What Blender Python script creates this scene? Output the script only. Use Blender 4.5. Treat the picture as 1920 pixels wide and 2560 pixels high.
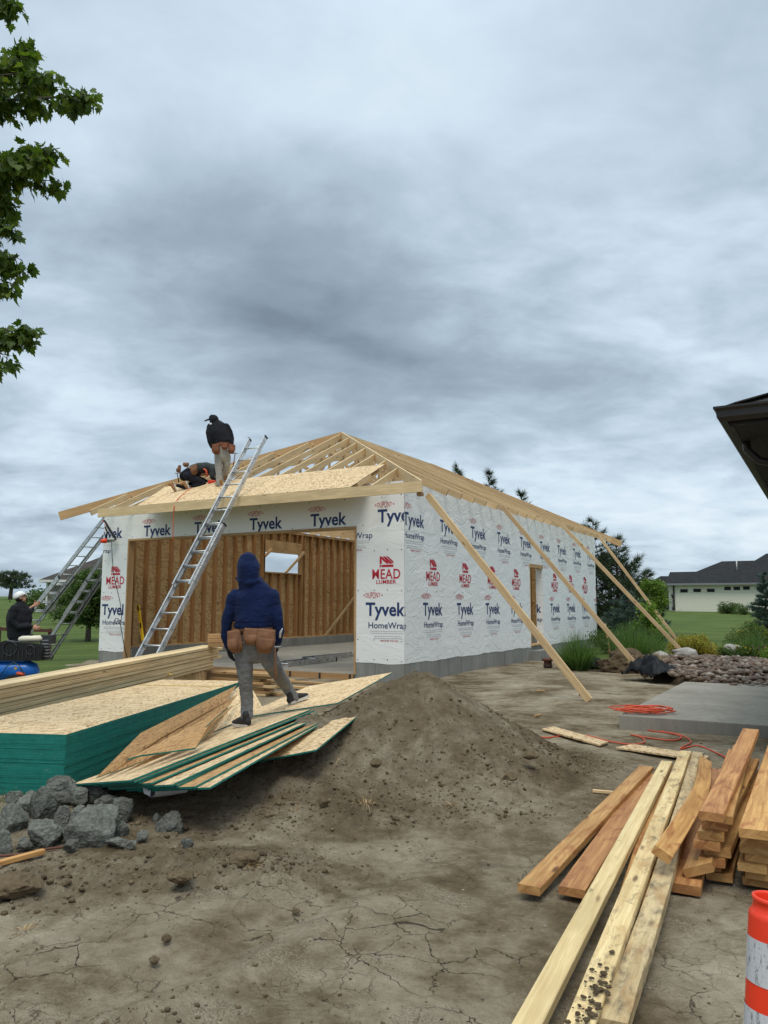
import bpy, math, random
import numpy as np
from mathutils import Vector, Matrix, noise as mnoise

PI = math.pi
for o in list(bpy.data.objects): bpy.data.objects.remove(o)
SC = bpy.context.scene; COL = SC.collection
random.seed(7); RNG = np.random.default_rng(7)

# ------------------------------------------------------------------ camera
F = 1940.1; PITCH = .119; ROLL = .0019; CAMZ = 1.6
cam_d = bpy.data.cameras.new('camera'); cam = bpy.data.objects.new('camera', cam_d); COL.objects.link(cam)
cam_d.sensor_fit = 'VERTICAL'; cam_d.sensor_height = 36; cam_d.lens = 36*F/2560
cam_d.clip_end = 4000; cam_d.clip_start = .05
cam.location = (0, 0, CAMZ)
cam.matrix_world = Matrix.Translation((0, 0, CAMZ)) @ Matrix.Rotation(PI/2+PITCH, 4, 'X') @ Matrix.Rotation(ROLL, 4, 'Z')
SC.camera = cam
SC.render.resolution_x = 768; SC.render.resolution_y = 1024

# ------------------------------------------------------------------ world: overcast sky
SUN_EL, SUN_AZ = math.radians(60), math.radians(185)     # sun behind the camera to the left, veiled by cloud
W = bpy.data.worlds.new('World'); SC.world = W; W.use_nodes = True
nt = W.node_tree; nt.nodes.clear()
class NT:
    """tiny node helper"""
    def __init__(s, t): s.t = t
    def n(s, typ, **k):
        nd = s.t.nodes.new(typ)
        for a, b in k.items():
            if a == 'inp':
                for i, v in b.items():
                    if isinstance(v, bpy.types.NodeSocket): s.t.links.new(v, nd.inputs[i])
                    else: nd.inputs[i].default_value = v
            else: setattr(nd, a, b)
        return nd
    def math(s, op, a, b=0.0, c=None, clamp=False):
        inp = {0: a, 1: b}
        if c is not None: inp[2] = c
        return s.n('ShaderNodeMath', operation=op, use_clamp=clamp, inp=inp).outputs[0]
    def mix(s, f, a, b, blend='MIX'):
        nd = s.n('ShaderNodeMix', data_type='RGBA', blend_type=blend, inp={0: f, 6: a, 7: b})
        return nd.outputs[2]
    def noise(s, vec, scale, detail=4, rough=.55, dist=0.0, out=0):
        return s.n('ShaderNodeTexNoise', inp={'Vector': vec, 'Scale': scale, 'Detail': detail, 'Roughness': rough, 'Distortion': dist}).outputs[out]
    def ramp(s, f, stops):
        nd = s.n('ShaderNodeValToRGB', inp={0: f}); cr = nd.color_ramp
        while len(cr.elements) < len(stops): cr.elements.new(.5)
        for e, (p, c) in zip(cr.elements, stops):
            e.position = p; e.color = (c[0], c[1], c[2], 1) if not isinstance(c, (int, float)) else (c, c, c, 1)
        return nd.outputs[0]
    def rng(s, v, a, b, c=0.0, d=1.0, smooth=True):
        return s.n('ShaderNodeMapRange', interpolation_type='SMOOTHSTEP' if smooth else 'LINEAR', inp={0: v, 1: a, 2: b, 3: c, 4: d}).outputs[0]
    def mapping(s, vec, loc=(0,0,0), rot=(0,0,0), sc=(1,1,1)):
        return s.n('ShaderNodeMapping', inp={0: vec, 1: loc, 2: rot, 3: sc}).outputs[0]
N = NT(nt)
tc = N.n('ShaderNodeTexCoord').outputs['Generated']
sep = N.n('ShaderNodeSeparateXYZ', inp={0: tc})
sky = N.n('ShaderNodeTexSky', sky_type='NISHITA', sun_disc=False, sun_elevation=SUN_EL, sun_rotation=SUN_AZ, air_density=1.2, dust_density=2.5)
zc = N.math('MAXIMUM', sep.outputs[2], .0)
den = N.math('ADD', zc, .24)
cx_ = N.math('DIVIDE', sep.outputs[0], den); cy_ = N.math('DIVIDE', sep.outputs[1], den)
cv = N.n('ShaderNodeCombineXYZ', inp={0: cx_, 1: cy_, 2: 0.0}).outputs[0]
cv = N.mapping(cv, rot=(0, 0, math.radians(-20)), sc=(1.0, 1.25, 1))
n1 = N.noise(cv, 1.15, 7, .52, .4)
n2 = N.noise(cv, 3.3, 7, .56, .35)
n3 = N.noise(cv, 9.0, 6, .6, .2)
nn = N.math('ADD', N.math('ADD', N.math('MULTIPLY', n1, .42), N.math('MULTIPLY', n2, .36)), N.math('ADD', N.math('MULTIPLY', n3, .09), .066))
# broad cloud banks by compass direction: brighter veil high up, dark banks in the middle
def bank(dx, dz, wx, wz, amt, tilt=0.0):
    u = N.math('SUBTRACT', N.math('DIVIDE', sep.outputs[0], N.math('MAXIMUM', sep.outputs[1], .05)), dx)
    v = N.math('SUBTRACT', N.math('DIVIDE', sep.outputs[2], N.math('MAXIMUM', sep.outputs[1], .05)), dz)
    v = N.math('SUBTRACT', v, N.math('MULTIPLY', u, tilt))
    r = N.math('ADD', N.math('POWER', N.math('DIVIDE', u, wx), 2.0), N.math('POWER', N.math('DIVIDE', v, wz), 2.0))
    return N.math('MULTIPLY', N.math('EXPONENT', N.math('MULTIPLY', r, -1.0)), amt)
BANKS = [(-.06, .72, .34, .15, .12, 0), (.38, .56, .26, .22, .09, 0), (-.17, .46, .27, .15, -.10, -.25), (-.30, .50, .12, .05, -.05, .1), (.02, .42, .14, .05, -.05, -.4), (.08, .30, .26, .075, -.11, -.3), (-.13, .375, .09, .022, -.11, -.3), (.0, .33, .07, .02, -.09, -.2),
         (.28, .32, .10, .028, -.10, -.1), (.22, .29, .05, .016, -.08, 0), (.42, .10, .26, .06, .17, 0), (.0, .13, .6, .035, .05, 0), (-.44, .5, .1, .25, .05, 0), (.17, .44, .18, .05, .05, -.3), (.3, .22, .14, .03, .07, .1), (-.05, .60, .14, .04, -.05, -.3), (-.4, .22, .15, .05, .03, 0)]
nn = N.math('ADD', .5, N.math('MULTIPLY', N.math('SUBTRACT', nn, .5), N.rng(sep.outputs[2], .38, .60, 1.12, .5)))
acc = nn
for b in BANKS: acc = N.math('ADD', acc, bank(*b))
cl = N.ramp(acc, [(.20, (.165, .21, .265)), (.40, (.285, .36, .435)), (.49, (.39, .485, .575)), (.59, (.54, .645, .735)), (.74, (.74, .81, .865))])
# an overcast dome is about three times as bright overhead as near the horizon; boosted and warmed above the frame to add fill light
zen = N.rng(sep.outputs[2], .60, .95, 1.0, 3.0)
cl = N.mix(1.0, cl, N.n('ShaderNodeCombineXYZ', inp={0: N.math('MULTIPLY', zen, N.rng(zen, 1, 3, 1, 1.10, False)), 1: zen, 2: N.math('MULTIPLY', zen, N.rng(zen, 1, 3, 1, .84, False))}).outputs[0], 'MULTIPLY')
cl10 = N.mix(1.0, cl, (10.0, 10.0, 10.0, 1), 'MULTIPLY')
tot = N.mix(.93, sky.outputs[0], cl10)
bg = N.n('ShaderNodeBackground', inp={0: tot, 1: .1})
wo = N.n('ShaderNodeOutputWorld', inp={0: bg.outputs[0]})
W.cycles.sampling_method = 'MANUAL'; W.cycles.sample_map_resolution = 512

sd = bpy.data.lights.new('sun', 'SUN'); sd.energy = 1.3; sd.angle = math.radians(25); sd.color = (1, .93, .82)
sun = bpy.data.objects.new('sun', sd); COL.objects.link(sun)
sdir = Vector((math.sin(SUN_AZ)*math.cos(SUN_EL), math.cos(SUN_AZ)*math.cos(SUN_EL), math.sin(SUN_EL)))
sun.rotation_euler = sdir.to_track_quat('Z', 'Y').to_euler()
SC.view_settings.view_transform = 'Standard'; SC.view_settings.look = 'None'
SC.view_settings.exposure = 0.32; SC.view_settings.gamma = 1.0

# ------------------------------------------------------------------ geometry of the place
# building frame: origin at its near corner, x to the right along the front, y back along the side
A = .5225; CXY = Vector((.425, 16.158, 0))
def L2W(p):
    x, y, z = p; c, s = math.cos(A), math.sin(A)
    return Vector((CXY.x + x*c + y*s, CXY.y - x*s + y*c, z))
def ray(px, py):
    X = px-960; Y = py-1280; c, s = math.cos(ROLL), math.sin(ROLL); X, Y = X*c+Y*s, -X*s+Y*c
    c, s = math.cos(PITCH), math.sin(PITCH); d = -Y/F
    return Vector((X/F, c-d*s, s+d*c))
def G(px, py, z=0.0):               # point of the photograph at height z
    r = ray(px, py); return Vector((0, 0, CAMZ)) + r*((z-CAMZ)/r.z)
def D(px, py, y):                   # ... at distance y
    r = ray(px, py); return Vector((0, 0, CAMZ)) + r*(y/r.y)
def W2L(p):
    x, y = p[0]-CXY.x, p[1]-CXY.y; c, s = math.cos(A), math.sin(A)
    return Vector((x*c-y*s, x*s+y*c, p[2]))

# ------------------------------------------------------------------ mesh builder
class MB:
    def __init__(s): s.v = []; s.f = []; s.uv = []; s.t = []; s.m = []; s.sm = []
    def face(s, idx, uv=None, t=0.0, m=0, sm=False):
        s.f.append(idx); s.uv.append(uv or [(0, 0)]*len(idx)); s.t.append(t); s.m.append(m); s.sm.append(sm)
    def quad(s, pts, uv=None, t=None, m=0):
        b = len(s.v); s.v += [tuple(p) for p in pts]
        if uv is None:
            P = [Vector(p) for p in pts]; a = (P[1]-P[0]).length; c = (P[2]-P[1]).length; o = random.random()*40
            uv = [(o, o), (o+a, o), (o+a, o+c), (o, o+c)][:len(pts)]
        s.face(list(range(b, b+len(pts))), uv, random.random() if t is None else t, m)
    def hexa(s, c, m=0, t=None, long=0, edge_m=None):
        """8 corners: bottom 4 then top 4 (ccw from above); long=0: grain along 0->1"""
        t = random.random() if t is None else t; b = len(s.v); s.v += [tuple(p) for p in c]; P = [Vector(p) for p in c]
        o = random.random()*50; q = random.random()*50
        L = (P[1]-P[0]).length; Wd = (P[3]-P[0]).length; H = (P[4]-P[0]).length
        fs = [((3, 2, 1, 0), [(o, q+Wd), (o+L, q+Wd), (o+L, q), (o, q)], 0), ((4, 5, 6, 7), [(o, q), (o+L, q), (o+L, q+Wd), (o, q+Wd)], 0),
              ((0, 1, 5, 4), [(o, q), (o+L, q), (o+L, q+H), (o, q+H)], 1), ((2, 3, 7, 6), [(o+L, q), (o, q), (o, q+H), (o+L, q+H)], 1),
              ((1, 2, 6, 5), [(o, q), (o+.03, q+Wd*1.0), (o+.03+H*.2, q+Wd), (o+H*.2, q)], 1), ((3, 0, 4, 7), [(o, q), (o+.03, q+Wd), (o+.03+H*.2, q+Wd), (o+H*.2, q)], 1)]
        for idx, uv, e in fs: s.face([b+i for i in idx], uv, t, (edge_m if (e and edge_m is not None) else m))
    def beam(s, p0, p1, w, h, up=(0, 0, 1), m=0, t=None, top=None, ext=0.0):
        """board from p0 to p1, w across, h along up; the axis runs through its centre, or its top edge if top"""
        p0 = Vector(p0); p1 = Vector(p1); d = (p1-p0).normalized(); p0 = p0-d*ext; p1 = p1+d*ext
        u = Vector(up); sd_ = d.cross(u); sd_ = sd_.normalized() if sd_.length > 1e-5 else Vector((1, 0, 0)); u = sd_.cross(d).normalized()
        c0 = -h if top else -h/2; c1 = 0 if top else h/2; a = sd_*(w/2)
        s.hexa([p0-(-a)+u*c0, p1+a+u*c0, p1-a+u*c0, p0-a+u*c0, p0+a+u*c1, p1+a+u*c1, p1-a+u*c1, p0-a+u*c1], m, t)
    def box(s, x0, x1, y0, y1, z0, z1, m=0, t=None):
        s.hexa([(x0,y0,z0),(x1,y0,z0),(x1,y1,z0),(x0,y1,z0),(x0,y0,z1),(x1,y0,z1),(x1,y1,z1),(x0,y1,z1)], m, t)
    def slab(s, q, th, m=0, em=None, t=None):
        """thin sheet: q = 4 corners of its top face ccw from above"""
        q = [Vector(p) for p in q]
        if (q[1]-q[0]).length < (q[3]-q[0]).length: q = q[1:]+q[:1]
        n = (q[1]-q[0]).cross(q[3]-q[0]).normalized()
        s.hexa([p-n*th for p in q]+q, m, t, edge_m=em)
    def rings(s, R, closed=True, m=0, t=0.0, cap=True, sm=True, vs=1.0):
        """R: list of rings (lists of points)"""
        n = len(R[0]); b = len(s.v)
        for r in R: s.v += [tuple(p) for p in r]
        L = 0.0
        for i in range(len(R)-1):
            l2 = L+(Vector(R[i+1][0])-Vector(R[i][0])).length
            for j in range(n if closed else n-1):
                k = (j+1) % n
                s.face([b+i*n+j, b+i*n+k, b+(i+1)*n+k, b+(i+1)*n+j], [(L, j/n*vs), (L, (j+1)/n*vs), (l2, (j+1)/n*vs), (l2, j/n*vs)], t, m, sm)
            L = l2
        if cap:
            s.face([b+j for j in reversed(range(n))], None, t, m, False); e = b+(len(R)-1)*n
            s.face([e+j for j in range(n)], None, t, m, False)
    def tube(s, pts, r, n=8, m=0, t=0.0, cap=True, side=(1, 0, 0), round_=0):
        """tapered limb/hose: r = radius, list of radii, or list of (rx, ry)"""
        P = [Vector(p) for p in pts]
        if isinstance(r, (int, float)): r = [r]*len(P)
        r = [(a, a) if isinstance(a, (int, float)) else a for a in r]
        if round_:
            d0 = (P[0]-P[1]).normalized(); d1 = (P[-1]-P[-2]).normalized(); k = round_
            m0 = min(r[0]); m1 = min(r[-1])
            P = [P[0]+d0*m0*k*.95, P[0]+d0*m0*k*.7]+P+[P[-1]+d1*m1*k*.7, P[-1]+d1*m1*k*.95]
            r = [(r[0][0]*.3, r[0][1]*.3), (r[0][0]*.72, r[0][1]*.72)]+r+[(r[-1][0]*.72, r[-1][1]*.72), (r[-1][0]*.3, r[-1][1]*.3)]
        R = []; sv = Vector(side)
        for i, p in enumerate(P):
            d = (P[min(i+1, len(P)-1)]-P[max(i-1, 0)]).normalized()
            a = sv-d*sv.dot(d)
            if a.length < .1: a = Vector((0, 1, .3))-d*Vector((0, 1, .3)).dot(d)
            a.normalize(); b = d.cross(a)
            if not round_: sv = a
            R.append([p+a*math.cos(2*PI*j/n)*r[i][0]+b*math.sin(2*PI*j/n)*r[i][1] for j in range(n)])
        s.rings(R, True, m, t, cap)
    def blob(s, c, rx, ry, rz, m=0, t=0.0, n=10, k=6, rot=None, jit=0.0):
        c = Vector(c); R = []
        for i in range(1, k):
            a = PI*i/k; R.append([(Vector((rx*math.sin(a)*math.cos(2*PI*j/n), ry*math.sin(a)*math.sin(2*PI*j/n), -rz*math.cos(a)))*(1+random.uniform(-jit, jit))) for j in range(n)])
        if rot is not None: R = [[rot @ p for p in r] for r in R]
        tip = Vector((0, 0, rz)) if rot is None else rot @ Vector((0, 0, rz))
        R = [[c+p for p in r] for r in R]
        b = len(s.v); s.rings(R, True, m, t, False)
        i0 = len(s.v); s.v += [tuple(c-tip), tuple(c+tip)]; e = b+(k-2)*n
        for j in range(n):
            s.face([i0, b+(j+1) % n, b+j], None, t, m, True); s.face([i0+1, e+j, e+(j+1) % n], None, t, m, True)
    def build(s, name, mats, parent=None, link=True):
        me = bpy.data.meshes.new(name)
        me.from_pydata(s.v, [], s.f)
        if not isinstance(mats, (list, tuple)): mats = [mats]
        for x in mats: me.materials.append(x)
        me.polygons.foreach_set('material_index', s.m); me.polygons.foreach_set('use_smooth', s.sm)
        uvl = me.uv_layers.new(name='UVMap'); flat = [c for f in s.uv for p in f for c in p]
        uvl.data.foreach_set('uv', flat)
        at = me.attributes.new('tint', 'FLOAT', 'FACE'); at.data.foreach_set('value', s.t)
        me.update()
        o = bpy.data.objects.new(name, me)
        if link: COL.objects.link(o)
        if parent is not None: o.parent = parent
        return o
def raw_mesh(name, V, Fq, mat, smooth=True, tint=None, parent=None):
    """numpy grid mesh"""
    me = bpy.data.meshes.new(name); me.vertices.add(len(V)); me.vertices.foreach_set('co', np.asarray(V, dtype=np.float32).ravel())
    k = Fq.shape[1]; nf = len(Fq); me.loops.add(nf*k); me.loops.foreach_set('vertex_index', Fq.astype(np.int32).ravel())
    me.polygons.add(nf); me.polygons.foreach_set('loop_start', np.arange(0, nf*k, k, dtype=np.int32))
    try: me.polygons.foreach_set('loop_total', np.full(nf, k, dtype=np.int32))
    except Exception: pass
    me.polygons.foreach_set('use_smooth', np.full(nf, smooth)); me.update(calc_edges=True)
    if tint is not None:
        at = me.attributes.new('tint', 'FLOAT', 'FACE'); at.data.foreach_set('value', np.asarray(tint, dtype=np.float32))
    me.materials.append(mat); me.validate(); o = bpy.data.objects.new(name, me); COL.objects.link(o)
    if parent is not None: o.parent = parent
    return o
def tag(o, label, cat, group=None):
    o['label'] = label; o['category'] = cat
    if group: o['group'] = group
    return o
def thing(name, label, cat, loc=(0, 0, 0), rotz=0.0, group=None):
    o = bpy.data.objects.new(name, None); o.empty_display_size = .2; COL.objects.link(o)
    o.location = loc; o.rotation_euler = (0, 0, rotz); return tag(o, label, cat, group)
def settle(o, origin):
    """move a mesh's data so that its origin is at `origin`"""
    v = Vector(origin); o.data.transform(Matrix.Translation(-v)); o.location = v; return o

# ------------------------------------------------------------------ materials
MATS = {}
def mat(name, fn, rough=.8, spec=.3, metal=0.0):
    m = bpy.data.materials.new(name); m.use_nodes = True; t = m.node_tree; t.nodes.clear(); n = NT(t)
    b = n.n('ShaderNodeBsdfPrincipled'); o = n.n('ShaderNodeOutputMaterial', inp={0: b.outputs[0]})
    b.inputs['Roughness'].default_value = rough; b.inputs['Specular IOR Level'].default_value = spec; b.inputs['Metallic'].default_value = metal
    r = fn(n)
    if isinstance(r, dict):
        for k, v in r.items():
            if isinstance(v, bpy.types.NodeSocket): t.links.new(v, b.inputs[k])
            else: b.inputs[k].default_value = v
    else:
        t.links.new(r, b.inputs['Base Color'])
    MATS[name] = m; return m
def obj_co(n): return n.n('ShaderNodeTexCoord').outputs['Object']
def uv_co(n): return n.n('ShaderNodeUVMap').outputs[0]
def tint_(n): return n.n('ShaderNodeAttribute', attribute_name='tint').outputs['Fac']
def bump(n, h, st=.3, dist=.01): return n.n('ShaderNodeBump', inp={'Strength': st, 'Distance': dist, 'Height': h}).outputs[0]
def geo_pos(n): return n.n('ShaderNodeNewGeometry').outputs['Position']

def wood_fn(dark, light, knot=(.16, .08, .035), var=.25, stain=0.0, knots=True, wet=None):
    def fn(n):
        uv = uv_co(n); t = tint_(n)
        off = n.n('ShaderNodeCombineXYZ', inp={0: 0.0, 1: 0.0, 2: n.math('MULTIPLY', t, 30.0)}).outputs[0]
        v = n.n('ShaderNodeVectorMath', operation='ADD', inp={0: uv, 1: off}).outputs[0]
        wob = n.noise(n.mapping(v, sc=(1.3, 2.5, 1)), 1.6, 2, .5, 0, 1)
        vv = n.n('ShaderNodeVectorMath', operation='MULTIPLY_ADD', inp={0: wob, 1: (0, .05, 0), 2: v}).outputs[0]
        g1 = n.noise(n.mapping(vv, sc=(1.0, 26, 1)), 1.7, 5, .6, .3)
        g2 = n.noise(n.mapping(vv, sc=(6, 160, 1)), 1.0, 3, .6)
        f = n.math('ADD', n.math('MULTIPLY', g1, .75), n.math('MULTIPLY', g2, .25))
        c = n.ramp(f, [(.32, dark), (.66, light)])
        big = n.noise(n.mapping(v, sc=(.9, 3, 1)), 1.3, 3, .6)
        c = n.mix(n.rng(big, .35, .75, 0, .5), c, (*[x*.72 for x in dark], 1))
        if knots:
            vo = n.n('ShaderNodeTexVoronoi', inp={'Vector': n.mapping(vv, sc=(1.9, 7.5, 1)), 'Scale': 1.0, 'Randomness': 1.0})
            k = n.rng(vo.outputs['Distance'], .05, .15, 1.0, 0.0); kk = n.math('MULTIPLY', k, n.rng(n.n('ShaderNodeSeparateXYZ', inp={0: vo.outputs['Color']}).outputs[0], .3, .35))
            c = n.mix(n.math('MULTIPLY', kk, .9), c, (*knot, 1))
        if stain > 0:
            sp = n.noise(n.mapping(v, sc=(2.2, 5, 1)), 3.2, 6, .7, .4)
            c = n.mix(n.rng(sp, .62-.1*stain, .74, 0, .85), c, (.035, .03, .026, 1))
        if wet:
            sp = n.noise(n.mapping(v, sc=(1.6, 6, 1)), 1.9, 4, .65, .6)
            c = n.mix(n.rng(sp, .5, .68, 0, .7), c, (*wet, 1))
        br = n.rng(t, 0, 1, 1-var, 1+var*.6, False)
        c = n.mix(1.0, c, n.n('ShaderNodeCombineXYZ', inp={0: br, 1: br, 2: br}).outputs[0], 'MULTIPLY')
        return {'Base Color': c, 'Normal': bump(n, f, .25, .004), 'Roughness': .62}
    return fn
mat('pine', wood_fn((.50, .33, .165), (.70, .52, .30)))
mat('pine_pale', wood_fn((.58, .41, .215), (.80, .62, .37), var=.15))
mat('fir', wood_fn((.37, .20, .085), (.55, .33, .15), (.1, .05, .02)))
mat('stud_fir', wood_fn((.27, .135, .052), (.42, .235, .10), (.1, .05, .02)))
mat('fir_mid', wood_fn((.42, .25, .11), (.58, .38, .19), (.12, .06, .025)))
mat('cedar', wood_fn((.36, .165, .05), (.72, .43, .165), (.085, .03, .012), .35, wet=(.30, .10, .035)))
mat('cedar_red', wood_fn((.31, .125, .045), (.64, .34, .13), (.07, .025, .01), .3, wet=(.22, .075, .03)))
mat('mouldy_wood', wood_fn((.45, .32, .16), (.74, .58, .34), (.10, .06, .03), .18, stain=2.0, wet=(.42, .25, .11)))
mat('weathered', wood_fn((.55, .39, .18), (.82, .66, .37), (.16, .09, .04), .18, stain=.3))
mat('muddy_wood', wood_fn((.50, .35, .16), (.78, .62, .34), (.12, .07, .035), .18, stain=1.25, wet=(.42, .25, .11)))

def osb_fn(pale, mid, dark, lines=True, mark=.0):
    def fn(n):
        uv = uv_co(n); t = tint_(n)
        out = None; edge = None
        wp = n.noise(n.mapping(uv, sc=(9, 9, 1)), 1.0, 2, .5, 0, 1)
        uv2 = n.n('ShaderNodeVectorMath', operation='MULTIPLY_ADD', inp={0: wp, 1: (.03, .03, 0), 2: uv}).outputs[0]
        for i, (a, s1, s2) in enumerate([(.12, 8, 50), (-.35, 10, 62), (.75, 12, 46)]):
            mp = n.mapping(n.mapping(uv2, rot=(0, 0, a)), loc=(i*7.3, i*3.1, 0), sc=(s1, s2, 1))
            vo = n.n('ShaderNodeTexVoronoi', inp={'Vector': mp, 'Scale': 1.0, 'Randomness': 1.0})
            sp_ = n.n('ShaderNodeSeparateXYZ', inp={0: vo.outputs['Color']})
            c = n.ramp(sp_.outputs[0], [(0.0, dark), (.2, mid), (.55, pale), (1.0, [min(1, x*1.12) for x in pale])])
            if out is None: out = c; hh = sp_.outputs[0]
            else:
                f = n.math('GREATER_THAN', sp_.outputs[1], .55)
                out = n.mix(f, out, c); hh = n.math('ADD', hh, n.math('MULTIPLY', f, sp_.outputs[2]))
        fine = n.noise(n.mapping(uv, sc=(14, 140, 1)), 2, 3, .6)
        out = n.mix(n.rng(fine, .35, .7, .0, .22), out, (*dark, 1))
        if lines:
            su = n.n('ShaderNodeSeparateXYZ', inp={0: uv})
            def ln(ax, per, w):
                fr = n.math('FRACT', n.math('DIVIDE', su.outputs[ax], per)); d = n.math('ABSOLUTE', n.math('SUBTRACT', fr, .5))
                return n.math('GREATER_THAN', d, .5-w/per)
            l = n.math('MAXIMUM', ln(0, .47, .005), ln(1, .61, .004))
            out = n.mix(n.math('MULTIPLY', l, .55), out, (.10, .06, .035, 1))
        br = n.rng(t, 0, 1, .88, 1.08, False)
        out = n.mix(1.0, out, n.n('ShaderNodeCombineXYZ', inp={0: br, 1: br, 2: br}).outputs[0], 'MULTIPLY')
        return {'Base Color': out, 'Normal': bump(n, hh, .3, .003), 'Roughness': .7}
    return fn
mat('osb', osb_fn((.68, .51, .31), (.52, .355, .18), (.27, .15, .065)))
mat('osb_back_shaded', osb_fn((.46, .27, .115), (.34, .185, .075), (.17, .085, .035)))  # darker OSB copy: rough back side, with shade put into the colour
mat('osb_wall', osb_fn((.60, .41, .20), (.42, .26, .115), (.19, .095, .038), lines=False))
def edge_fn(n):
    uv = geo_pos(n); a = n.noise(n.mapping(uv, sc=(3, 3, 90)), 1.5, 4, .7)
    b = n.noise(uv, 14, 4, .7)
    c = n.ramp(n.math('ADD', n.math('MULTIPLY', a, .6), n.math('MULTIPLY', b, .4)), [(.3, (.006, .115, .09)), (.55, (.012, .20, .165)), (.75, (.03, .28, .235))])
    c = n.mix(n.rng(n.noise(n.mapping(uv, sc=(3, 3, 22)), 3.2, 5, .7), .66, .70, 0, .75), c, (.42, .33, .2, 1))
    c = n.mix(n.rng(n.noise(uv, 1.8, 4, .7), .5, .8, 0, .35), c, (.06, .10, .075, 1))
    return {'Base Color': c, 'Roughness': .6, 'Normal': bump(n, a, .6, .006)}
mat('green_edge', edge_fn)

def dirt_fn(n):
    p = geo_pos(n)
    n1 = n.noise(p, .9, 6, .62, .3); n2 = n.noise(p, 7, 6, .7); n3 = n.noise(p, 45, 4, .7); n4 = n.noise(p, 2.6, 5, .65, .5)
    f = n.math('ADD', n.math('ADD', n.math('MULTIPLY', n1, .50), n.math('MULTIPLY', n2, .20)), n.math('ADD', n.math('MULTIPLY', n3, .08), n.math('MULTIPLY', n4, .22)))
    c = n.ramp(f, [(.39, (.10, .073, .044)), (.455, (.185, .142, .088)), (.51, (.30, .248, .175)), (.61, (.48, .42, .318))])
    # steep clods and the heap are darker, moister soil with a shape of its own
    moist = n.n('ShaderNodeAttribute', attribute_name='moist').outputs['Fac']
    mo = n.math('MULTIPLY', moist, n.rng(n.math('ADD', n2, n.math('MULTIPLY', n4, .5)), .55, .95, .8, .35))
    c = n.mix(mo, c, (.135, .102, .066, 1))
    gr = n.noise(p, 90, 3, .75); dk = n.rng(n4, .5, .62); c = n.mix(n.math('MULTIPLY', n.rng(gr, .42, .62), n.math('ADD', n.math('MULTIPLY', dk, .55), .10)), c, (.085, .062, .04, 1))
    # shrinkage cracks of dried mud
    wv = n.n('ShaderNodeVectorMath', operation='MULTIPLY_ADD', inp={0: n.noise(p, 4, 4, .65, 0, 1), 1: (.22, .22, 0), 2: p}).outputs[0]
    flat = n.n('ShaderNodeVectorMath', operation='MULTIPLY', inp={0: wv, 1: (1, 1, 0)}).outputs[0]
    def crack(sc, w, m0, m1, sd_):
        vo = n.n('ShaderNodeTexVoronoi', feature='DISTANCE_TO_EDGE', inp={'Vector': flat, 'Scale': sc, 'Randomness': 1.0}).outputs['Distance']
        k = n.rng(vo, w*.25, w, 1.0, 0.0)
        msk = n.rng(n.noise(n.mapping(p, loc=(sd_, 0, 0)), 1.1, 3, .6), m0, m1)
        return n.math('MULTIPLY', k, msk)
    ck = n.math('MAXIMUM', crack(4.2, .013, .50, .60, 3), n.math('MULTIPLY', crack(9, .018, .55, .63, 9), .55))
    dd = n.n('ShaderNodeVectorMath', operation='DISTANCE', inp={0: p, 1: (-.55, 2.6, 0)}).outputs['Value']
    ck = n.math('MULTIPLY', ck, n.rng(dd, 1.3, 2.9, 1.0, .35))
    ck = n.math('MULTIPLY', ck, n.math('SUBTRACT', 1.0, n.math('MULTIPLY', moist, .85)))
    c = n.mix(n.math('MULTIPLY', ck, .85), c, (.035, .027, .019, 1))
    st = n.n('ShaderNodeTexVoronoi', inp={'Vector': p, 'Scale': 22.0, 'Randomness': 1.0})
    sp = n.n('ShaderNodeSeparateXYZ', inp={0: st.outputs['Color']})
    peb = n.math('MULTIPLY', n.rng(st.outputs['Distance'], .12, .2, 1.0, 0.0), n.math('GREATER_THAN', sp.outputs[0], .93))
    c = n.mix(peb, c, n.ramp(sp.outputs[1], [(0, (.06, .045, .03)), (.6, (.2, .17, .13)), (1, (.5, .46, .4))]))
    h = n.math('ADD', n.math('ADD', n.math('MULTIPLY', n2, .8), n.math('MULTIPLY', n3, .35)), n.math('ADD', n.math('MULTIPLY', ck, -1.1), n.math('MULTIPLY', peb, .3)))
    return {'Base Color': c, 'Roughness': .95, 'Specular IOR Level': .12, 'Normal': bump(n, n.math('ADD', h, n.math('ADD', n.math('MULTIPLY', n.noise(p, 17, 5, .75), .9), n.math('MULTIPLY', gr, .45))), .95, .035)}
mat('dirt', dirt_fn)
def clod_fn(n):
    p = geo_pos(n); a = n.noise(p, 30, 5, .7); t = tint_(n)
    c = n.ramp(n.math('ADD', n.math('MULTIPLY', a, .6), n.math('MULTIPLY', t, .4)), [(.3, (.075, .054, .034)), (.55, (.145, .108, .067)), (.8, (.24, .19, .125))])
    return {'Base Color': c, 'Roughness': .95, 'Specular IOR Level': .1, 'Normal': bump(n, a, .8, .02)}
mat('clod', clod_fn)
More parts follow.
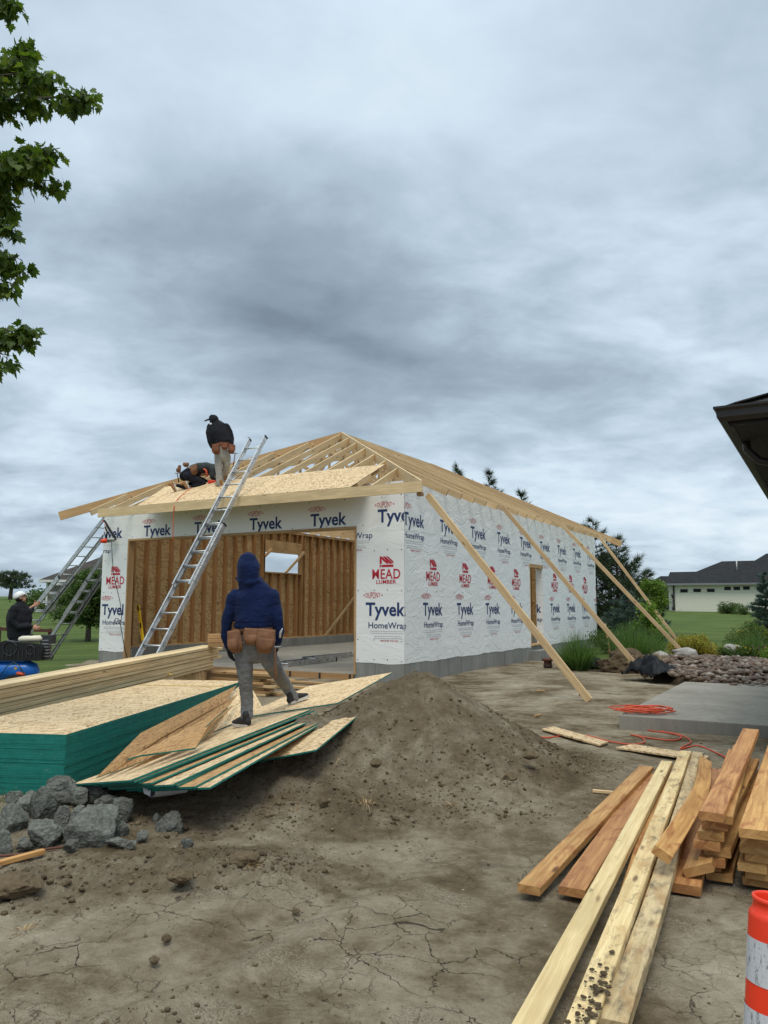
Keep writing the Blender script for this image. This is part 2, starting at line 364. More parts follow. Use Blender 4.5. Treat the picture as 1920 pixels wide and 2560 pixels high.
def lawn_fn(n):
    p = geo_pos(n); a = n.noise(p, .35, 5, .6); b = n.noise(p, 9, 4, .7); d = n.noise(n.mapping(p, sc=(1, .5, 1)), 60, 2, .6)
    w = n.n('ShaderNodeTexWave', inp={'Vector': n.mapping(p, rot=(0, 0, 1.1)), 'Scale': .22, 'Distortion': 1.5, 'Detail': 2.0}).outputs[1]
    f = n.math('ADD', n.math('ADD', n.math('MULTIPLY', a, .4), n.math('MULTIPLY', b, .25)), n.math('ADD', n.math('MULTIPLY', d, .25), n.math('MULTIPLY', w, .05)))
    c = n.ramp(f, [(.33, (.045, .07, .014)), (.5, (.085, .125, .028)), (.66, (.145, .185, .055))])
    far = n.n('ShaderNodeSeparateXYZ', inp={0: p}).outputs[1]
    c = n.mix(n.rng(far, 60, 140, 0, .55), c, (.075, .12, .03, 1))
    return {'Base Color': c, 'Roughness': .9, 'Specular IOR Level': .15, 'Normal': bump(n, n.math('ADD', b, d), .7, .06)}
mat('lawn', lawn_fn)
def leaf_fn(c0, c1, c2, tr=.25):
    def fn(n):
        t = tint_(n); a = n.noise(geo_pos(n), 1.2, 3, .6)
        c = n.ramp(n.math('ADD', n.math('MULTIPLY', t, .65), n.math('MULTIPLY', a, .35)), [(.15, c0), (.5, c1), (.85, c2)])
        return {'Base Color': c, 'Roughness': .55, 'Specular IOR Level': .3}
    return fn
mat('maple_leaf', leaf_fn((.03, .058, .008), (.075, .13, .02), (.17, .22, .04)))
mat('pine_needle', leaf_fn((.018, .035, .014), (.035, .062, .024), (.07, .095, .04)))
mat('spruce_needle', leaf_fn((.03, .06, .045), (.055, .10, .075), (.10, .16, .12)))
mat('leaf_bright', leaf_fn((.06, .11, .015), (.12, .20, .03), (.22, .31, .06)))
mat('leaf_mid', leaf_fn((.025, .05, .012), (.055, .10, .022), (.10, .16, .04)))
mat('leaf_yellow', leaf_fn((.07, .09, .012), (.28, .24, .035), (.52, .36, .07)))
mat('blade_green', leaf_fn((.04, .085, .025), (.085, .155, .05), (.15, .23, .08)))
mat('straw', leaf_fn((.20, .12, .055), (.36, .25, .12), (.52, .40, .22)))
for _k in ('maple_leaf', 'leaf_bright', 'leaf_mid', 'leaf_yellow', 'blade_green'):      # leaves let some light through
    _t = MATS[_k].node_tree; _n = NT(_t); _p = [x for x in _t.nodes if x.type == 'BSDF_PRINCIPLED'][0]; _o = [x for x in _t.nodes if x.type == 'OUTPUT_MATERIAL'][0]
    _c = _n.mix(1.0, _p.inputs['Base Color'].links[0].from_socket, (1.5, 1.6, .7, 1), 'MULTIPLY')
    _m = _n.n('ShaderNodeMixShader', inp={0: .38, 1: _p.outputs[0], 2: _n.n('ShaderNodeBsdfTranslucent', inp={0: _c}).outputs[0]}); _t.links.new(_m.outputs[0], _o.inputs[0])
mat('bark', lambda n: {'Base Color': n.ramp(n.noise(n.mapping(geo_pos(n), sc=(8, 8, 1.5)), 3, 5, .7), [(.3, (.05, .04, .032)), (.7, (.14, .115, .09))]), 'Roughness': .95})
def concrete_fn(lo, hi, seam=False):
    def fn(n):
        p = obj_co(n); a = n.noise(p, 1.3, 6, .65); b = n.noise(p, 40, 3, .6); c = n.noise(n.mapping(p, sc=(6, 6, .7)), 1.5, 4, .6)
        f = n.math('ADD', n.math('ADD', n.math('MULTIPLY', a, .5), n.math('MULTIPLY', b, .15)), n.math('MULTIPLY', c, .35))
        col = n.ramp(f, [(.35, lo), (.65, hi)])
        h = b
        if seam:
            s = n.n('ShaderNodeSeparateXYZ', inp={0: p}); al = n.math('ADD', s.outputs[0], s.outputs[1])
            fr = n.math('ABSOLUTE', n.math('SUBTRACT', n.math('FRACT', n.math('DIVIDE', al, .7)), .5))
            l = n.math('GREATER_THAN', fr, .489)
            col = n.mix(n.math('MULTIPLY', l, .6), col, (.06, .06, .055, 1))
        return {'Base Color': col, 'Roughness': .85, 'Normal': bump(n, h, .25, .004)}
    return fn
mat('foundation', concrete_fn((.17, .172, .16), (.30, .30, .28), True))
mat('concrete', concrete_fn((.30, .30, .285), (.42, .42, .40)))
mat('slab_grey', concrete_fn((.20, .186, .16), (.34, .316, .275)), spec=.08)
def rubble_fn(n):
    p = geo_pos(n); a = n.noise(p, 3, 6, .7); b = n.noise(p, 35, 5, .75)
    vo = n.n('ShaderNodeTexVoronoi', inp={'Vector': p, 'Scale': 55.0}).outputs['Distance']
    c = n.ramp(n.math('ADD', n.math('MULTIPLY', a, .5), n.math('MULTIPLY', b, .5)), [(.38, (.05, .052, .046)), (.48, (.115, .118, .105)), (.64, (.21, .213, .195))])
    return {'Base Color': c, 'Roughness': .95, 'Specular IOR Level': .15, 'Normal': bump(n, n.math('ADD', b, n.math('MULTIPLY', vo, .5)), .6, .02)}
mat('rubble', rubble_fn)
def wrap_bump(n, k=1.0):
    p = obj_co(n)
    wv = n.n('ShaderNodeVectorMath', operation='MULTIPLY_ADD', inp={0: n.noise(p, .8, 3, .5, 0, 1), 1: (1.4, 1.4, 1.4), 2: p}).outputs[0]
    a = n.noise(n.mapping(wv, rot=(.5, .75, 0), sc=(1.0, 1.0, 3.2)), 1.25, 4, .5, .5)
    ridg = n.math('POWER', n.math('SUBTRACT', 1.0, n.math('ABSOLUTE', n.math('MULTIPLY', n.math('SUBTRACT', a, .5), 5.0)), clamp=True), 2.0)
    b = n.noise(n.mapping(wv, rot=(-.5, .3, 0), sc=(1, 1, .4)), 4.2, 3, .5, .4)
    s = n.n('ShaderNodeSeparateXYZ', inp={0: p}); side = n.rng(s.outputs[1], .02, .3, .42, 1.0)
    h = n.math('ADD', n.math('MULTIPLY', ridg, .6), n.math('ADD', n.math('MULTIPLY', b, .55), n.math('MULTIPLY', a, .9)))
    return bump(n, n.math('MULTIPLY', h, side), .21*k, .05)
mat('wrap', lambda n: {'Base Color': n.mix(n.noise(obj_co(n), 1.5, 4, .6), (.76, .765, .755, 1), (.85, .86, .85, 1)), 'Roughness': .55, 'Specular IOR Level': .35, 'Normal': wrap_bump(n)})
mat('ink_blue', lambda n: {'Base Color': (.022, .045, .14, 1), 'Roughness': .55, 'Normal': wrap_bump(n, .6)})
mat('ink_red', lambda n: {'Base Color': (.50, .025, .045, 1), 'Roughness': .55, 'Normal': wrap_bump(n, .6)})
mat('ink_grey', lambda n: {'Base Color': (.40, .42, .45, 1), 'Roughness': .6, 'Normal': wrap_bump(n, .6)})
def flat(name, c, rough=.6, metal=0.0, var=.12, sc=8, spec=.35, bp=0.0):
    def fn(n):
        a = n.noise(obj_co(n), sc, 4, .6); lo = [x*(1-var) for x in c]; hi = [min(1, x*(1+var)) for x in c]
        r = {'Base Color': n.ramp(a, [(.3, lo), (.7, hi)])}
        if bp: r['Normal'] = bump(n, a, bp, .01)
        return r
    return mat(name, fn, rough, spec, metal)
flat('aluminium', (.56, .57, .58), .42, .75, .25, 12); flat('aluminium_old', (.34, .34, .33), .55, .6, .3, 12)
flat('black_plastic', (.012, .012, .013), .45); flat('rubber', (.02, .02, .02), .8)
flat('red_orange', (.75, .055, .018), .45, 0, .15, 14); flat('yellow', (.75, .48, .02), .5)
flat('cord_red', (.58, .085, .035), .5)
flat('rail_red', (.09, .035, .025), .8); flat('blue_tank', (.012, .13, .48), .3, 0, .15, 5); flat('cream', (.62, .57, .45), .4)
flat('white', (.75, .75, .74), .5); flat('skin', (.42, .22, .14), .55, 0, .1); flat('hair', (.02, .014, .01), .6)
flat('black_sheet', (.006, .007, .010), .5, 0, .3, 5, .18, .6); flat('rust', (.11, .045, .03), .8, 0, .4, 20)
flat('dark_metal', (.05, .05, .055), .5, .4); flat('grey_metal', (.25, .25, .26), .5, .5)
def cloth_fn(c, sc=5.0, st=.5, var=.2, worn=None):
    def fn(n):
        p = obj_co(n); a = n.noise(n.mapping(p, sc=(1, 1, 2.2)), sc, 4, .6, .9); w = n.noise(p, 260, 2, .5); l = n.noise(p, 2.4, 3, .6)
        col = n.ramp(l, [(.3, [x*(1-var) for x in c]), (.7, [x*(1+var) for x in c])])
        if worn: col = n.mix(n.rng(n.noise(p, 4.2, 4, .65), .5, .72, 0, .7), col, (*worn, 1))
        return {'Base Color': col, 'Roughness': .9, 'Specular IOR Level': .15, 'Sheen Weight': .04, 'Normal': bump(n, n.math('ADD', a, n.math('MULTIPLY', w, .04)), st, .035)}
    return fn
mat('hoodie_blue', cloth_fn((.006, .014, .056), 3.6, 1.0))
mat('hoodie_black', cloth_fn((.014, .015, .019)))
mat('jeans_grey', cloth_fn((.145, .15, .155), 7, .6, .15, (.22, .225, .22)))
mat('jeans_pale', cloth_fn((.34, .33, .31), 7, .6, .15, (.42, .40, .36)))
mat('trousers_black', cloth_fn((.012, .013, .02)))
mat('jacket_grey', cloth_fn((.04, .045, .045)))
mat('glove', cloth_fn((.010, .011, .013), 12, .4))
mat('leather', lambda n: {'Base Color': n.ramp(n.noise(obj_co(n), 9, 5, .65), [(.3, (.115, .05, .024)), (.7, (.25, .125, .065))]), 'Roughness': .7, 'Normal': bump(n, n.noise(obj_co(n), 30, 4, .6), .3, .006)})
mat('leather_red', lambda n: {'Base Color': n.ramp(n.noise(obj_co(n), 9, 5, .65), [(.3, (.11, .035, .016)), (.7, (.23, .085, .04))]), 'Roughness': .7})
flat('sole_white', (.5, .48, .45), .7, 0, .2); flat('shoe_black', (.02, .02, .022), .7); flat('shoe_tan', (.30, .15, .06), .7, 0, .3, 20)
def river_fn(n):
    t = tint_(n); p = geo_pos(n)
    c = n.ramp(t, [(0, (.055, .032, .022)), (.3, (.125, .075, .048)), (.55, (.09, .075, .06)), (.85, (.18, .135, .10)), (1, (.32, .28, .24))])
    c = n.mix(n.rng(n.noise(p, 25, 3, .6), .4, .7, 0, .35), c, (.15, .10, .075, 1))
    return {'Base Color': c, 'Roughness': .6}
mat('river_rock', river_fn)
mat('boulder', lambda n: {'Base Color': n.ramp(n.noise(geo_pos(n), 5, 5, .7), [(.3, (.20, .18, .165)), (.7, (.42, .40, .38))]), 'Roughness': .85, 'Normal': bump(n, n.noise(geo_pos(n), 12, 5, .7), .5, .03)})
def shingle_fn(lo, hi, row=.14):
    def fn(n):
        uv = uv_co(n); br = n.n('ShaderNodeTexBrick', inp={'Vector': uv, 'Color1': (*lo, 1), 'Color2': (*hi, 1), 'Mortar': (*[x*.35 for x in lo], 1), 'Scale': 1.0, 'Mortar Size': .008, 'Brick Width': .32, 'Row Height': row})
        c = n.mix(n.rng(n.noise(uv, 4, 4, .7), .3, .7, 0, .3), br.outputs[0], (*hi, 1))
        return {'Base Color': c, 'Roughness': .9, 'Normal': bump(n, br.outputs[1], -.5, .01)}
    return fn
mat('shingle_dark', shingle_fn((.010, .011, .013), (.020, .021, .024), .3))
mat('shingle_brown', shingle_fn((.035, .03, .027), (.07, .06, .055), .16))
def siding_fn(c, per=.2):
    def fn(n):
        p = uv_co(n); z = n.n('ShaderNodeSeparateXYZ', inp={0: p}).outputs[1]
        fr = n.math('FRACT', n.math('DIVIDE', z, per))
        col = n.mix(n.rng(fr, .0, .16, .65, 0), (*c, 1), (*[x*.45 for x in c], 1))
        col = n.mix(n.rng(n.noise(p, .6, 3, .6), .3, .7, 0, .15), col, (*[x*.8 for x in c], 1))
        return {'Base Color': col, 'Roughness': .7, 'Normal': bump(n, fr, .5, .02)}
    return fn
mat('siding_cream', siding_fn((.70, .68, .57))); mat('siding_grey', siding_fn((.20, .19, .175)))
flat('fascia_dark', (.018, .016, .015), .5); flat('glass_dark', (.012, .014, .016), .5, 0, .1, 3, .2); flat('trim_white', (.6, .6, .58), .6)
mat('soffit', siding_fn((.014, .013, .012), .1)); flat('gutter', (.022, .02, .019), .4)
# ================================================================== terrain
_T = np.random.default_rng(3).random((256, 256))
def vnoise(x, y, s=0):
    x = x+s*17.3; y = y+s*9.1; xi = np.floor(x).astype(int); yi = np.floor(y).astype(int); fx = x-xi; fy = y-yi
    fx = fx*fx*(3-2*fx); fy = fy*fy*(3-2*fy); g = lambda a, b: _T[a & 255, b & 255]
    return (g(xi, yi)*(1-fx)+g(xi+1, yi)*fx)*(1-fy)+(g(xi, yi+1)*(1-fx)+g(xi+1, yi+1)*fx)*fy
def fbm(x, y, o=5, s=0, r=.5):
    a = 1.0; t = 0; v = 0
    for i in range(o):
        v = v+a*vnoise(x*2**i, y*2**i, s+i*3); t += a; a *= r
    return v/t
def sstep(v, a, b):
    t = np.clip((v-a)/(b-a), 0, 1); return t*t*(3-2*t)
def inpoly(x, y, P):
    c = np.zeros(np.shape(x), bool); n = len(P)
    for i in range(n):
        x1, y1 = P[i]; x2, y2 = P[(i+1) % n]
        if y1 == y2: continue
        k = ((y1 > y) != (y2 > y)) & (x < (x2-x1)*(y-y1)/(y2-y1)+x1); c ^= k
    return c
def cone(x, y, cx, cy, h, rl, rr, rf, rb):
    dx = x-cx; dy = y-cy; rx = np.where(dx > 0, rr, rl); ry = np.where(dy > 0, rb, rf)
    r = np.sqrt((dx/rx)**2+(dy/ry)**2)
    return h*np.clip(1-np.sqrt(r*r+.006)+.03*0, 0, 1)**1.05
def heap(x, y):
    wx = x+.25*(fbm(x*1.3, y*1.3, 3, 5)-.5); wy = y+.25*(fbm(x*1.3, y*1.3, 3, 11)-.5)
    a = cone(wx, wy, .40, 8.35, .96, 1.75, 1.6, 2.0, 1.6)
    b = cone(wx, wy, -.75, 7.75, .50, 1.7, 1.5, 1.5, 1.8)
    c = cone(wx, wy, -1.9, 7.3, .16, 1.2, 1.5, 1.2, 1.5)
    m = np.maximum(np.maximum(a, b), c)
    return m+.12*np.minimum(a, b)
def rough_mask(x, y):
    h = np.exp(-(((x+.95)/.75)**2+((y-4.75)/.42)**2))+.9*np.exp(-(((x+2.1)/.5)**2+((y-4.5)/.5)**2))
    h = h+.8*np.exp(-(((x-.1)/1.6)**2+((y-6.2)/.45)**2))+.8*np.exp(-(((x-1.9)/.5)**2+((y-7.9)/.7)**2))+.5*np.exp(-(((x+1.4)/1.3)**2+((y-5.7)/.5)**2))
    h = h+.4*np.exp(-(((x+.9)/.8)**2+((y-3.1)/.25)**2))
    return np.clip(h, 0, 1)
def hfun(x, y):
    x = np.asarray(x, float); y = np.asarray(y, float)
    r = np.maximum(y, 1e-3); ang = x/r
    t = np.clip((.05-ang)/.45, 0, 1)
    left = 1.0*(np.clip(y, 25, 150)-25)*.0245; right = (np.clip(y, 25, 90)-25)*.0165
    z = left*t+right*(1-t)
    near = np.exp(-np.maximum(y-14, 0)/10)*(y > -5)
    z = z+near*(.10*(fbm(x*.45, y*.45, 3, 1)-.5)+.05*(fbm(x*1.6, y*1.6, 4, 2)-.5)+.022*(fbm(x*7, y*7, 4, 4, .6)-.5))
    hp = heap(x, y); rm = rough_mask(x, y)
    cl = np.abs(fbm(x*5, y*5, 3, 7)-.5)*2; cl2 = np.abs(fbm(x*13, y*13, 3, 8, .6)-.5)*2
    rough = np.clip(hp*4, 0, 1)*.55+rm
    cl3 = np.abs(fbm(x*24, y*24, 2, 13, .6)-.5)*2
    z = z+hp+rm*.085+(rough*(.07*(.35-cl)+.075*(.3-cl2)+.035*(.3-cl3)))*near
    # wheel ruts running towards the building
    u = x*.80-y*.60; w = sstep(y, 1.0, 2.5)*(1-sstep(y, 4.2, 5.5))
    z = z-.05*np.exp(-((u+2.9)/.16)**2)*w+.03*np.exp(-((u+2.62)/.1)**2)*w
    # keep soil below the slabs of the building and patio
    return z
DIRT = [(-60, -30), (60, -30), (60, 13), (9, 13.5), (8.2, 17.5), (7.2, 20.5), (6.3, 23), (5.2, 25.6), (3, 27), (-9, 26), (-8.3, 21), (-6.9, 17.0), (-5.6, 11), (-4.6, 7.6), (-3.6, 6.9), (-4.2, 6.2), (-8, 5.6), (-60, 4)]
def axis(segs):
    out = [segs[0][0]]
    for a, b, fstep in segs:
        v = a
        while v < b-1e-6:
            v = min(b, v+fstep(v)); out.append(v)
    return np.array(out)
xs = axis([(-1800, -60, lambda v: max(6, -v*.12)), (-60, -12, lambda v: .8), (-12, -4, lambda v: .09), (-4, 4.2, lambda v: .024), (4.2, 12, lambda v: .09), (12, 60, lambda v: .8), (60, 1800, lambda v: max(6, v*.12))])
ys = axis([(-60, -2, lambda v: 4), (-2, 1.6, lambda v: .2), (1.6, 12, lambda v: max(.018, .0052*v)), (12, 60, lambda v: .011*v), (60, 2600, lambda v: .05*v)])
X, Y = np.meshgrid(xs, ys)
Z = hfun(X, Y)
jx = X+.5*(fbm(X*.9, Y*.9, 4, 21)-.5)*np.clip(Y*.14, .5, 3); jy = Y+.7*(fbm(X*.9, Y*.9, 4, 25)-.5)*np.clip(Y*.14, .5, 3)
isd = inpoly(jx, jy, DIRT); hp = heap(X, Y); ism = hp > .035
ny, nx = X.shape; idx = np.arange(nx*ny).reshape(ny, nx)
Q = np.stack([idx[:-1, :-1], idx[:-1, 1:], idx[1:, 1:], idx[1:, :-1]], -1).reshape(-1, 4)
fd = isd[:-1, :-1].ravel(); fm = ism[:-1, :-1].ravel() & fd
V = np.stack([X, Y, Z], -1).reshape(-1, 3)
moist = np.clip(np.clip(hp*5, 0, 1)+.9*rough_mask(X, Y), 0, 1).ravel()
def sub(name, sel, m):
    q = Q[sel]; u, inv = np.unique(q, return_inverse=True)
    o = raw_mesh(name, V[u], inv.reshape(-1, 4), MATS[m])
    a = o.data.attributes.new('moist', 'FLOAT', 'POINT'); a.data.foreach_set('value', moist[u].astype(np.float32)); return o
g = sub('dirt_ground', fd & ~fm, 'dirt'); g['kind'] = 'structure'
g = sub('lawn', ~fd, 'lawn'); g['kind'] = 'structure'
g = sub('dirt_mound', fm, 'dirt'); tag(g, 'heap of loose grey brown soil in front of the garage corner', 'dirt mound')
def H(x, y): return float(hfun(np.array([x]), np.array([y]))[0])

# clods and crumbs of soil
mb = MB(); cnt = 0
pool = RNG.random((90000, 4))
px_ = -4.5+pool[:, 0]*9.5; py_ = 2.3+pool[:, 1]**1.3*8.5
dens = .05+.9*rough_mask(px_, py_)+.55*np.clip(heap(px_, py_)*5, 0, 1)*np.clip(1.2-heap(px_, py_)*1.6, .12, 1)
keep = np.where((pool[:, 2] < dens*.62) & inpoly(px_, py_, DIRT))[0][:9000]
hz = hfun(px_, py_)
ICO_V = [Vector(v).normalized() for v in [(0,0,1),(.9,0,.45),(.28,.85,.45),(-.72,.53,.45),(-.72,-.53,.45),(.28,-.85,.45),(.72,.53,-.45),(-.28,.85,-.45),(-.9,0,-.45),(-.28,-.85,-.45),(.72,-.53,-.45),(0,0,-1)]]
ICO_F = [(0,1,2),(0,2,3),(0,3,4),(0,4,5),(0,5,1),(1,6,2),(2,7,3),(3,8,4),(4,9,5),(5,10,1),(2,6,7),(3,7,8),(4,8,9),(5,9,10),(1,10,6),(11,7,6),(11,8,7),(11,9,8),(11,10,9),(11,6,10)]
def ico(mb, c, r, sc=(1, 1, 1), jit=.25, t=None, m=0, sm=False, rz=None):
    b = len(mb.v); a = random.random()*6.3 if rz is None else rz; ca, sa = math.cos(a), math.sin(a); t = random.random() if t is None else t
    for v in ICO_V:
        k = r*(1+random.uniform(-jit, jit)); x, y, z = v.x*k*sc[0], v.y*k*sc[1], v.z*k*sc[2]
        mb.v.append((c[0]+x*ca-y*sa, c[1]+x*sa+y*ca, c[2]+z))
    for f in ICO_F: mb.face([b+i for i in f], None, t, m, sm)
for i in keep:
    r = .004+.009*pool[i, 3]**4
    if rough_mask(np.array([px_[i]]), np.array([py_[i]]))[0] > .45 or heap(px_[i], py_[i]) > .04: r *= 1.7
    ico(mb, (px_[i], py_[i], hz[i]+r*.1), r, (random.uniform(.8, 1.3), 1, random.uniform(.5, .85)), .3, sm=True)
o = mb.build('dirt_clods', MATS['clod']); o['kind'] = 'stuff'

# ================================================================== the garage under construction
garage = thing('garage', 'unfinished garage wrapped in white house wrap with open roof trusses', 'building', CXY, -A)
GW, GL, OV = 9.14, 15.04, .835; ZB, ZT = .40, 4.20; ZE = 3.987; K = .4865
def roofz(d): return ZE+K*(d+OV)            # d = distance inside the wall line
T_ = .14
SLAB = .137
# foundation stem walls and slab
mb = MB()
mb.box(-1.19, -.002, 0, .25, -.3, ZB+.03); mb.box(-GW, -8.18, 0, .25, -.3, ZB+.03)
mb.box(-.25, 0, .25, GL, -.3, ZB+.03-.0); mb.box(-GW, -GW+.25, .25, GL, -.3, ZB+.031); mb.box(-GW+.25, -.25, GL-.25, GL, -.3, ZB+.03)
foundation = mb.build('foundation', MATS['foundation'], garage)
mb = MB(); mb.box(-8.18, -1.19, .05, .25, -.3, SLAB); mb.box(-GW+.25, -.25, .25, GL-.25, -.3, SLAB+.001)
mb.build('floor_slab', MATS['slab_grey'], garage)
# form board along the opening with stakes
mb = MB()
for a, b in ((-8.1, -5.6), (-5.6, -3.4), (-3.4, -1.25)): mb.beam((a, .028, .05), (b, .028, .05), .035, .16, m=0)
fb = mb.build('form_board', MATS['fir'], garage)
for x in (-6.6, -4.2, -2.9, -2.1, -1.32):
    mb = MB(); mb.beam((x, -.005, -.2), (x, -.005, .13), .03, .03, up=(0, 1, 0)); mb.build('form_stake', MATS['dark_metal'], garage)

def wrap_sheet(name, quads, prints, seams, dots, parent=garage):
    """quads: outer wrap faces; prints: list of (mesh, material index)"""
    mb = MB()
    for q in quads: mb.quad(q, m=0)
    return mb
# --- lettering: text curves turned into meshes and set 4 mm proud of the wrap
FONT_CACHE = {}
def glyphs(txt, bold=0.0, space=1.0):
    key = (txt, bold, space)
    if key in FONT_CACHE: return FONT_CACHE[key]
    cu = bpy.data.curves.new('lettering', 'FONT'); cu.body = txt; cu.resolution_u = 3; cu.offset = bold; cu.space_character = space
    ob = bpy.data.objects.new('lettering', cu); COL.objects.link(ob)
    dg = bpy.context.evaluated_depsgraph_get(); dg.update(); me = bpy.data.meshes.new_from_object(ob.evaluated_get(dg))
    vs = [tuple(v.co) for v in me.vertices]; fs = [tuple(p.vertices) for p in me.polygons]
    bpy.data.objects.remove(ob); bpy.data.curves.remove(cu); bpy.data.meshes.remove(me)
    x0 = min(v[0] for v in vs); x1 = max(v[0] for v in vs)
    cap = [v for v in vs]
    FONT_CACHE[key] = (vs, fs, x0, x1); return FONT_CACHE[key]
CAPH = None
def put_text(mb, place, txt, x, z, width, cap, m, bold=.0, space=1.0, lens=0.0):
    """place(x, z) -> local point; text from x (left) with baseline z, given width and capital height"""
    global CAPH
    if CAPH is None:
        vv = glyphs('H')[0]; CAPH = max(v[1] for v in vv)
    vs, fs, x0, x1 = glyphs(txt, bold, space); sx = width/(x1-x0); sy = cap/CAPH; b = len(mb.v)
    pts = [(x+(v[0]-x0)*sx, z+v[1]*sy) for v in vs]
    if lens: pts = [(p[0], z+cap/2+(p[1]-z-cap/2)*(1-lens*((p[0]-x-width/2)/(width/2))**2)) for p in pts]
    mb.v += [place(*p) for p in pts]
    for f in fs:
        if all(place.ok(*pts[i]) for i in f): mb.face([b+i for i in f], None, 0, m)
        elif place.lim:                    # letters cut by the corner of the wall
            lo, hi = place.lim; cl_ = [(min(max(pts[i][0], lo), hi), pts[i][1]) for i in f]
            if max(c[0] for c in cl_)-min(c[0] for c in cl_) < 1e-4 or not all(place.ok(*c) for c in cl_): continue
            b2 = len(mb.v); mb.v += [place(*c) for c in cl_]; mb.face([b2+i for i in range(len(f))], None, 0, m)
class Place:
    """maps wrap coordinates (x, z) to a wall of the building"""
    def __init__(s, fn, ok, lim=None): s.fn = fn; s.okf = ok; s.lim = lim
    def __call__(s, x, z): return s.fn(x, z)
    def ok(s, x, z): return s.okf(x, z)
def strip(mb, place, pts, m):
    if not all(place.ok(*p) for p in pts): return
    b = len(mb.v); mb.v += [place(*p) for p in pts]; mb.face([b+i for i in range(len(pts))], None, 0, m)
def ring_ellipse(mb, place, cx, cz, rx, rz, th, m, gap=.32):
    n = 20
    for sgn in (-1, 1):        # two brackets closing the oval at its ends
        A0 = [(-gap*3.2+2*gap*3.2*i/8) for i in range(9)]
        for i in range(8):
            a0, a1 = A0[i]*.5, A0[i+1]*.5
            o = lambda a, k: (cx+sgn*(rx-k)*math.cos(a), cz+(rz-k*.4)*math.sin(a))
            k0 = th*(1-abs(a0)/1.1); k1 = th*(1-abs(a1)/1.1)
            q = [o(a0, 0), o(a1, 0), o(a1, max(k1, .004)*1.6), o(a0, max(k0, .004)*1.6)]
            if sgn*1 > 0: q = q
            strip(mb, place, q, m)
def dupont(mb, place, x, z):
    """red oval with the word, centre height z, left end x"""
    w = .48; cx = x+w/2
    for s in (-1, 1):
        e = cx+s*w/2; strip(mb, place, [(e, z), (e-s*.035, z+.028), (e-s*.028, z-.028)][::s], 2)
    put_text(mb, place, 'DUPONT', x+.06, z-.067, w-.12, .134, 2, .004, 1.04, .42)
def tyvek(mb, place, x, z): put_text(mb, place, 'Tyvek', x, z, .96, .265, 1, .024)
def homewrap(mb, place, x, z):
    put_text(mb, place, 'HomeWrap', x, z, .93, .125, 1, .012)
def fine(mb, place, x, z):
    for k, (a, b) in enumerate([(.03, .88), (.03, .88), (.12, .78), (.12, .80)]):
        zz = z-.065-k*.042-(.02 if k > 1 else 0); u = a
        while u < b-.02:
            w = random.uniform(.02, .07); strip(mb, place, [(x+u, zz), (x+min(u+w, b), zz), (x+min(u+w, b), zz+.011), (x+u, zz+.011)], 3); u += w+.014
    put_text(mb, place, 'MADE IN THE USA', x+.28, z-.27, .42, .032, 2, .01)
def mead(mb, place, x, z):
    """roof emblem above the two words; x = left of the word, z = baseline of the first word"""
    hx = x+.18; b = z+.245
    P = lambda l: [(hx+a*.335, b+c*.225) for a, c in l]
    for poly in ([(0, 0), (.12, 0), (.12, .22), (0, .22)], [(.16, 0), (1, 0), (1, .22), (.16, .22)],
                 [(0, .30), (.16, .30), (.16, .62), (0, 1)], [(0, 1), (.17, 1), (.62, .45), (.62, .30), (.52, .30), (.0, .9)],
                 [(.23, 1), (.40, 1), (.90, .40), (.90, .30), (.72, .30)], [(.46, 1), (.60, 1), (1, .52), (1, .30), (.96, .36)]):
        strip(mb, place, P(poly), 2)
    put_text(mb, place, 'MEAD', x, z, .68, .20, 2, .013, 1.06)
    put_text(mb, place, 'LUMBER', x+.1, z-.105, .48, .078, 2, .022, 1.05)
def nails(mb, place, x, z, r=.011):
    pts = [(x+r*math.cos(i*PI/3), z+r*math.sin(i*PI/3)) for i in range(6)]; strip(mb, place, pts, 4)
PER = 1.75; E = .004
WM = [MATS['wrap'], MATS['ink_blue'], MATS['ink_red'], MATS['ink_grey'], MATS['black_plastic']]
# right-hand wall: two courses of wrap, printed rows repeat every 1.75 m; door opening 7.72-8.86
DS0, DS1, DZ0, DZ1 = 7.72, 8.86, .46, 2.80
def wavy(x): return .012*math.sin(x*3.1)+.009*math.sin(x*7.7+1)
def okR(y, z): return -1e-6 <= y <= GL and .38 < z < ZT-.02 and not (DS0-.03 < y < DS1+.03 and DZ0 < z < DZ1+.02)
pR = Place(lambda y, z: (WT+E, y, z), okR, (.0, GL))
WT = .006
mb = MB(); xx = .0; n = 60
def col_strip(mb, fn, a, b, zlo, zhi, nseg):
    for i in range(nseg):
        u0 = a+(b-a)*i/nseg; u1 = a+(b-a)*(i+1)/nseg
        l0 = zlo(u0) if callable(zlo) else zlo; l1 = zlo(u1) if callable(zlo) else zlo
        mb.quad([fn(u0, l0), fn(u1, l1), fn(u1, zhi), fn(u0, zhi)], m=0)
fR = lambda y, z: (WT, y, z)
low = lambda u: ZB-.01+wavy(u)
col_strip(mb, fR, 0, DS0, low, 3.2, 24); col_strip(mb, fR, DS1, GL+.01, low, 3.2, 18); mb.quad([fR(DS0, DZ1), fR(DS1, DZ1), fR(DS1, 3.2), fR(DS0, 3.2)], m=0)
fR2 = lambda y, z: (WT+.0025, y, z)
col_strip(mb, fR2, 0, GL+.01, lambda u: 3.17+.6*wavy(u+3), ZT, 30)
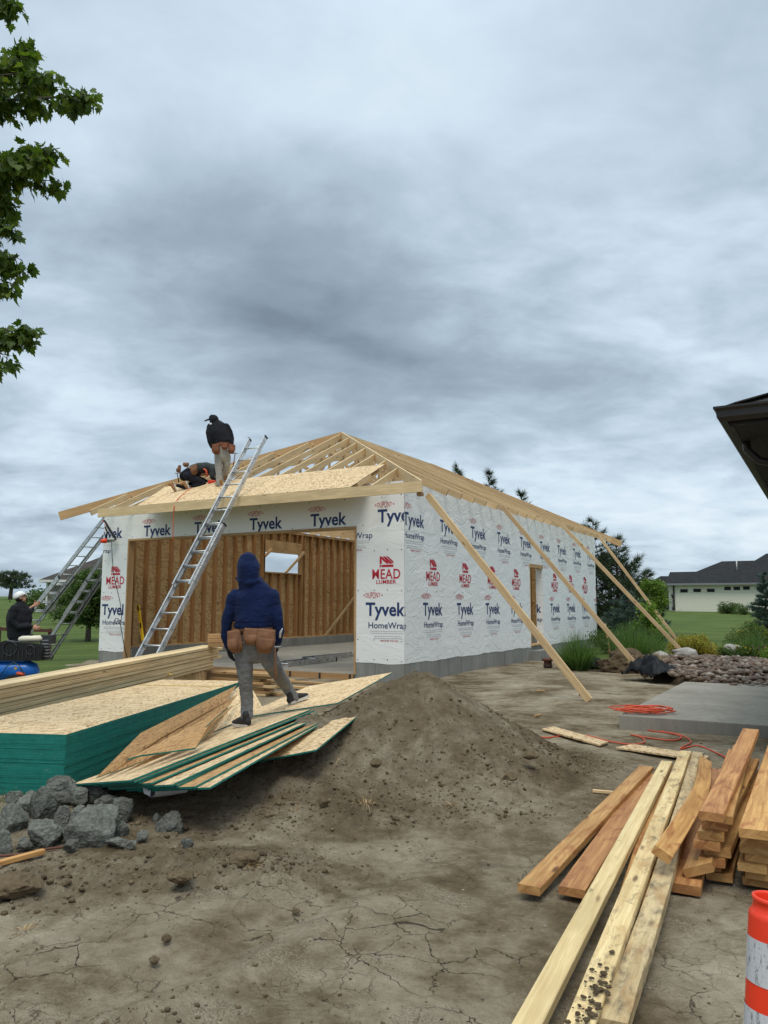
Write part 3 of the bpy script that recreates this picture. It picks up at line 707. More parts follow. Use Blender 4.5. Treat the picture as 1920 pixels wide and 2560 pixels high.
for k in range(-1, 9):
    y0 = .83+PER*k
    tyvek(mb, pR, y0, 1.375); homewrap(mb, pR, y0+.05, 1.11); dupont(mb, pR, y0-.08, 1.79); fine(mb, pR, y0+.06, 1.11)
    mead(mb, pR, y0+.16, 2.13)
    y1 = -.06+PER*k
    tyvek(mb, pR, y1+(.0), 3.27); homewrap(mb, pR, y1+.03, 3.0); dupont(mb, pR, y1-.08, 3.68); fine(mb, pR, y1+.06, 3.0)
for z in (.46, .82, 1.9, 2.76, 3.25, 3.9):
    y = .1
    while y < GL:
        nails(mb, pR, y, z+random.uniform(-.02, .02)); y += random.choice([.47, .47, .94])
# wrap folded into the door opening round its far jamb, with the cut-off print
pJ = Place(lambda x, z: (x, DS1-.008, z), lambda x, z: -.20 < x < 0)
mb.quad([(-.2, DS1-.003, DZ0), (WT, DS1-.003, DZ0), (WT, DS1-.003, DZ1), (-.2, DS1-.003, DZ1)], m=0)
put_text(mb, pJ, 'k', -.19, 1.375, .14, .24, 1, .02); put_text(mb, pJ, 'ap', -.19, 1.11, .17, .125, 1, .006)
wrapR = mb.build('house_wrap', WM, garage)
# front wall
O0, O1, OZ = -8.18, -1.19, 3.24
def okF(x, z): return -GW-1e-6 <= x <= 1e-6 and .38 < z < ZT-.02 and not (O0+.02 < x < O1-.02 and z < OZ+.0)
pF = Place(lambda x, z: (x, -WT-E, z), lambda x, z: okF(x, z) and z < 3.17, (-GW, 0))
pF2 = Place(lambda x, z: (x, -WT-E-.002, z), lambda x, z: okF(x, z) and z > 3.165, (-GW, 0))
mb = MB()
fF = lambda x, z: (x, -WT, z); fF2 = lambda x, z: (x, -WT-.0025, z)
col_strip(mb, fF, O1, WT, low, 3.2, 6); col_strip(mb, fF, -GW-.01, O0, low, 3.2, 6)
col_strip(mb, fF2, -GW-.01, O0, lambda u: 3.165+.5*wavy(u*2), ZT, 4); col_strip(mb, fF2, O1, WT, lambda u: 3.165+.5*wavy(u*2), ZT, 6); mb.quad([fF2(O0, OZ), fF2(O1, OZ), fF2(O1, ZT), fF2(O0, ZT)], m=0)
tyvek(mb, pF, -.93, 1.375); homewrap(mb, pF, -.86, 1.11); dupont(mb, pF, -.99, 1.8); fine(mb, pF, -.84, 1.11); mead(mb, pF, -.77, 2.145)
put_text(mb, pF, 'HomeWrap', -1.72, 3.02, .95, .125, 1, .006); fine(mb, pF, -1.72, 3.02)
mead(mb, pF, -8.97, 2.12); tyvek(mb, pF, -9.09, 1.33); homewrap(mb, pF, -9.04, 1.07); dupont(mb, pF, -9.17, 1.76); fine(mb, pF, -9.02, 1.07)
put_text(mb, pF, 'rap', -9.13, 2.96, .28, .11, 1, .006)
for k in range(6):
    x = -.64-PER*k
    tyvek(mb, pF2, x, 3.345); dupont(mb, pF2, x-.07, 3.72)
for x in (-9.0, -8.3): put_text(mb, pF2, 'HomeWrap', -9.5, 3.07, .93, .11, 1, .006) if x == -9.0 else None
for z in (.46, .86, 1.9, 2.76): 
    for x in (-1.12, -.72, -.4, -.06, -9.05, -8.75, -8.28): nails(mb, pF, x, z+random.uniform(-.02, .02), .013)
for z in (3.32, 3.88, 4.1):
    x = -9.0
    while x < -.05: nails(mb, pF2, x, z+random.uniform(-.03, .03), .013); x += random.choice([.47, .94])
wrapF = mb.build('house_wrap', WM, garage)
# left wall and rear wall wrap with the window hole (s 6.66-8.75, z 2.72-3.42)
WS0, WS1, WZ0, WZ1 = 6.66, 8.75, 2.72, 3.40
def holed(mb, fn, a, b, z0, z1, h=None, m=0):
    if not h: mb.quad([fn(a, z0), fn(b, z0), fn(b, z1), fn(a, z1)], m=m); return
    ha, hb, hz0, hz1 = h
    for q in ((a, ha, z0, z1), (hb, b, z0, z1), (ha, hb, z0, hz0), (ha, hb, hz1, z1)):
        mb.quad([fn(q[0], q[2]), fn(q[1], q[2]), fn(q[1], q[3]), fn(q[0], q[3])], m=m)
mb = MB(); holed(mb, lambda y, z: (-GW-WT, y, z), 0, GL, ZB, ZT, (WS0, WS1, WZ0, WZ1)); holed(mb, lambda x, z: (x, GL+WT, z), -GW, 0, ZB, ZT)
mb.build('house_wrap', WM[:1], garage)

# wall framing: sheathing, studs and plates; each stud its own sub-part
def framed_wall(name, origin, ax, nrm, length, holes, mat_stud='stud_fir', panel=True, skip_stud=lambda u: False):
    """origin = lower outer corner of the sheathing, ax = along, nrm = inwards"""
    o = Vector(origin); ax = Vector(ax); nrm = Vector(nrm); up = Vector((0, 0, 1))
    P = lambda u, d, z: o+ax*u+nrm*d+up*(z-o.z)
    mb = MB(); zs = [ZB+.03, 1.62, 2.84, ZT-.01]
    def cells(a, b, z0, z1):
        for h in holes:
            if h[0] < b and h[1] > a and h[2] < z1 and h[3] > z0:
                r = []
                if a < h[0]: r += cells(a, h[0], z0, z1)
                if b > h[1]: r += cells(h[1], b, z0, z1)
                a2, b2 = max(a, h[0]), min(b, h[1])
                if z0 < h[2]: r += [(a2, b2, z0, h[2])]
                if z1 > h[3]: r += [(a2, b2, h[3], z1)]
                return r
        return [(a, b, z0, z1)]
    for i in range(3):
        u = 0.0 if i % 2 == 0 else -1.4
        while u < length:
            a, b = max(u, 0), min(u+2.8, length)
            for c in cells(a+.003, b-.003, zs[i]+.004, zs[i+1]-.004):
                q = [P(c[0], 0, c[2]), P(c[1], 0, c[2]), P(c[1], .012, c[2]), P(c[0], .012, c[2]), P(c[0], 0, c[3]), P(c[1], 0, c[3]), P(c[1], .012, c[3]), P(c[0], .012, c[3])]
                mb.hexa(q, 0)
            u += 2.8
    w = mb.build(name, MATS['osb_wall'], garage)
    first = None; cache = {}
    def stud(u, z0, z1, wd=.042):
        key = (round(z0, 2), round(z1, 2), wd)
        if key not in cache:
            m2 = MB(); m2.beam(Vector((0, 0, 0)), Vector((0, 0, z1-z0)), wd, .15, up=nrm); cache[key] = m2.build('stud', MATS[mat_stud], None, link=False)
            so = cache[key]
        else: so = cache[key].copy()
        COL.objects.link(so); so.parent = w; so.location = P(u, .088, z0)
    z0, z1 = ZB+.073, ZT-.09
    u = .03
    while u < length:
        hs = [h for h in holes if h[0]-.05 < u < h[1]+.05]
        if not skip_stud(u):
            if hs:
                h = hs[0]
                if h[2] > z0+.3: stud(u, z0, h[2]-.05)
                if h[3] < z1-.6: stud(u, h[3]+.45, z1)
            else: stud(u, z0, z1)
        u += .47
    for h in holes:
        for e in (h[0]-.07, h[0]-.025, h[1]+.025, h[1]+.07): stud(e, z0, z1)
        m2 = MB(); m2.beam(P(h[0]-.05, .088, h[3]+.03), P(h[1]+.05, .088, h[3]+.03), .14, .40, up=(0, 0, 1)); hd = m2.build('header', MATS['fir_mid'], w)
        for v in hd.data.vertices: v.co.z += .17
        if h[2] > z0+.3: m2 = MB(); m2.beam(P(h[0], .088, h[2]-.025), P(h[1], .088, h[2]-.025), .14, .042); m2.build('sill', MATS['fir_mid'], w)
    u0 = .02
    for hb in [h for h in holes if h[2] < ZB+.1]+[(length-.02, 0, 0, 0)]:
        m2 = MB(); m2.beam(P(u0, .088, ZB+.052), P(hb[0], .088, ZB+.052), .14, .042); m2.build('bottom_plate', MATS['fir_mid'], w); u0 = hb[1]
    m2 = MB(); m2.beam(P(0.02, .088, ZT-.069), P(length-.02, .088, ZT-.069), .14, .04); m2.beam(P(0.02, .088, ZT-.026), P(length-.02, .088, ZT-.026), .14, .04); m2.build('top_plate', MATS['fir_mid'], w)
    return w
framed_wall('left_wall', (-GW, 0, ZB), (0, 1, 0), (1, 0, 0), GL, [(WS0, WS1, WZ0, WZ1)])
framed_wall('rear_wall', (-GW+.02, GL, ZB), (1, 0, 0), (0, -1, 0), GW-.04, [])
framed_wall('right_wall', (0, 0.02, ZB), (0, 1, 0), (-1, 0, 0), GL-.04, [(DS0-.02, DS1-.02, 0, DZ1)])
framed_wall('front_wall', (-GW+.02, 0, ZB), (1, 0, 0), (0, 1, 0), GW-.04, [(O0+GW-.02, O1+GW-.02, 0, OZ)])
# jambs of the big opening and of the side door
mb = MB()
mb.box(O0-.02, O0+.022, -.022, .17, SLAB, OZ, t=.3); mb.box(O1-.022, O1+.02, -.022, .17, SLAB, OZ, t=.6); mb.box(O0-.02, O1+.02, -.022, .17, OZ-.002, OZ+.05, t=.2)
mb.build('door_jamb', MATS['fir_mid'], garage)
mb = MB(); mb.box(-.17, .012, DS0-.002, DS0+.035, DZ0-.04, DZ1+.01); mb.box(-.17, .02, DS0-.03, DS1+.04, DZ1-.10, DZ1+.012); mb.box(-.2, .06, DS0, DS1, DZ0-.04, DZ0)
mb.build('door_jamb', MATS['fir_mid'], garage)
# braces inside: across the window and at the right end of the left wall
mb = MB(); mb.beam((-GW+.19, WS0+1.1, WZ0-.02), (-GW+.19, WS1+.12, WZ1+.10), .04, .09, up=(0, -.5, 1)); mb.build('window_brace', MATS['pine'], garage)
mb = MB(); mb.beam((-GW+.19, WS0-.05, WZ1-.16), (-GW+.19, WS0+.3, WZ1+.08), .04, .09, up=(0, -.5, 1)); mb.build('window_brace', MATS['fir_mid'], garage)
# ---- roof: stepped hip trusses
def truss(s, k=0):
    mb = MB(); top = min(s, GL-s, GW/2); CH = .13
    full = top >= GW/2-.2
    e = OV-.02; zl = roofz(-e)
    xr = -top; xl = -(GW-top); zt = roofz(top)
    y = s
    B = lambda p, q, h=CH, w=.038, tp=True, t=None: mb.beam(p, q, w, h, up=(0, 0, 1), top=tp, t=t)
    B((e, y, zl), (xr, y, zt)); B((-GW-.12, y, roofz(-.12)), (xl, y, zt))
    if not full and k % 2 and s < GW/2:
        a_ = MB(); a_.beam((e, y, zl), (xr, y, zt), .038, CH, top=True); a_.build('top_chord', MATS['pine'], garage)
        a_ = MB(); a_.beam((-GW-.12, y, roofz(-.12)), (xl, y, zt), .038, CH, top=True); return a_.build('top_chord', MATS['pine'], garage)
    if not full: B((xl, y, zt-.16), (xr, y, zt-.16))
    bz = ZT+.002; B((-.01, y, bz+CH), (-GW+.01, y, bz+CH))
    # webs
    y2 = y
    N_ = 4
    xsn = [-.9-(GW-1.8)*i/N_ for i in range(N_+1)]
    for i, x in enumerate(xsn):
        d = min(-x, GW+x); z = roofz(min(d, top)) - (.16 if d > top and not full else .0) - CH
        if z-bz-CH > .12:
            B((x, y2, bz+CH), (x, y2, z), .09, .036, False)
            if i+1 < len(xsn):
                x2 = xsn[i+1]; d2 = min(-x2, GW+x2); z2 = roofz(min(d2, top))-(.16 if d2 > top and not full else 0)-CH
                if z2-bz-CH > .12: 
                    if x > -GW/2+.1: B((x, y2, bz+CH), (x2, y2, z2), .09, .034, False)
                    else: B((x, y2, z), (x2, y2, bz+CH), .09, .034, False)
    return mb.build('truss', MATS['pine'], garage)
ss = [.45+.7*k for k in range(21)]
for k, s in enumerate(ss): truss(s, k+1)
# hip boards to the four true eave corners; front left and rear right ones run out past the fascia
def member(name, p, q, w, h, m='pine', top=True, ext=0):
    mb = MB(); mb.beam(p, q, w, h, top=top, ext=ext); return mb.build(name, MATS[m], garage)
HB = .23; up_ = .035
pk = GW/2
member('hip_board', (OV, -OV, ZE+up_), (-pk, pk, roofz(pk)+up_), .038, HB, 'pine_pale')
member('hip_board', (-GW-OV, -OV, ZE+up_), (-pk, pk, roofz(pk)+up_), .038, HB, 'fir_mid')
member('hip_board', (OV, GL+OV, ZE+up_), (-pk, GL-pk, roofz(pk)+up_), .038, HB, 'fir_mid')
member('hip_board', (-GW+.0, GL, roofz(0)+up_), (-pk, GL-pk, roofz(pk)+up_), .038, HB, 'pine')
member('ridge_board', (-pk, pk, roofz(pk)+.02), (-pk, GL-pk, roofz(pk)+.02), .038, .16, 'pine_pale')
# front and rear jack rafters
k = 0; x = -.35
while x > -GW+.2:
    d = min(-x, GW+x)
    member('jack_rafter', (x, -OV+.02, roofz(-OV+.02)), (x, d-.03, roofz(d-.03)), .038, .14, 'pine_pale')
    member('jack_rafter', (x-.05, GL+.1, roofz(-.1)), (x-.05, GL-d+.05, roofz(d-.05)), .038, .14)
    x -= .70; k += 1
mb = MB(); mb.beam((OV+.02, -OV-.004, ZE+.02), (-3.9, -OV-.004, ZE+.02), .038, .215, top=True, t=.55); mb.beam((-3.9, -OV-.004, ZE+.02), (-8.40, -OV-.004, ZE+.02), .038, .215, top=True, t=.75)
fascia = mb.build('fascia_board', MATS['pine_pale'], garage)
mb = MB(); mb.box(OV-.12, OV-.02, -OV+.03, -OV+.14, ZE-.26, ZE-.19, t=.1); mb.build('fascia_block', MATS['fir'], garage)
# sheathing panels on the front slope
n_ = Vector((0, -K, 1)).normalized()
def rq(x0, x1, s0, s1, th=.014, sk0=0, sk1=0):
    f = lambda x, s: Vector((x, s, roofz(s)))+n_*(th+.003)
    return [f(x0, s0), f(x1, s0), f(x1+sk1, s1), f(x0+sk0, s1)]
for x0, x1 in ((-7.05, -5.75), (-5.745, -3.31), (-3.305, -.83)):
    mb = MB(); mb.slab(rq(x0, x1, -.80, .66, sk0=(-.55 if x0 < -7 else 0)), .014, 0, 1); mb.build('roof_panel', [MATS['osb'], MATS['black_plastic']], garage)
mb = MB(); mb.beam((-.83, -.55, roofz(-.55)-.0), (-.83, .0, roofz(0)), .038, .09, top=True); mb.build('lookout', MATS['pine'], garage)
# short step at the side door, roll of cord etc. stand on their own below
mb = MB(); mb.beam((-GW+.20, 10.25, .42), (-GW+.20, 13.1, 2.45), .04, .10, up=(0, -.7, 1)); mb.build('wall_brace', MATS['pine'], garage)

# ================================================================== diagonal braces propping the walls
def plank(name, label, cat, p, q, w, h, m, up=(0, 0, 1), group=None, t=None, top=None, bev=.003):
    p = Vector(p); q = Vector(q); mb = MB(); mb.beam(p, q, w, h, up=up, t=t, top=top); o = mb.build(name, MATS[m]); settle(o, q)
    if bev:
        b = o.modifiers.new('bevel', 'BEVEL'); b.width = bev; b.segments = 1; b.limit_method = 'ANGLE'
    return tag(o, label, cat, group)
BG = 'diagonal boards bracing the long wall'
f1 = G(1474, 1752, .02)
plank('diagonal_brace', 'nearest and thickest brace board running from the eave corner down to the bare soil', 'brace board', L2W((.86, -.62, 3.76)), f1, .045, .13, 'pine', group=BG, t=.7)
plank('diagonal_brace', 'second brace board from the eave corner, ending behind the clump of dug-up soil', 'brace board', L2W((.88, 3.39, 3.95)), L2W((.8+3.3, 3.39, .05)), .045, .10, 'pine', group=BG, t=.3)
plank('diagonal_brace', 'third brace board from the eave corner, coming down behind the yellow-leaved bush', 'brace board', L2W((.88, 7.98, 3.98)), L2W((.8+3.6, 7.98, .05)), .045, .10, 'pine', group=BG, t=.45)
plank('diagonal_brace', 'farthest brace board, nailed at the far end of the wrapped wall', 'brace board', L2W((.88, 12.06, 4.0)), L2W((.8+2.8, 12.06, .1)), .045, .09, 'pine', group=BG, t=.6)
p = D(1512, 1560, 26); q = D(1526, 1645, 25.6)
plank('brace_stake', 'short brown board leaning on the far corner of the wrapped wall', 'board', p, q, .05, .11, 'fir_mid')
mb = MB(); sp_ = G(1448, 1732, .0); mb.tube([G(1447, 1748, -.05), G(1452, 1718, .16)], .014, 8); o = mb.build('ground_stake', MATS['dark_metal']); settle(o, sp_); tag(o, 'dark steel stake driven in beside the foot of the nearest brace', 'stake')

# ================================================================== ladders
def ladder(name, label, foot, top, width, side, sections=2, m='aluminium', group=None, rung=.38, depth=.105, fly=.55, feet=True):
    foot = Vector(foot); top = Vector(top); d = (top-foot).normalized(); sd_ = Vector(side).normalized(); nr = sd_.cross(d).normalized()
    if nr.z < 0: nr = -nr
    L = (top-foot).length; root = thing(name, label, 'ladder', foot, 0, group)
    def at(u, v, w): return d*u+sd_*v+nr*w
    for k in range(sections):
        u0, u1 = (0, L*.60) if (k == 0 and sections == 2) else ((round(L*.34/rung)*rung if fly else 0, L) if sections == 2 else (0, L))
        wd = width/2-(.028 if k == 1 else 0); off = 0 if k == 0 else .055
        for s in (-1, 1):
            mb = MB(); c = at(u0, s*wd, off); e = at(u1, s*wd, off)
            mb.beam(c, e, .006, depth, up=nr, t=.5)
            for f in (-1, 1):
                q = nr*(f*(depth/2-.003)); mb.beam(c+q-sd_*s*.018, e+q-sd_*s*.018, .038, .006, up=nr, t=.5)
            r = mb.build('side_rail', MATS[m], root)
            mb = MB(); n_r = int((u1-u0)/rung)
            for j in range(n_r):
                u = u0+.12+j*rung; mb.blob(at(u, s*(wd+.004), off), .012, .012, .012, n=6, k=4)
            mb.build('rung_rivets', MATS['black_plastic'], r)
            mb = MB(); mb.beam(at(u1-.02, s*wd, off), at(u1+.012, s*wd, off), .034, depth+.006, up=nr); mb.build('end_cap', MATS['black_plastic'], r)
        n_r = int((u1-u0-.1)/rung)+1
        for j in range(n_r):
            u = u0+.12+j*rung
            mb = MB(); mb.tube([at(u, -wd, off), at(u, wd, off)], .0185, 8); mb.build('rung', MATS[m], root)
    if feet:
        for s in (-1, 1):
            mb = MB(); mb.beam(at(-.03, s*(width/2+.02), 0), at(.10, s*(width/2+.02), 0), .02, .11, up=nr); mb.build('foot_pad', MATS['rubber'], root)
    return root
side_f = L2W((1, 0, 0))-L2W((0, 0, 0)); side_s = L2W((0, 1, 0))-L2W((0, 0, 0))
_o = W2L(Vector((0, 0, CAMZ))); _r = W2L(Vector((0, 0, CAMZ))+ray(578, 1240))-_o; c0 = _o+_r*((-OV-.06-_o.y)/_r.y); con = L2W((c0.x, -OV-.10, 4.02)); ft = L2W((c0.x, -OV-.10-2.62, .06)); dv = (con-ft); tp = ft+dv*1.375
ladder('extension_ladder', 'long aluminium extension ladder leaning on the front eave board, foot behind the lumber', ft, tp, .55, side_f, group='extension ladders at the garage')
lt = L2W((-GW-.12, .35, 3.90)); lf = L2W((-GW-4.5, .35, .05))
ladder('extension_ladder', 'grey extension ladder at the left wall with the nail gun hung on its top', lf, lt, .52, side_s, m='aluminium', group='extension ladders at the garage')
lt3 = L2W((-GW-.10, .9, 3.7)); lf3 = L2W((-GW-2.9, .5, .05))
ladder('extension_ladder', 'duller ladder standing steeply behind the one with the nail gun', lf3, lt3, .46, side_s, m='aluminium_old', group='extension ladders at the garage', fly=.3)
a = G(700, 1660, SLAB+.06); b = G(893, 1640, SLAB+.06); dl = (b-a).normalized()
ladder('extension_ladder', 'aluminium ladder lying flat on the garage floor', a, b, .46, Vector((-dl.y, dl.x, 0)), sections=2, group='extension ladders at the garage', feet=False)

# ---- nail gun with its hose, red hose on the roof, level
ng = D(268, 1330, 20.3); root = thing('nail_gun', 'orange and grey nail gun hanging from the top of the left ladder', 'nail gun', ng)
def rel(mb, name, m, root, mods=None):
    o = mb.build(name, MATS[m]); o.data.transform(Matrix.Translation(-Vector(root.location))); o.parent = root; return o
def pt(x, y, d=20.3): return D(x, y, d)
mb = MB(); mb.beam(pt(261, 1301), pt(290, 1348), .03, .09, up=(0, 1, 0)); rel(mb, 'magazine', 'black_plastic', root)
mb = MB(); mb.beam(pt(265, 1314, 20.26), pt(281, 1341, 20.26), .012, .05, up=(0, 1, 0)); rel(mb, 'nail_strip', 'grey_metal', root)
mb = MB(); mb.tube([pt(258, 1352), pt(270, 1351), pt(284, 1349), pt(290, 1348)], [.05, .062, .055, .03], 12, round_=1); rel(mb, 'gun_body', 'aluminium_old', root)
mb = MB(); mb.tube([pt(255, 1353, 20.28), pt(264, 1352, 20.28)], [.05, .064], 12, round_=1); rel(mb, 'end_cap', 'red_orange', root)
mb = MB(); mb.tube([pt(266, 1346), pt(268, 1330), pt(263, 1318)], [.02, .024, .02], 8, round_=1); rel(mb, 'grip', 'black_plastic', root)
mb = MB(); mb.box(*sum([[v-.02, v+.02] for v in pt(259, 1302)], [])); rel(mb, 'hook', 'red_orange', root)
def cable(name, label, cat, pts, r, m, close=False):
    P = [Vector(p) for p in pts]; out = []
    for i in range(len(P)-1):                      # Catmull-Rom
        p0 = P[max(i-1, 0)]; p1 = P[i]; p2 = P[i+1]; p3 = P[min(i+2, len(P)-1)]
        for k in range(6):
            t = k/6; out.append(.5*((2*p1)+(p2-p0)*t+(2*p0-5*p1+4*p2-p3)*t*t+(3*p1-p0-3*p2+p3)*t**3))
    out.append(P[-1]); mb = MB(); mb.tube(out, r, 6, side=(0, .3, 1)); o = mb.build(name, MATS[m]); settle(o, P[0]); return tag(o, label, cat) if label else o
wf = lambda x, y: L2W(tuple(W2L(D(x, y, 20.5))[0:1])+(-.03, D(x, y, 20.5).z))
cable('air_hose', 'thin dark hose hanging from the nail gun down the left wall piece', 'hose', [pt(279, 1356, 20.2)]+[D(x, y, 20.15) for x, y in ((281, 1400), (287, 1450), (299, 1500), (304, 1540), (300, 1556), (291, 1560), (286, 1552), (291, 1546), (299, 1553), (306, 1590), (312, 1622), (320, 1650))], .009, 'black_plastic')
def roofpt(x, y, off=.02):
    o = W2L(Vector((0, 0, CAMZ))); d = W2L(Vector((0, 0, CAMZ))+ray(x, y))-o
    k = (ZE+K*(o.y+OV)-o.z)/(d.z-K*d.y); p = o+d*k; p.z += off; return L2W(p)
fb_ = lambda x, y, s=-OV-.04: (lambda o, d: L2W(o+d*((s-o.y)/d.y)))(W2L(Vector((0, 0, CAMZ))), W2L(Vector((0, 0, CAMZ))+ray(x, y))-W2L(Vector((0, 0, CAMZ))))
cable('air_hose', 'thin red hose trailing from the kneeling worker over the eave', 'hose', [roofpt(516, 1201, .1), roofpt(495, 1210), roofpt(478, 1222), roofpt(455, 1240), roofpt(441, 1254), fb_(435, 1268), fb_(434, 1290), fb_(433, 1320), fb_(432, 1352)], .011, 'cord_red')
p0 = D(345, 1512, 21.1); p1 = D(361, 1624, 20.75)
root = thing('spirit_level', 'long yellow level leaning on the studs just inside the garage opening', 'level', p1)
mb = MB(); mb.beam(p0, p1, .035, .07, up=(1, -.4, 0)); rel(mb, 'frame', 'yellow', root)
for f in (.08, .47, .86):
    c = p0.lerp(p1, f); d = (p1-p0).normalized()*.07; mb = MB(); mb.beam(c-d, c+d, .04, .045, up=(1, -.4, 0)); rel(mb, 'vial_window', 'black_plastic', root)

# ================================================================== sheets and lumber on the left
BD = Vector((.62, 4.4, 0)).normalized(); BN = Vector((-BD.y, BD.x, 0)); B0 = Vector((-2.7, 6.78, 0)); BL, BW, BH = 4.75, 1.24, .50
bun = thing('panel_bundle', 'strapped bundle of new wood panels with green painted edges on the grass', 'panel bundle', B0)
mb = MB(); nsh = 38
for i in range(nsh):
    j = random.uniform(-.0035, .0035); j2 = random.uniform(-.003, .003); z0 = -.04+i*(BH+.04)/nsh; z1 = z0+(BH+.04)/nsh-.0012
    a = BD*j-BN*j2
    q = [a, a+BD*BL, a+BD*BL+BN*BW, a+BN*BW]
    top = (i == nsh-1)
    c = [Vector((p.x, p.y, z0)) for p in q]+[Vector((p.x, p.y, z1)) for p in q]
    mb.hexa(c, 0 if top else 1, t=.6 if top else random.random(), edge_m=1)
mb.build('panel_stack', [MATS['osb'], MATS['green_edge']], bun)
mb = MB()
def strap_at(u, col):
    a = BD*u; z = BH+.004; mb = MB(); w = BD*.016
    for i in range(6):
        p = a+BN*(BW*i/6); q = a+BN*(BW*(i+1)/6); k = lambda v: Vector((v.x, v.y, z))
        mb.quad([k(p-w)+Vector((0, 0, 0)), k(p+w), k(q+w), k(q-w)])
    return mb.build('strap', MATS[col], bun)
strap_at(3.95, 'yellow')
z = BH+.006; mb = MB(); pp = [G(362, 1686, BH+.01), G(380, 1679, BH+.06), G(398, 1677, BH+.05), G(416, 1683, BH+.01), G(428, 1686, BH+.006)]
for i in range(4): mb.beam(pp[i]-bun.location, pp[i+1]-bun.location, .05, .003, t=.5)
mb.build('strap', MATS['yellow'], bun)
# stack of long pale boards behind the bundle
SD = Vector((.71, 4.33, 0)).normalized(); SNrm = Vector((-SD.y, SD.x, 0)); S0 = Vector((-3.38, 12.6, 0)); LG = 'long pale boards stacked behind the panel bundle'
RN_ = ['bottom', 'second', 'third', 'fourth', 'fifth', 'sixth', 'seventh', 'top']
for r in range(8):
    for c in range(3):
        if c > 0 and r < 6: continue
        if c == 2 and r == 7: continue
        u0 = -5.4+random.uniform(-.1, .1); u1 = 2.0+random.uniform(-.13, .12)+(.2 if r in (3, 6) else 0)-(.3 if r < 3 else 0); zz = .46+.05*r; off = c*.17+random.uniform(-.006, .008)+(.02 if r % 3 == 0 else 0)
        a = S0+SD*u0+SNrm*(off+.08); b = S0+SD*u1+SNrm*(off+.08); sl = .006
        a.z = zz-sl*4-.085; b.z = zz+sl*2+.005
        col = ['front', 'middle', 'back'][c]
        plank('long_board', f'long pale board, {RN_[r]} row in the {col} column of the long stack on the left', 'board', a, b, .16, .044, 'pine_pale' if r != 5 else 'pine', group=LG)
for u in (-4.2, -1.0, 1.5):
    c = S0+SD*u+SNrm*.3
    plank('bearer_block', f'timber bearer under the {"near" if u < -3 else "middle" if u < 0 else "far"} part of the long board stack', 'block', c-SNrm*.25+Vector((0, 0, .2)), c+SNrm*.3+Vector((0, 0, .2)), .14, .40, 'fir', group='bearers under the long stack')
# box on the stack end
c = D(541, 1597, 14.2); root = thing('wooden_block', 'reddish stack of short wood blocks standing on the right end of the long boards', 'wood block', (c.x, c.y, c.z-.1))
for k in range(3):
    mb = MB(); mb.beam(Vector((-.14, 0, .0+.075*k)), Vector((.14, .03, .0+.075*k)), .22, .07, t=.2+k*.3); mb.build('block', MATS['fir'], root)
# short boards piled crosswise beyond the bundle
OG = 'short boards piled before the garage opening'
base = G(600, 1738, 0)
for r in range(8):
    for c in range(2):
        L_ = random.uniform(1.35, 1.9); a_ = -.42+random.uniform(-.10, .1); d = Vector((math.cos(a_), math.sin(a_), 0)); nn_ = Vector((-d.y, d.x, 0))
        p = base+Vector((random.uniform(-.12, .12)-.15, .1, .03+r*.05))+nn_*(c*.2+random.uniform(-.02, .02))
        plank('short_board', f'short fir board, {RN_[r] if r < 7 else "top"} layer, {"near" if c == 0 else "far"} side of the crosswise pile', 'board', p-d*L_/2, p+d*L_/2, .16, .044, 'fir_mid' if (r+c) % 3 else 'pine', group=OG)
p = G(467, 1690, .35)
mb = MB(); mb.hexa([p+Vector(v) for v in [(-.2,-.1,-.3),(.22,-.2,-.3),(.3,.1,-.3),(-.12,.2,-.3),(-.2,-.1,.13),(.2,-.2,.12),(.28,.1,.13),(-.12,.2,.13)]]); o = mb.build('panel_offcut', MATS['osb_wall']); settle(o, p); tag(o, 'brown block of panel offcuts between the long boards and the crosswise pile', 'offcut')

# slid-down sheets: each sheet is its own thing
def sheet(label, q, th=.0135, m='osb', t=None, under=None):
    q = [Vector(p) for p in q]; n = (q[1]-q[0]).cross(q[3]-q[0])
    if n.z < 0: q = [q[0], q[3], q[2], q[1]]
    mb = MB(); mb.slab(q, th, 0, 1, t); o = mb.build('sheathing_sheet', [MATS[m], MATS['green_edge']]); settle(o, q[0]); return tag(o, label, 'wood panel', 'wood panels slid off the bundle')
MS = [D(181, 1960, 6.6), D(325, 1950, 5.75), D(777, 1773, 8.0)]; MS.append(MS[0]+MS[2]-MS[1])
nmS = (MS[1]-MS[0]).cross(MS[3]-MS[0]).normalized()
if nmS.z < 0: nmS = -nmS
def onplane(px, py, p0, n, off=0.0):
    r = ray(px, py); o = Vector((0, 0, CAMZ)); return o+r*((p0-o).dot(n)/r.dot(n))+n*off
up3 = lambda q, z: [p+Vector((0, 0, z)) for p in q]
sheet('pale panel under the left shoe of the man in blue, topmost flat one', MS, t=.7)
TS = [D(591, 1795, 8.85), D(844, 1757, 8.3), D(980, 1681, 10.5)]; TS.append(TS[0]+TS[2]-TS[1])
nmT = (TS[1]-TS[0]).cross(TS[3]-TS[0]).normalized()
if nmT.z < 0: nmT = -nmT
sheet('pale panel under the right shoe of the man in blue, pointing at the garage', TS, t=.9)
ordn = ['second', 'third', 'fourth', 'fifth', 'sixth', 'seventh', 'eighth']
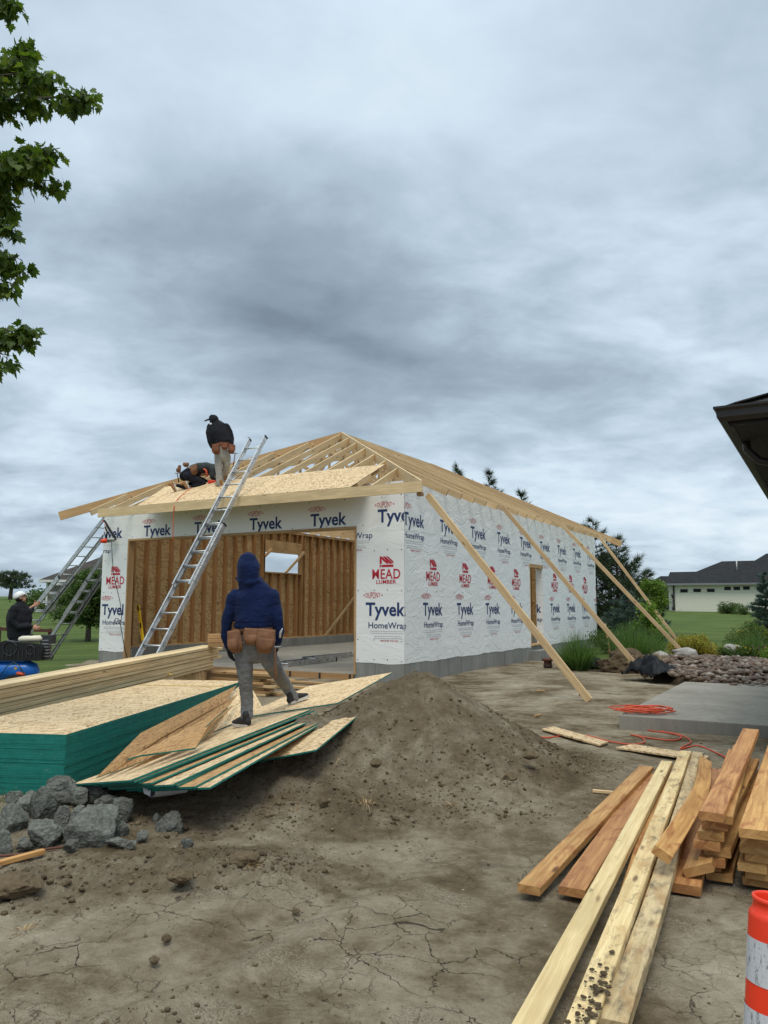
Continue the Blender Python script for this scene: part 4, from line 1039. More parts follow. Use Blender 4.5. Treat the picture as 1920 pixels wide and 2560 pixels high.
for i in range(7):
    f = (i+1)/7; a = .045*i+.02
    c0_ = MS[0]-nmS*(.0175*(i+1)+(.006 if i > 2 else 0)); jx_ = [4, -3, 6, 0, -8, 5, 0][i]
    xa_, ya_, xb_, yb_ = [(336, 1953, 784, 1776), (347, 1955, 778, 1780), (378, 1957, 792, 1783), (430, 1961, 801, 1789), (442, 1963, 790, 1794), (486, 1966, 812, 1798), (524, 1968, 806, 1806)][i]
    p2 = onplane(xa_, ya_, c0_, nmS); p3 = onplane(xb_, yb_, c0_, nmS); d = (p3-p2).normalized()
    p3 = p2+d*2.5; w = (MS[0]-MS[1]).normalized(); p1 = p2+w*1.12
    sheet(f'panel lying {ordn[i]} from the top in the fan of flat slid panels', [p1, p2, p3, p1+(p3-p2)], t=random.random(), m=['osb_back_shaded', 'osb', 'osb_back_shaded', 'osb', 'osb_back_shaded', 'osb_back_shaded', 'osb'][i])
QS = [D(603, 1910, 6.75), D(790, 1874, 6.6), D(895, 1788, 7.75)]
dq = (QS[0]-QS[1]).normalized()
Q0 = QS[1]+dq*1.35
sheet('lowest panel on the right, its bare corner resting against the soil heap', [Q0, QS[1], QS[2], Q0+QS[2]-QS[1]], t=.4)
# sheets leaning against the side of the bundle, dull side out, their shade put into the darker colour

for i in range(5):
    jj = [0, 6, -5, 4, -8][i]
    q = [D(240+25*i, 1944+1.5*i, 6.25-.03*i), D(352+32*i+jj, 1832+24*i, 7.35-.2*i), D(592-10*i+jj, 1713+31*i, 10.1-.62*i), D(505, 1846+6*i, 8.2-.3*i)]
    nb_ = (q[1]-q[0]).cross(q[3]-q[0]).normalized(); nb_ = nb_ if nb_.y < 0 else -nb_; q = [v+nb_*.04*i+Vector((0, 0, .012*i)) for v in q]
    sheet(f'dark brown panel, {["first", "second", "third", "fourth", "last"][i]} from the bundle among those leaning against its side', q, m='osb_back_shaded', t=.35+.1*i)
# loose panel behind the man's left leg, pale with yellow marks
q = [D(575, 1835, 8.6), D(615, 1722, 9.6), D(640, 1715, 10.2), D(665, 1765, 10.0)]
q = [D(520, 1835, 8.7), D(660, 1775, 9.3), D(618, 1700, 10.4), D(560, 1745, 9.8)]
sheet('pale panel leaning behind the left leg of the man in blue', q, t=.9)
# white roll under the sheets
a = D(378, 1981, 5.95); b = D(462, 1971, 6.3)
root = thing('white_roll', 'white plastic-wrapped roll lying under the slid panels', 'roll', a)
mb = MB(); mb.tube([a, a.lerp(b, .4), b], [.036, .04, .034], 14, cap=False); rel(mb, 'roll', 'white', root)
mb = MB(); mb.tube([a+Vector((.004, 0, 0)), a.lerp(b, .2)], [.022, .022], 10); rel(mb, 'core', 'dark_metal', root)
mb = MB(); mb.quad([a+Vector((0, 0, .03)), a+Vector((-.06, -.01, .035)), a+Vector((-.045, -.03, .0)), a+Vector((.0, -.03, -.02))]); rel(mb, 'loose_film', 'white', root)

# concrete rubble
def chunk(label, px, py, rx, ry, seed, brown=False, flat_=.8, dz=0.0, group='broken concrete chunks'):
    c = G(px, py, 0)
    for _ in range(3): c = G(px, py+ry*.2, H(c.x, c.y)+.02)
    s = 1/F*c.y; R = max(rx, ry)*s; rnd = random.Random(seed)
    bm = bmesh_ico(4); P = [v.copy() for v in bm[0]]
    dl_ = (.36, .72) if not brown else (.6, .95); planes = [(Vector((rnd.uniform(-1, 1), rnd.uniform(-1, 1), rnd.uniform(-.5, 1))).normalized(), rnd.uniform(*dl_)) for _ in range(12)]
    out = []
    for v in P:
        k = 1.0
        for n_, d_ in planes:
            dt = v.dot(n_)
            if dt > 1e-3: k = min(k, d_/dt)
        w = v*k*1.5; w = Vector((w.x*rx*s, w.y*R*flat_, w.z*ry*s*1.1))
        w += v*(mnoise.noise(v*3.1+Vector((seed, 0, 0)))*.10+mnoise.noise(v*8+Vector((seed, 0, 0)))*.035+mnoise.noise(v*19+Vector((seed, 0, 0)))*.020)*R
        out.append(w)
    mb = MB(); mb.v = [tuple(v) for v in out]
    for f in bm[1]: mb.face(list(f), None, .5, 0, False)
    o = mb.build('soil_lump' if brown else 'concrete_chunk', MATS['clod' if brown else 'rubble']); o.location = (c.x, c.y, c.z+ry*s*.55+dz); o.rotation_euler = (0, 0, 0)
    return tag(o, label, 'soil lump' if brown else 'concrete chunk', group)
def bmesh_ico(k, _c={}):
    if k in _c: return _c[k]
    import bmesh
    bm = bmesh.new(); bmesh.ops.create_icosphere(bm, subdivisions=k, radius=1.0); V_ = [v.co.copy() for v in bm.verts]; F_ = [[v.index for v in f.verts] for f in bm.faces]; bm.free(); _c[k] = (V_, F_); return _c[k]
for i, (x, y, rx, ry, lb, dz) in enumerate([
    (150, 1990, 56, 28, 'long grey concrete slab piece at the top of the rubble, below the green panel corner', .05), (252, 1984, 50, 24, 'flat dark concrete piece tucked under the slid panels', .02),
    (116, 2042, 32, 36, 'upright rounded concrete piece in the middle of the rubble', .03), (28, 2064, 38, 36, 'big concrete piece at the left edge of the photo, upper one', .02),
    (112, 2098, 50, 40, 'broad concrete piece at the front of the rubble, left of the largest', .0), (240, 2078, 60, 56, 'largest concrete chunk, peaked like a pyramid, right end of the rubble', .0),
    (308, 2040, 24, 32, 'narrow concrete piece right behind the largest chunk', .02), (431, 2066, 32, 27, 'lone grey chunk lying apart on the soil to the right of the rubble', .0),
    (6, 2120, 28, 28, 'concrete piece at the left edge of the photo, lower one', .0), (350, 2092, 14, 12, 'small grey lump right of the largest concrete chunk', .0), (466, 2110, 14, 12, 'small stone on the bare soil farthest to the right of the rubble', .0),
    (295, 2108, 32, 12, 'low flat crumb of concrete at the foot of the largest chunk', .0), (262, 2030, 26, 16, 'small concrete piece wedged behind the largest chunk', .06), (160, 2052, 18, 22, 'dark wedge of concrete between the upright piece and the largest chunk', .02),
    (70, 2035, 26, 22, 'small concrete piece between the left-edge piece and the upright piece', .05), (392, 2050, 14, 14, 'small grey stone behind the lone chunk', 0), (75, 2020, 22, 16, 'smallish concrete piece under the long slab piece, left end', .06), (200, 2004, 26, 18, 'concrete piece under the right end of the long slab piece', .04), (180, 2120, 20, 14, 'small broken piece in front between the broad and the largest chunk', 0), (60, 2115, 22, 16, 'broken piece in front, between the lower left-edge piece and the broad one', 0), (300, 2078, 20, 20, 'piece leaning on the right side of the largest chunk', 0), (325, 2112, 14, 10, 'small crumb of concrete at the right tip of the rubble', 0), (190, 2052, 22, 20, 'piece just behind and left of the peak of the largest chunk', .03), (45, 2005, 24, 16, 'small piece at the upper left end of the rubble', .03)]):
    chunk(lb, x, y, rx*.92, ry*.88, i*7+1, dz=dz)
chunk('brown lump of soil at the left edge below the rubble', 40, 2218, 44, 15, 3, True, group='soil lumps'); chunk('darker soil lump on the small rough patch in the foreground', 455, 2192, 24, 10, 8, True, group='soil lumps')
chunk('round soil lump with roots right of the small rough patch', 608, 2150, 26, 13, 12, True, group='soil lumps'); chunk('small dark soil lump alone on the cracked mud', 385, 2402, 10, 6, 14, True, group='soil lumps'); chunk('tiny dark soil lump above the lone one', 418, 2348, 9, 6, 15, True, group='soil lumps')
chunk('lump of soil at the right foot of the heap', 1325, 1890, 14, 6, 17, True, group='soil lumps'); chunk('second lump of soil lower on the right foot of the heap', 1275, 1945, 12, 6, 19, True, group='soil lumps')
chunk('brown lump of soil on the slope under the right panel corner', 940, 1910, 10, 7, 21, True, group='soil lumps'); chunk('light stone-like lump on the lower heap slope', 808, 2008, 9, 8, 23, True, group='soil lumps'); chunk('dark lump right of centre on the dry mud', 740, 2278, 7, 4, 25, True, group='soil lumps')
def gp(x, y, off=.02):
    c = G(x, y, 0)
    for _ in range(4): c = G(x, y, H(c.x, c.y)+off)
    return c
plank('wood_splinter', 'torn strip of reddish wood lying before the rubble at the left edge', 'wood strip', gp(-40, 2168, .03), gp(110, 2128, .03), .04, .03, 'cedar')
cable('thin_root', 'dark thin root lying along the front of the rubble', 'root', [gp(-10, 2140), gp(60, 2135), gp(120, 2122), gp(170, 2116), gp(212, 2104)], .008, 'rust')
cable('pale_twig', 'pale twig stuck upright in the side of the soil heap', 'twig', [gp(833, 1946, 0), gp(833, 1946, .0)+Vector((.02, 0, .10)), gp(833, 1946, 0)+Vector((.045, 0, .17))], .006, 'pine_pale')

# dry straw tufts in the soil
def tuft(mb, c, n, l, r, droop=.6, w=.004, spread=1.0):
    for i in range(n):
        a = random.uniform(0, 2*PI); k = random.random()**.6; d = Vector((math.cos(a), math.sin(a), 0)); b = c+d*r*random.random()
        tip = Vector(d)*spread*k; L = l*random.uniform(.6, 1.1); pts = []
        for j in range(5):
            t = j/4; pts.append(b+Vector((tip.x*L*t, tip.y*L*t, L*(t*(1-.3*k)-droop*k*t*t*.8))))
        s = Vector((-d.y, d.x, 0)) if random.random() < .6 else Vector((random.uniform(-1, 1), random.uniform(-1, 1), 0)).normalized()
        t_ = random.random(); i0 = len(mb.v)
        for j, p in enumerate(pts):
            ww = w*(1-j/4*.85); mb.v += [tuple(p-s*ww), tuple(p+s*ww)]
        for j in range(4): mb.face([i0+2*j, i0+2*j+1, i0+2*j+3, i0+2*j+2], None, t_, 0, False)
for i, (x, y, lb) in enumerate([(740, 2030, 'dry straw tuft at the lower left foot of the soil heap'), (625, 2165, 'straw tuft beside the round soil lump in the foreground'), (880, 1905, 'dry roots poking from the heap under the right panel'), (915, 2010, 'dry straw tuft low on the front of the soil heap'), (1130, 2015, 'small straw tuft at the front right foot of the heap'), (60, 2330, 'sparse straw at the far left of the cracked mud')]):
    c = gp(x, y, 0); mb = MB(); tuft(mb, Vector((0, 0, 0)), 46, .10, .05, 1.4, .0022, 1.1); o = mb.build('straw_tuft', MATS['straw']); o.location = c; tag(o, lb, 'straw', 'dry straw tufts')

# ================================================================== lumber in the right foreground
FG = 'loose boards in the right foreground'
def board(label, pts, w, th, m, group=FG, name='loose_board', t=None, roll=0.0, rough=0.0, wane=0.0):
    """pts: centre of the top face along its length"""
    P = [Vector(p) for p in pts]; S = []
    seg = max(2, int(24/(len(P)-1)))
    for i in range(len(P)-1):
        p0 = P[max(i-1, 0)]; p1 = P[i]; p2 = P[i+1]; p3 = P[min(i+2, len(P)-1)]
        for k in range(seg):
            u = k/seg; S.append(.5*((2*p1)+(p2-p0)*u+(2*p0-5*p1+4*p2-p3)*u*u+(3*p1-p0-3*p2+p3)*u**3))
    S.append(P[-1]); mb = MB(); R = []; o_ = random.random()*60; t = random.random() if t is None else t; sd0 = random.random()*50
    n = len(S)
    for i, p in enumerate(S):
        d = (S[min(i+1, n-1)]-S[max(i-1, 0)]).normalized(); s = d.cross(Vector((0, 0, 1))).normalized(); u = s.cross(d); ro = roll+.02*math.sin(i*.2+sd0)
        s, u = s*math.cos(ro)+u*math.sin(ro), u*math.cos(ro)-s*math.sin(ro)
        e = [wane*max(0, mnoise.noise(Vector((i*.35, k*7+sd0, 0)))) if wane else 0 for k in range(2)]; j = [random.uniform(-1, 1)*rough for _ in range(4)]
        b = .004
        R.append([p-s*(w/2-b)+u*j[0]*.4, p-s*(w/2-e[0])-u*(b+e[0]*.6), p-s*(w/2)-u*(th-b), p-s*(w/2-b)-u*th, p+s*(w/2-b)-u*th, p+s*(w/2)-u*(th-b), p+s*(w/2-e[1])-u*(b+e[1]*.6), p+s*(w/2-b)+u*j[1]*.4])
    L = 0; bi = len(mb.v)
    for r in R: mb.v += [tuple(x) for x in r]
    vv = [0, .006, th, th+.004, th+w, th+w+.006, 2*th+w, 2*th+w+.004, 2*th+2*w]
    for i in range(n-1):
        l2 = L+(S[i+1]-S[i]).length
        for k in range(8):
            q = (k+1) % 8; mb.face([bi+i*8+k, bi+(i+1)*8+k, bi+(i+1)*8+q, bi+i*8+q], [(o_+L, vv[k]), (o_+l2, vv[k]), (o_+l2, vv[k+1]), (o_+L, vv[k+1])], t, 0, False)
        L = l2
    euv = [(o_+.02*math.cos(a*.8)+.05, w*a/8) for a in range(8)]
    mb.face([bi+k for k in range(8)], euv, t*.8, 0); mb.face([bi+(n-1)*8+k for k in reversed(range(8))], euv, t*.8, 0)
    o = mb.build(name, MATS[m]); settle(o, S[0]); return tag(o, label, 'board', group)
g2 = lambda x, y, z: G(x, y, z)
def ext(a, b, k): return a+(a-b).normalized()*k
board('brown board farthest to the left of the loose foreground boards', [g2(1322, 2214, .085), g2(1470, 2062, .10), g2(1616, 1915, .12)], .125, .045, 'cedar', t=.35, rough=.001)
board('reddish brown board with a dark knotty edge, second from the left', [g2(1429, 2220, .07), g2(1535, 2066, .075), g2(1630, 1935, .08)], .145, .045, 'cedar_red', t=.5, rough=.0015, wane=.014)
a, b = g2(1315, 2560, .12), g2(1667, 1902, .17)
board('long pale board, leftmost of the three running off the bottom edge', [ext(a, b, .5), a.lerp(b, .4)+Vector((.0, 0, -.004)), b], .100, .044, 'weathered', t=.6, rough=.0006)
a, b = g2(1448, 2560, .14), g2(1714, 1877, .20)
board('long muddy pale board, middle of the three running off the bottom edge', [ext(a, b, .5), a.lerp(b, .5), b], .102, .044, 'muddy_wood', t=.95, rough=.0006, wane=.004)
board('long stained board with dark mould, rightmost of the three longest boards', [g2(1531, 2551, .115), g2(1655, 2190, .13), g2(1746, 1880, .18)], .104, .05, 'mouldy_wood', t=.3, rough=.002, wane=.010)
board('short brown curved board lying across the stained one beside the stack', [g2(1660, 2128, .27), g2(1722, 2030, .30), g2(1758, 1960, .29), g2(1766, 1897, .24)], .105, .05, 'cedar', t=.55, roll=-.5)
board('brown board half hidden between the middle and right long boards', [g2(1582, 2250, .08), g2(1672, 1915, .10)], .15, .05, 'cedar', t=.45)
board('brown board flat on the soil under the curved one', [g2(1712, 2212, .055), g2(1792, 1921, .06)], .165, .05, 'cedar_red', t=.5)
board('brown board slanting out from under the bigger stack', [g2(1741, 2165, .13), g2(1815, 1960, .10)], .165, .05, 'cedar', t=.35, roll=.35)
board('reddish board lying flat behind the curved one, its end towards the concrete pad', [g2(1700, 2100, .05), g2(1772, 1925, .05)], .17, .05, 'cedar', t=.3)
S1G = 'boards stacked in the pile left of the plastic post'
base_n = g2(1806, 2214, .0); base_f = g2(1880, 1935, .0)
dd = (base_f-base_n).normalized(); sdv = Vector((dd.y, -dd.x, 0))
offs = [(-.0, .05, .02), (-.06, .06, .0), (-.03, -.02, .0), (.0, .02, .25), (-.05, -.05, .1), (-.03, -.02, .3), (-.01, .03, -.1), (.02, .0, -.05)]
top_n = g2(1777, 2031, .43); top_f = g2(1877, 1822, .50)
for r, (ox, oy, yaw) in enumerate(offs):
    p = base_n+sdv*(ox-.02)+dd*oy; p.z = .05+r*.0485; d2 = (dd+sdv*yaw*.12).normalized(); q = p+d2*(2.5 if r > 1 else 1.9); q.z = p.z+.01
    board(f'brown board, {RN_[r] if r < 7 else "topmost but one"} layer of the stack left of the plastic post', [p, (p+q)/2, q], .143, .046, 'cedar_red' if r in (1, 4, 6) else 'cedar', S1G, 'stacked_board', t=.2+random.random()*.6)
board('topmost long reddish board of the stack left of the plastic post, jutting towards the camera', [top_n, (top_n+top_f)/2+Vector((0, 0, -.01)), top_f], .132, .048, 'cedar_red', S1G, 'stacked_board', t=.75)
S2G = 'boards stacked at the right edge'
bn = g2(1893, 2226, .0); bf = g2(1955, 1950, .0); dd = (bf-bn).normalized(); sdv = Vector((dd.y, -dd.x, 0))
for r in range(6):
    p = bn+sdv*random.uniform(-.025, .02)+dd*random.uniform(-.03, .05); p.z = .05+r*.0485; q = p+dd*2.6
    board(f'brown board, {RN_[r]} layer of the stack at the right edge of the photo', [p, (p+q)/2, q], .15, .046, 'cedar', S2G, 'stacked_board', t=.3+random.random()*.6)
a, b = g2(1893, 2075, .37), g2(1952, 1858, .40)
board('top board of the stack at the right edge, light brown with wavy grain', [a, (a+b)/2, b], .19, .05, 'cedar', S2G, 'stacked_board', t=.85)
# dried mud stuck to the middle long board
mb = MB(); a, b = g2(1448, 2560, .15), g2(1714, 1877, .20); dm = (b-a).normalized(); sm_ = Vector((dm.y, -dm.x, 0))
for i in range(90):
    u = random.random()**1.5*.75-.1; v = random.gauss(.012, .025); v = max(-.055, min(.06, v)); r = random.uniform(.004, .014)
    if u > .35 and random.random() < .6: continue
    p = a+dm*u+sm_*v; ico(mb, (p.x, p.y, p.z+.002), r, (1.1, 1, .55), .35, t=random.random()*.25)
o = mb.build('dried_mud', MATS['clod']); o['kind'] = 'stuff'

# orange plastic delineator post at the right edge
pc = D(1922, 2240, 1.62); DZ_ = pc.z
root = thing('delineator_post', 'orange plastic traffic post with white reflective bands at the right edge', 'traffic post', (pc.x, pc.y, 0))
def lathe(name, m, prof, parent, n=40, inner=False):
    mb = MB(); R = [[Vector((r*math.cos(2*PI*j/n), r*math.sin(2*PI*j/n), z)) for j in range(n)] for r, z in prof]
    mb.rings(R, True, 0, .5, False); return mb.build(name, MATS[m], parent)
H0 = DZ_; root.rotation_euler = (0, math.radians(4.0), 0); root.location.x -= DZ_*.070-.009
flat('orange_plastic', (.80, .045, .012), .38, 0, .12, 9, .45)
def refl_fn(n):
    p = obj_co(n); s = n.n('ShaderNodeSeparateXYZ', inp={0: p}); an = n.math('ARCTAN2', s.outputs[1], s.outputs[0])
    cv_ = n.n('ShaderNodeCombineXYZ', inp={0: n.math('MULTIPLY', an, .058), 1: s.outputs[2], 2: 0.0}).outputs[0]
    ck = n.n('ShaderNodeTexChecker', inp={0: n.mapping(cv_, rot=(0, 0, .785)), 3: 150.0}).outputs[1]
    sc = n.noise(n.mapping(cv_, rot=(0, 0, .785), sc=(2.5, 1, 1)), 34, 6, .75, .2); scr = n.rng(sc, .53, .62)
    c = n.mix(n.math('MULTIPLY', ck, .14), (.58, .58, .60, 1), (.30, .30, .32, 1)); c = n.mix(n.math('MULTIPLY', scr, .8), c, (.16, .15, .145, 1))
    return {'Base Color': c, 'Roughness': .3, 'Normal': bump(n, ck, .1, .001)}
mat('reflective', refl_fn)
body_r = [(.052+.007*(H0-z)/1.0, z) for z in (H0-.055, H0-.2)]
lathe('post_body', 'orange_plastic', [(.062, .05), (.059, .25), (.056, .45), (.053, .6), (.050, .75), (.0445, H0-.038), (.0435, H0-.030), (.0400, H0-.027), (.0392, H0-.024), (.0372, H0-.021), (.0370, H0-.009), (.0385, H0-.007), (.039, H0), (.0335, H0+.001), (.032, H0-.004), (.032, H0-.09)], root)
zt = [(D(1922, 2340, 1.62).z, D(1922, 2462, 1.6).z), (D(1922, 2527, 1.6).z, D(1922, 2527, 1.6).z-.1), (.36, .26)]
for z1, z0 in zt:
    rr = lambda z: float(np.interp(z, [.05, .25, .45, .6, .75, H0-.06], [.062, .059, .056, .053, .050, .0445]))+.0012
    lathe('reflective_band', 'reflective', [(rr(z0), z0), (rr((z0+z1)/2), (z0+z1)/2), (rr(z1), z1)], root)
lathe('rubber_base', 'rubber', [(.0, .0), (.19, .0), (.19, .03), (.1, .045), (.075, .06), (.069, .1)], root)

# orange extension cord on the concrete pad, its trailing ends, two panel strips
r4 = lambda x, y: (1200+x/2.304, 1750+y/2.304)
PADZ = .16
mb = MB()
cc = G(1606, 1781, PADZ+.01)
P = []
rnd = random.Random(5)
for i in range(150):
    a = i*.62; k = 1+.38*math.sin(i*.37); P.append(cc+Vector((.25*k*math.cos(a)+.10*math.sin(i*.11), .15*k*math.sin(a)+.08*math.cos(i*.17), .012+.0003*i+.02*rnd.random())))
coil = cable('coiled_cable', None, None, P, .0075, 'cord_red')
tag(coil, 'tangled coil of orange extension cord lying on the corner of the concrete pad', 'extension cord')
def gcord(pts, lb):
    c = cable('trailing_cable', lb, 'extension cord', [gp(*r4(x, y), .012) for x, y in pts], .0085, 'cord_red')
gcord([(170, 165), (230, 185), (370, 215), (470, 208), (620, 207), (740, 237), (860, 255), (945, 245), (930, 215), (870, 200), (1000, 222), (1120, 232), (1160, 212), (1100, 192), (960, 172), (905, 140), (890, 118)], 'orange cord trailing from the soil heap over the panel strip to the pad')
gcord([(930, 125), (1000, 170), (1150, 200), (1215, 240), (1170, 268), (1160, 282), (1250, 262), (1330, 290), (1425, 335), (1520, 390)], 'orange cord curling on the soil from the pad towards the board stack')
def gq(pts, z): return [gp(*r4(x, y), z) for x, y in pts]
for q, lb in (([(355, 165), (690, 258), (740, 240), (425, 152)], 'narrow panel strip on the soil nearest to the heap, the cord crossing it'), ([(785, 272), (1290, 345), (1320, 322), (880, 252)], 'narrow panel strip on the soil beside the far end of the long boards')):
    q = [p for p in gq(q, .035)]
    mb = MB(); n = (q[1]-q[0]).cross(q[3]-q[0]); 
    if n.z < 0: q = [q[0], q[3], q[2], q[1]]
    mb.slab(q, .018, 0, 1); o = mb.build('panel_strip', [MATS['osb'], MATS['osb']]); settle(o, q[0]); tag(o, lb, 'panel strip', 'narrow panel strips')
# scraps of wood
for x, y, w, l, a, lb in ((1352, 1727, .06, .16, .2, 'small wood block on the soil in front of the door side'), (983, 1708, .05, .3, .1, 'wood scrap at the foot of the garage corner'), (925, 1740, .12, .5, -.5, 'reddish board scrap behind the soil heap'), (1345, 1788, .02, .2, .9, 'thin wood chip left of the nearest brace'), (905, 1702, .05, .4, .3, 'wood strip lying before the right part of the opening'), (1515, 1980, .03, .22, -.4, 'pale splinter beside the leftmost brown board')):
    c = gp(x, y, .02); d = Vector((math.cos(a), math.sin(a), 0)); plank('wood_scrap', lb, 'wood scrap', c-d*l/2, c+d*l/2, w, .025, 'pine' if 'pale' in lb else 'fir_mid', group='wood scraps on the soil')
for i, (x, y, l, a) in enumerate(((655, 1697, 1.6, -.45), (760, 1706, 2.0, -.5), (700, 1716, 1.3, -.4), (590, 1672, 1.5, -.5))):
    c = gp(x, y, .03); d = Vector((math.cos(a), math.sin(a), 0)); plank('short_board', f'{["thin", "long", "short", "rearmost"][i]} board lying flat on the soil before the garage opening', 'board', c-d*l/2, c+d*l/2, .15, .04, 'fir_mid', group='flat boards before the opening')
# ================================================================== people
def organic(mb, name, m, root, voxel=.011, smooth=6, disp=0.0, dsc=.15):
    """fuses the overlapping limbs of one garment or body into one continuous surface"""
    o = mb.build(name, MATS[m]); o.data.transform(Matrix.Translation(-Vector(root.location))); o.parent = root
    r = o.modifiers.new('fuse', 'REMESH'); r.mode = 'VOXEL'; r.voxel_size = voxel; r.use_smooth_shade = True
    s = o.modifiers.new('soft', 'SMOOTH'); s.iterations = smooth; s.factor = .6
    if disp:
        tx = bpy.data.textures.new('folds', 'CLOUDS'); tx.noise_scale = dsc; tx.noise_depth = 2
        d = o.modifiers.new('folds', 'DISPLACE'); d.texture = tx; d.strength = disp; d.mid_level = .5; d.texture_coords = 'LOCAL'
    return o
def ell(mb, rows, side, n=20):
    """closed loft: rows = [(centre, half width along side, half depth)]"""
    P = [Vector(r[0]) for r in rows]; mb.tube(P, [(r[1], r[2]) for r in rows], n, side=side, round_=1)
def hand(mb, w, d, across, palm, s=1.0, curl=.5, thumb=1, fist=False):
    """hand from wrist w along d; across = direction towards the thumb side, palm = direction the palm faces"""
    w = Vector(w); d = Vector(d).normalized(); a = (Vector(across)-d*Vector(across).dot(d)).normalized(); pn = (Vector(palm)-d*Vector(palm).dot(d)-a*Vector(palm).dot(a)).normalized()
    mb.tube([w-d*.02*s, w+d*.02*s, w+d*.055*s, w+d*.095*s], [(.028*s, .022*s), (.036*s, .02*s), (.044*s, .019*s), (.043*s, .015*s)], 14, side=a, round_=1)
    for i, (off, ln) in enumerate(((.031, .072), (.0105, .082), (-.0105, .077), (-.031, .060))):
        p = w+d*.088*s+a*off*s; dd = d+a*off*2.2; pts = [p]; c = curl*(1+.25*i)
        for k, f in enumerate((.46, .30, .24)):
            dd = (dd.normalized()+pn*c*(.55 if k == 0 else .8)).normalized(); p = p+dd*ln*f*s; pts.append(p)
        mb.tube(pts, [.0105*s, .0098*s, .0092*s, .008*s], 8, side=a, round_=1)
    p = w+d*.03*s+a*.034*s; dd = (d*.75+a*.75+pn*.3).normalized(); q = p+dd*.045*s; r = q+(dd*.7+d*.5+pn*.35).normalized()*.034*s
    mb.tube([p, q, r], [.0145*s, .0125*s, .0095*s], 8, side=pn, round_=1)
def shoe(root, heel, toe, up, m_up, m_sole, s=1.0, name='shoe'):
    heel = Vector(heel); toe = Vector(toe); d = (toe-heel).normalized(); up = (Vector(up)-d*Vector(up).dot(d)).normalized(); sd_ = d.cross(up)
    L = (toe-heel).length; mb = MB()
    P = lambda u, h: heel+d*L*u+up*h*s
    mb.tube([P(.03, .045), P(.2, .05), P(.45, .048), P(.7, .036), P(.93, .028)], [(.033*s, .042*s), (.038*s, .048*s), (.042*s, .043*s), (.047*s, .031*s), (.034*s, .022*s)], 14, side=sd_, round_=1)
    mb.tube([P(.12, .06), P(.10, .115)], [(.036*s, .045*s), (.037*s, .042*s)], 14, side=sd_, round_=1)
    o = organic(mb, name, m_up, root, .006*max(1, s), 4)
    mb = MB(); prof = [(0, .026), (.06, .036), (.25, .039), (.5, .043), (.75, .050), (.92, .040), (1.02, .018)]
    lo = [P(u, -.005)+sd_*w*s for u, w in prof]+[P(u, -.005)-sd_*w*s for u, w in reversed(prof)]; hi = [p+up*.028*s for p in lo]
    mb.rings([lo, hi], True, 0, .5, True, False); so = mb.build('sole', MATS[m_sole]); so.data.transform(Matrix.Translation(-Vector(root.location))); so.parent = o
    return o
def local(mb, name, m, root, parent=None):
    o = mb.build(name, MATS[m]); o.data.transform(Matrix.Translation(-Vector(root.location))); o.parent = parent or root
    return o
def head_mesh(mb, c, face, up=(0, 0, 1), s=1.0):
    """skull, jaw, nose, brow, ears and neck root; face = viewing direction"""
    c = Vector(c); f = Vector(face).normalized(); u = (Vector(up)-f*Vector(up).dot(f)).normalized(); r = f.cross(u)
    P = lambda x, y, z: c+r*x*s+f*y*s+u*z*s
    R = Matrix((r, f, u)).transposed()
    mb.blob(P(0, -.012, .028), .076*s, .096*s, .098*s, rot=R, n=16, k=10); mb.blob(P(0, .022, -.045), .058*s, .066*s, .070*s, rot=R, n=14, k=8)
    mb.tube([P(0, .085, .018), P(0, .108, -.018)], [.009*s, .014*s], 8, round_=1); mb.blob(P(0, .078, -.052), .024*s, .012*s, .009*s, rot=R); mb.blob(P(0, .070, -.085), .022*s, .02*s, .018*s, rot=R)
    for x in (-1, 1):
        mb.blob(P(x*.078, -.008, -.002), .010*s, .02*s, .032*s, rot=R); mb.blob(P(x*.03, .078, .03), .022*s, .012*s, .008*s, rot=R)
    return P
def pouch(root, parent, c, w, h, dp, side, out, m='leather', tilt=0.0, flap=True):
    """leather pouch hanging from the belt: tapered bag with a pocket in front"""
    c = Vector(c); sd_ = Vector(side).normalized(); o_ = Vector(out).normalized(); up = Vector((0, 0, 1)); up = (up*math.cos(tilt)+sd_*math.sin(tilt)); sd2 = (sd_*math.cos(tilt)-Vector((0, 0, 1))*math.sin(tilt))
    mb = MB()
    P = lambda x, z, y: c+sd2*x+up*z+o_*y
    def bag(w0, w1, w2, z0, z1, z2, d, y0):
        R = []
        for z, ww, dd in ((z2, w2*.75, d*.35), (z2+.012, w2*.95, d*.6), ((z1+z2)/2, (w1+w2)/2, d*1.0), (z1, w1, d*1.0), (z0-.02, w0, d*.75), (z0, w0, d*.7)):
            ring = []
            for j in range(16):
                a = 2*PI*j/16; ring.append(P(ww/2*math.copysign(abs(math.cos(a))**.6, math.cos(a)), z, y0+dd*(.5+.5*math.copysign(abs(math.sin(a))**.8, math.sin(a)))))
            R.append(ring)
        mb.rings(R, True, 0, .5, True, True)
    bag(w*.88, w, w*.72, 0, -h*.45, -h, dp, .0)
    if flap: bag(w*.70, w*.78, w*.55, -h*.38, -h*.6, -h*.93, dp*.62, dp*.75)
    for i in range(9):
        x = -w*.38+w*.76*i/8; mb.blob(P(x, -.016, dp*.72), .0035, .0035, .0035, n=5, k=3)
    mb.beam(P(-w*.42, -.006, dp*.5), P(w*.42, -.006, dp*.5), .004, .02)
    return local(mb, 'pouch', m, root, parent)
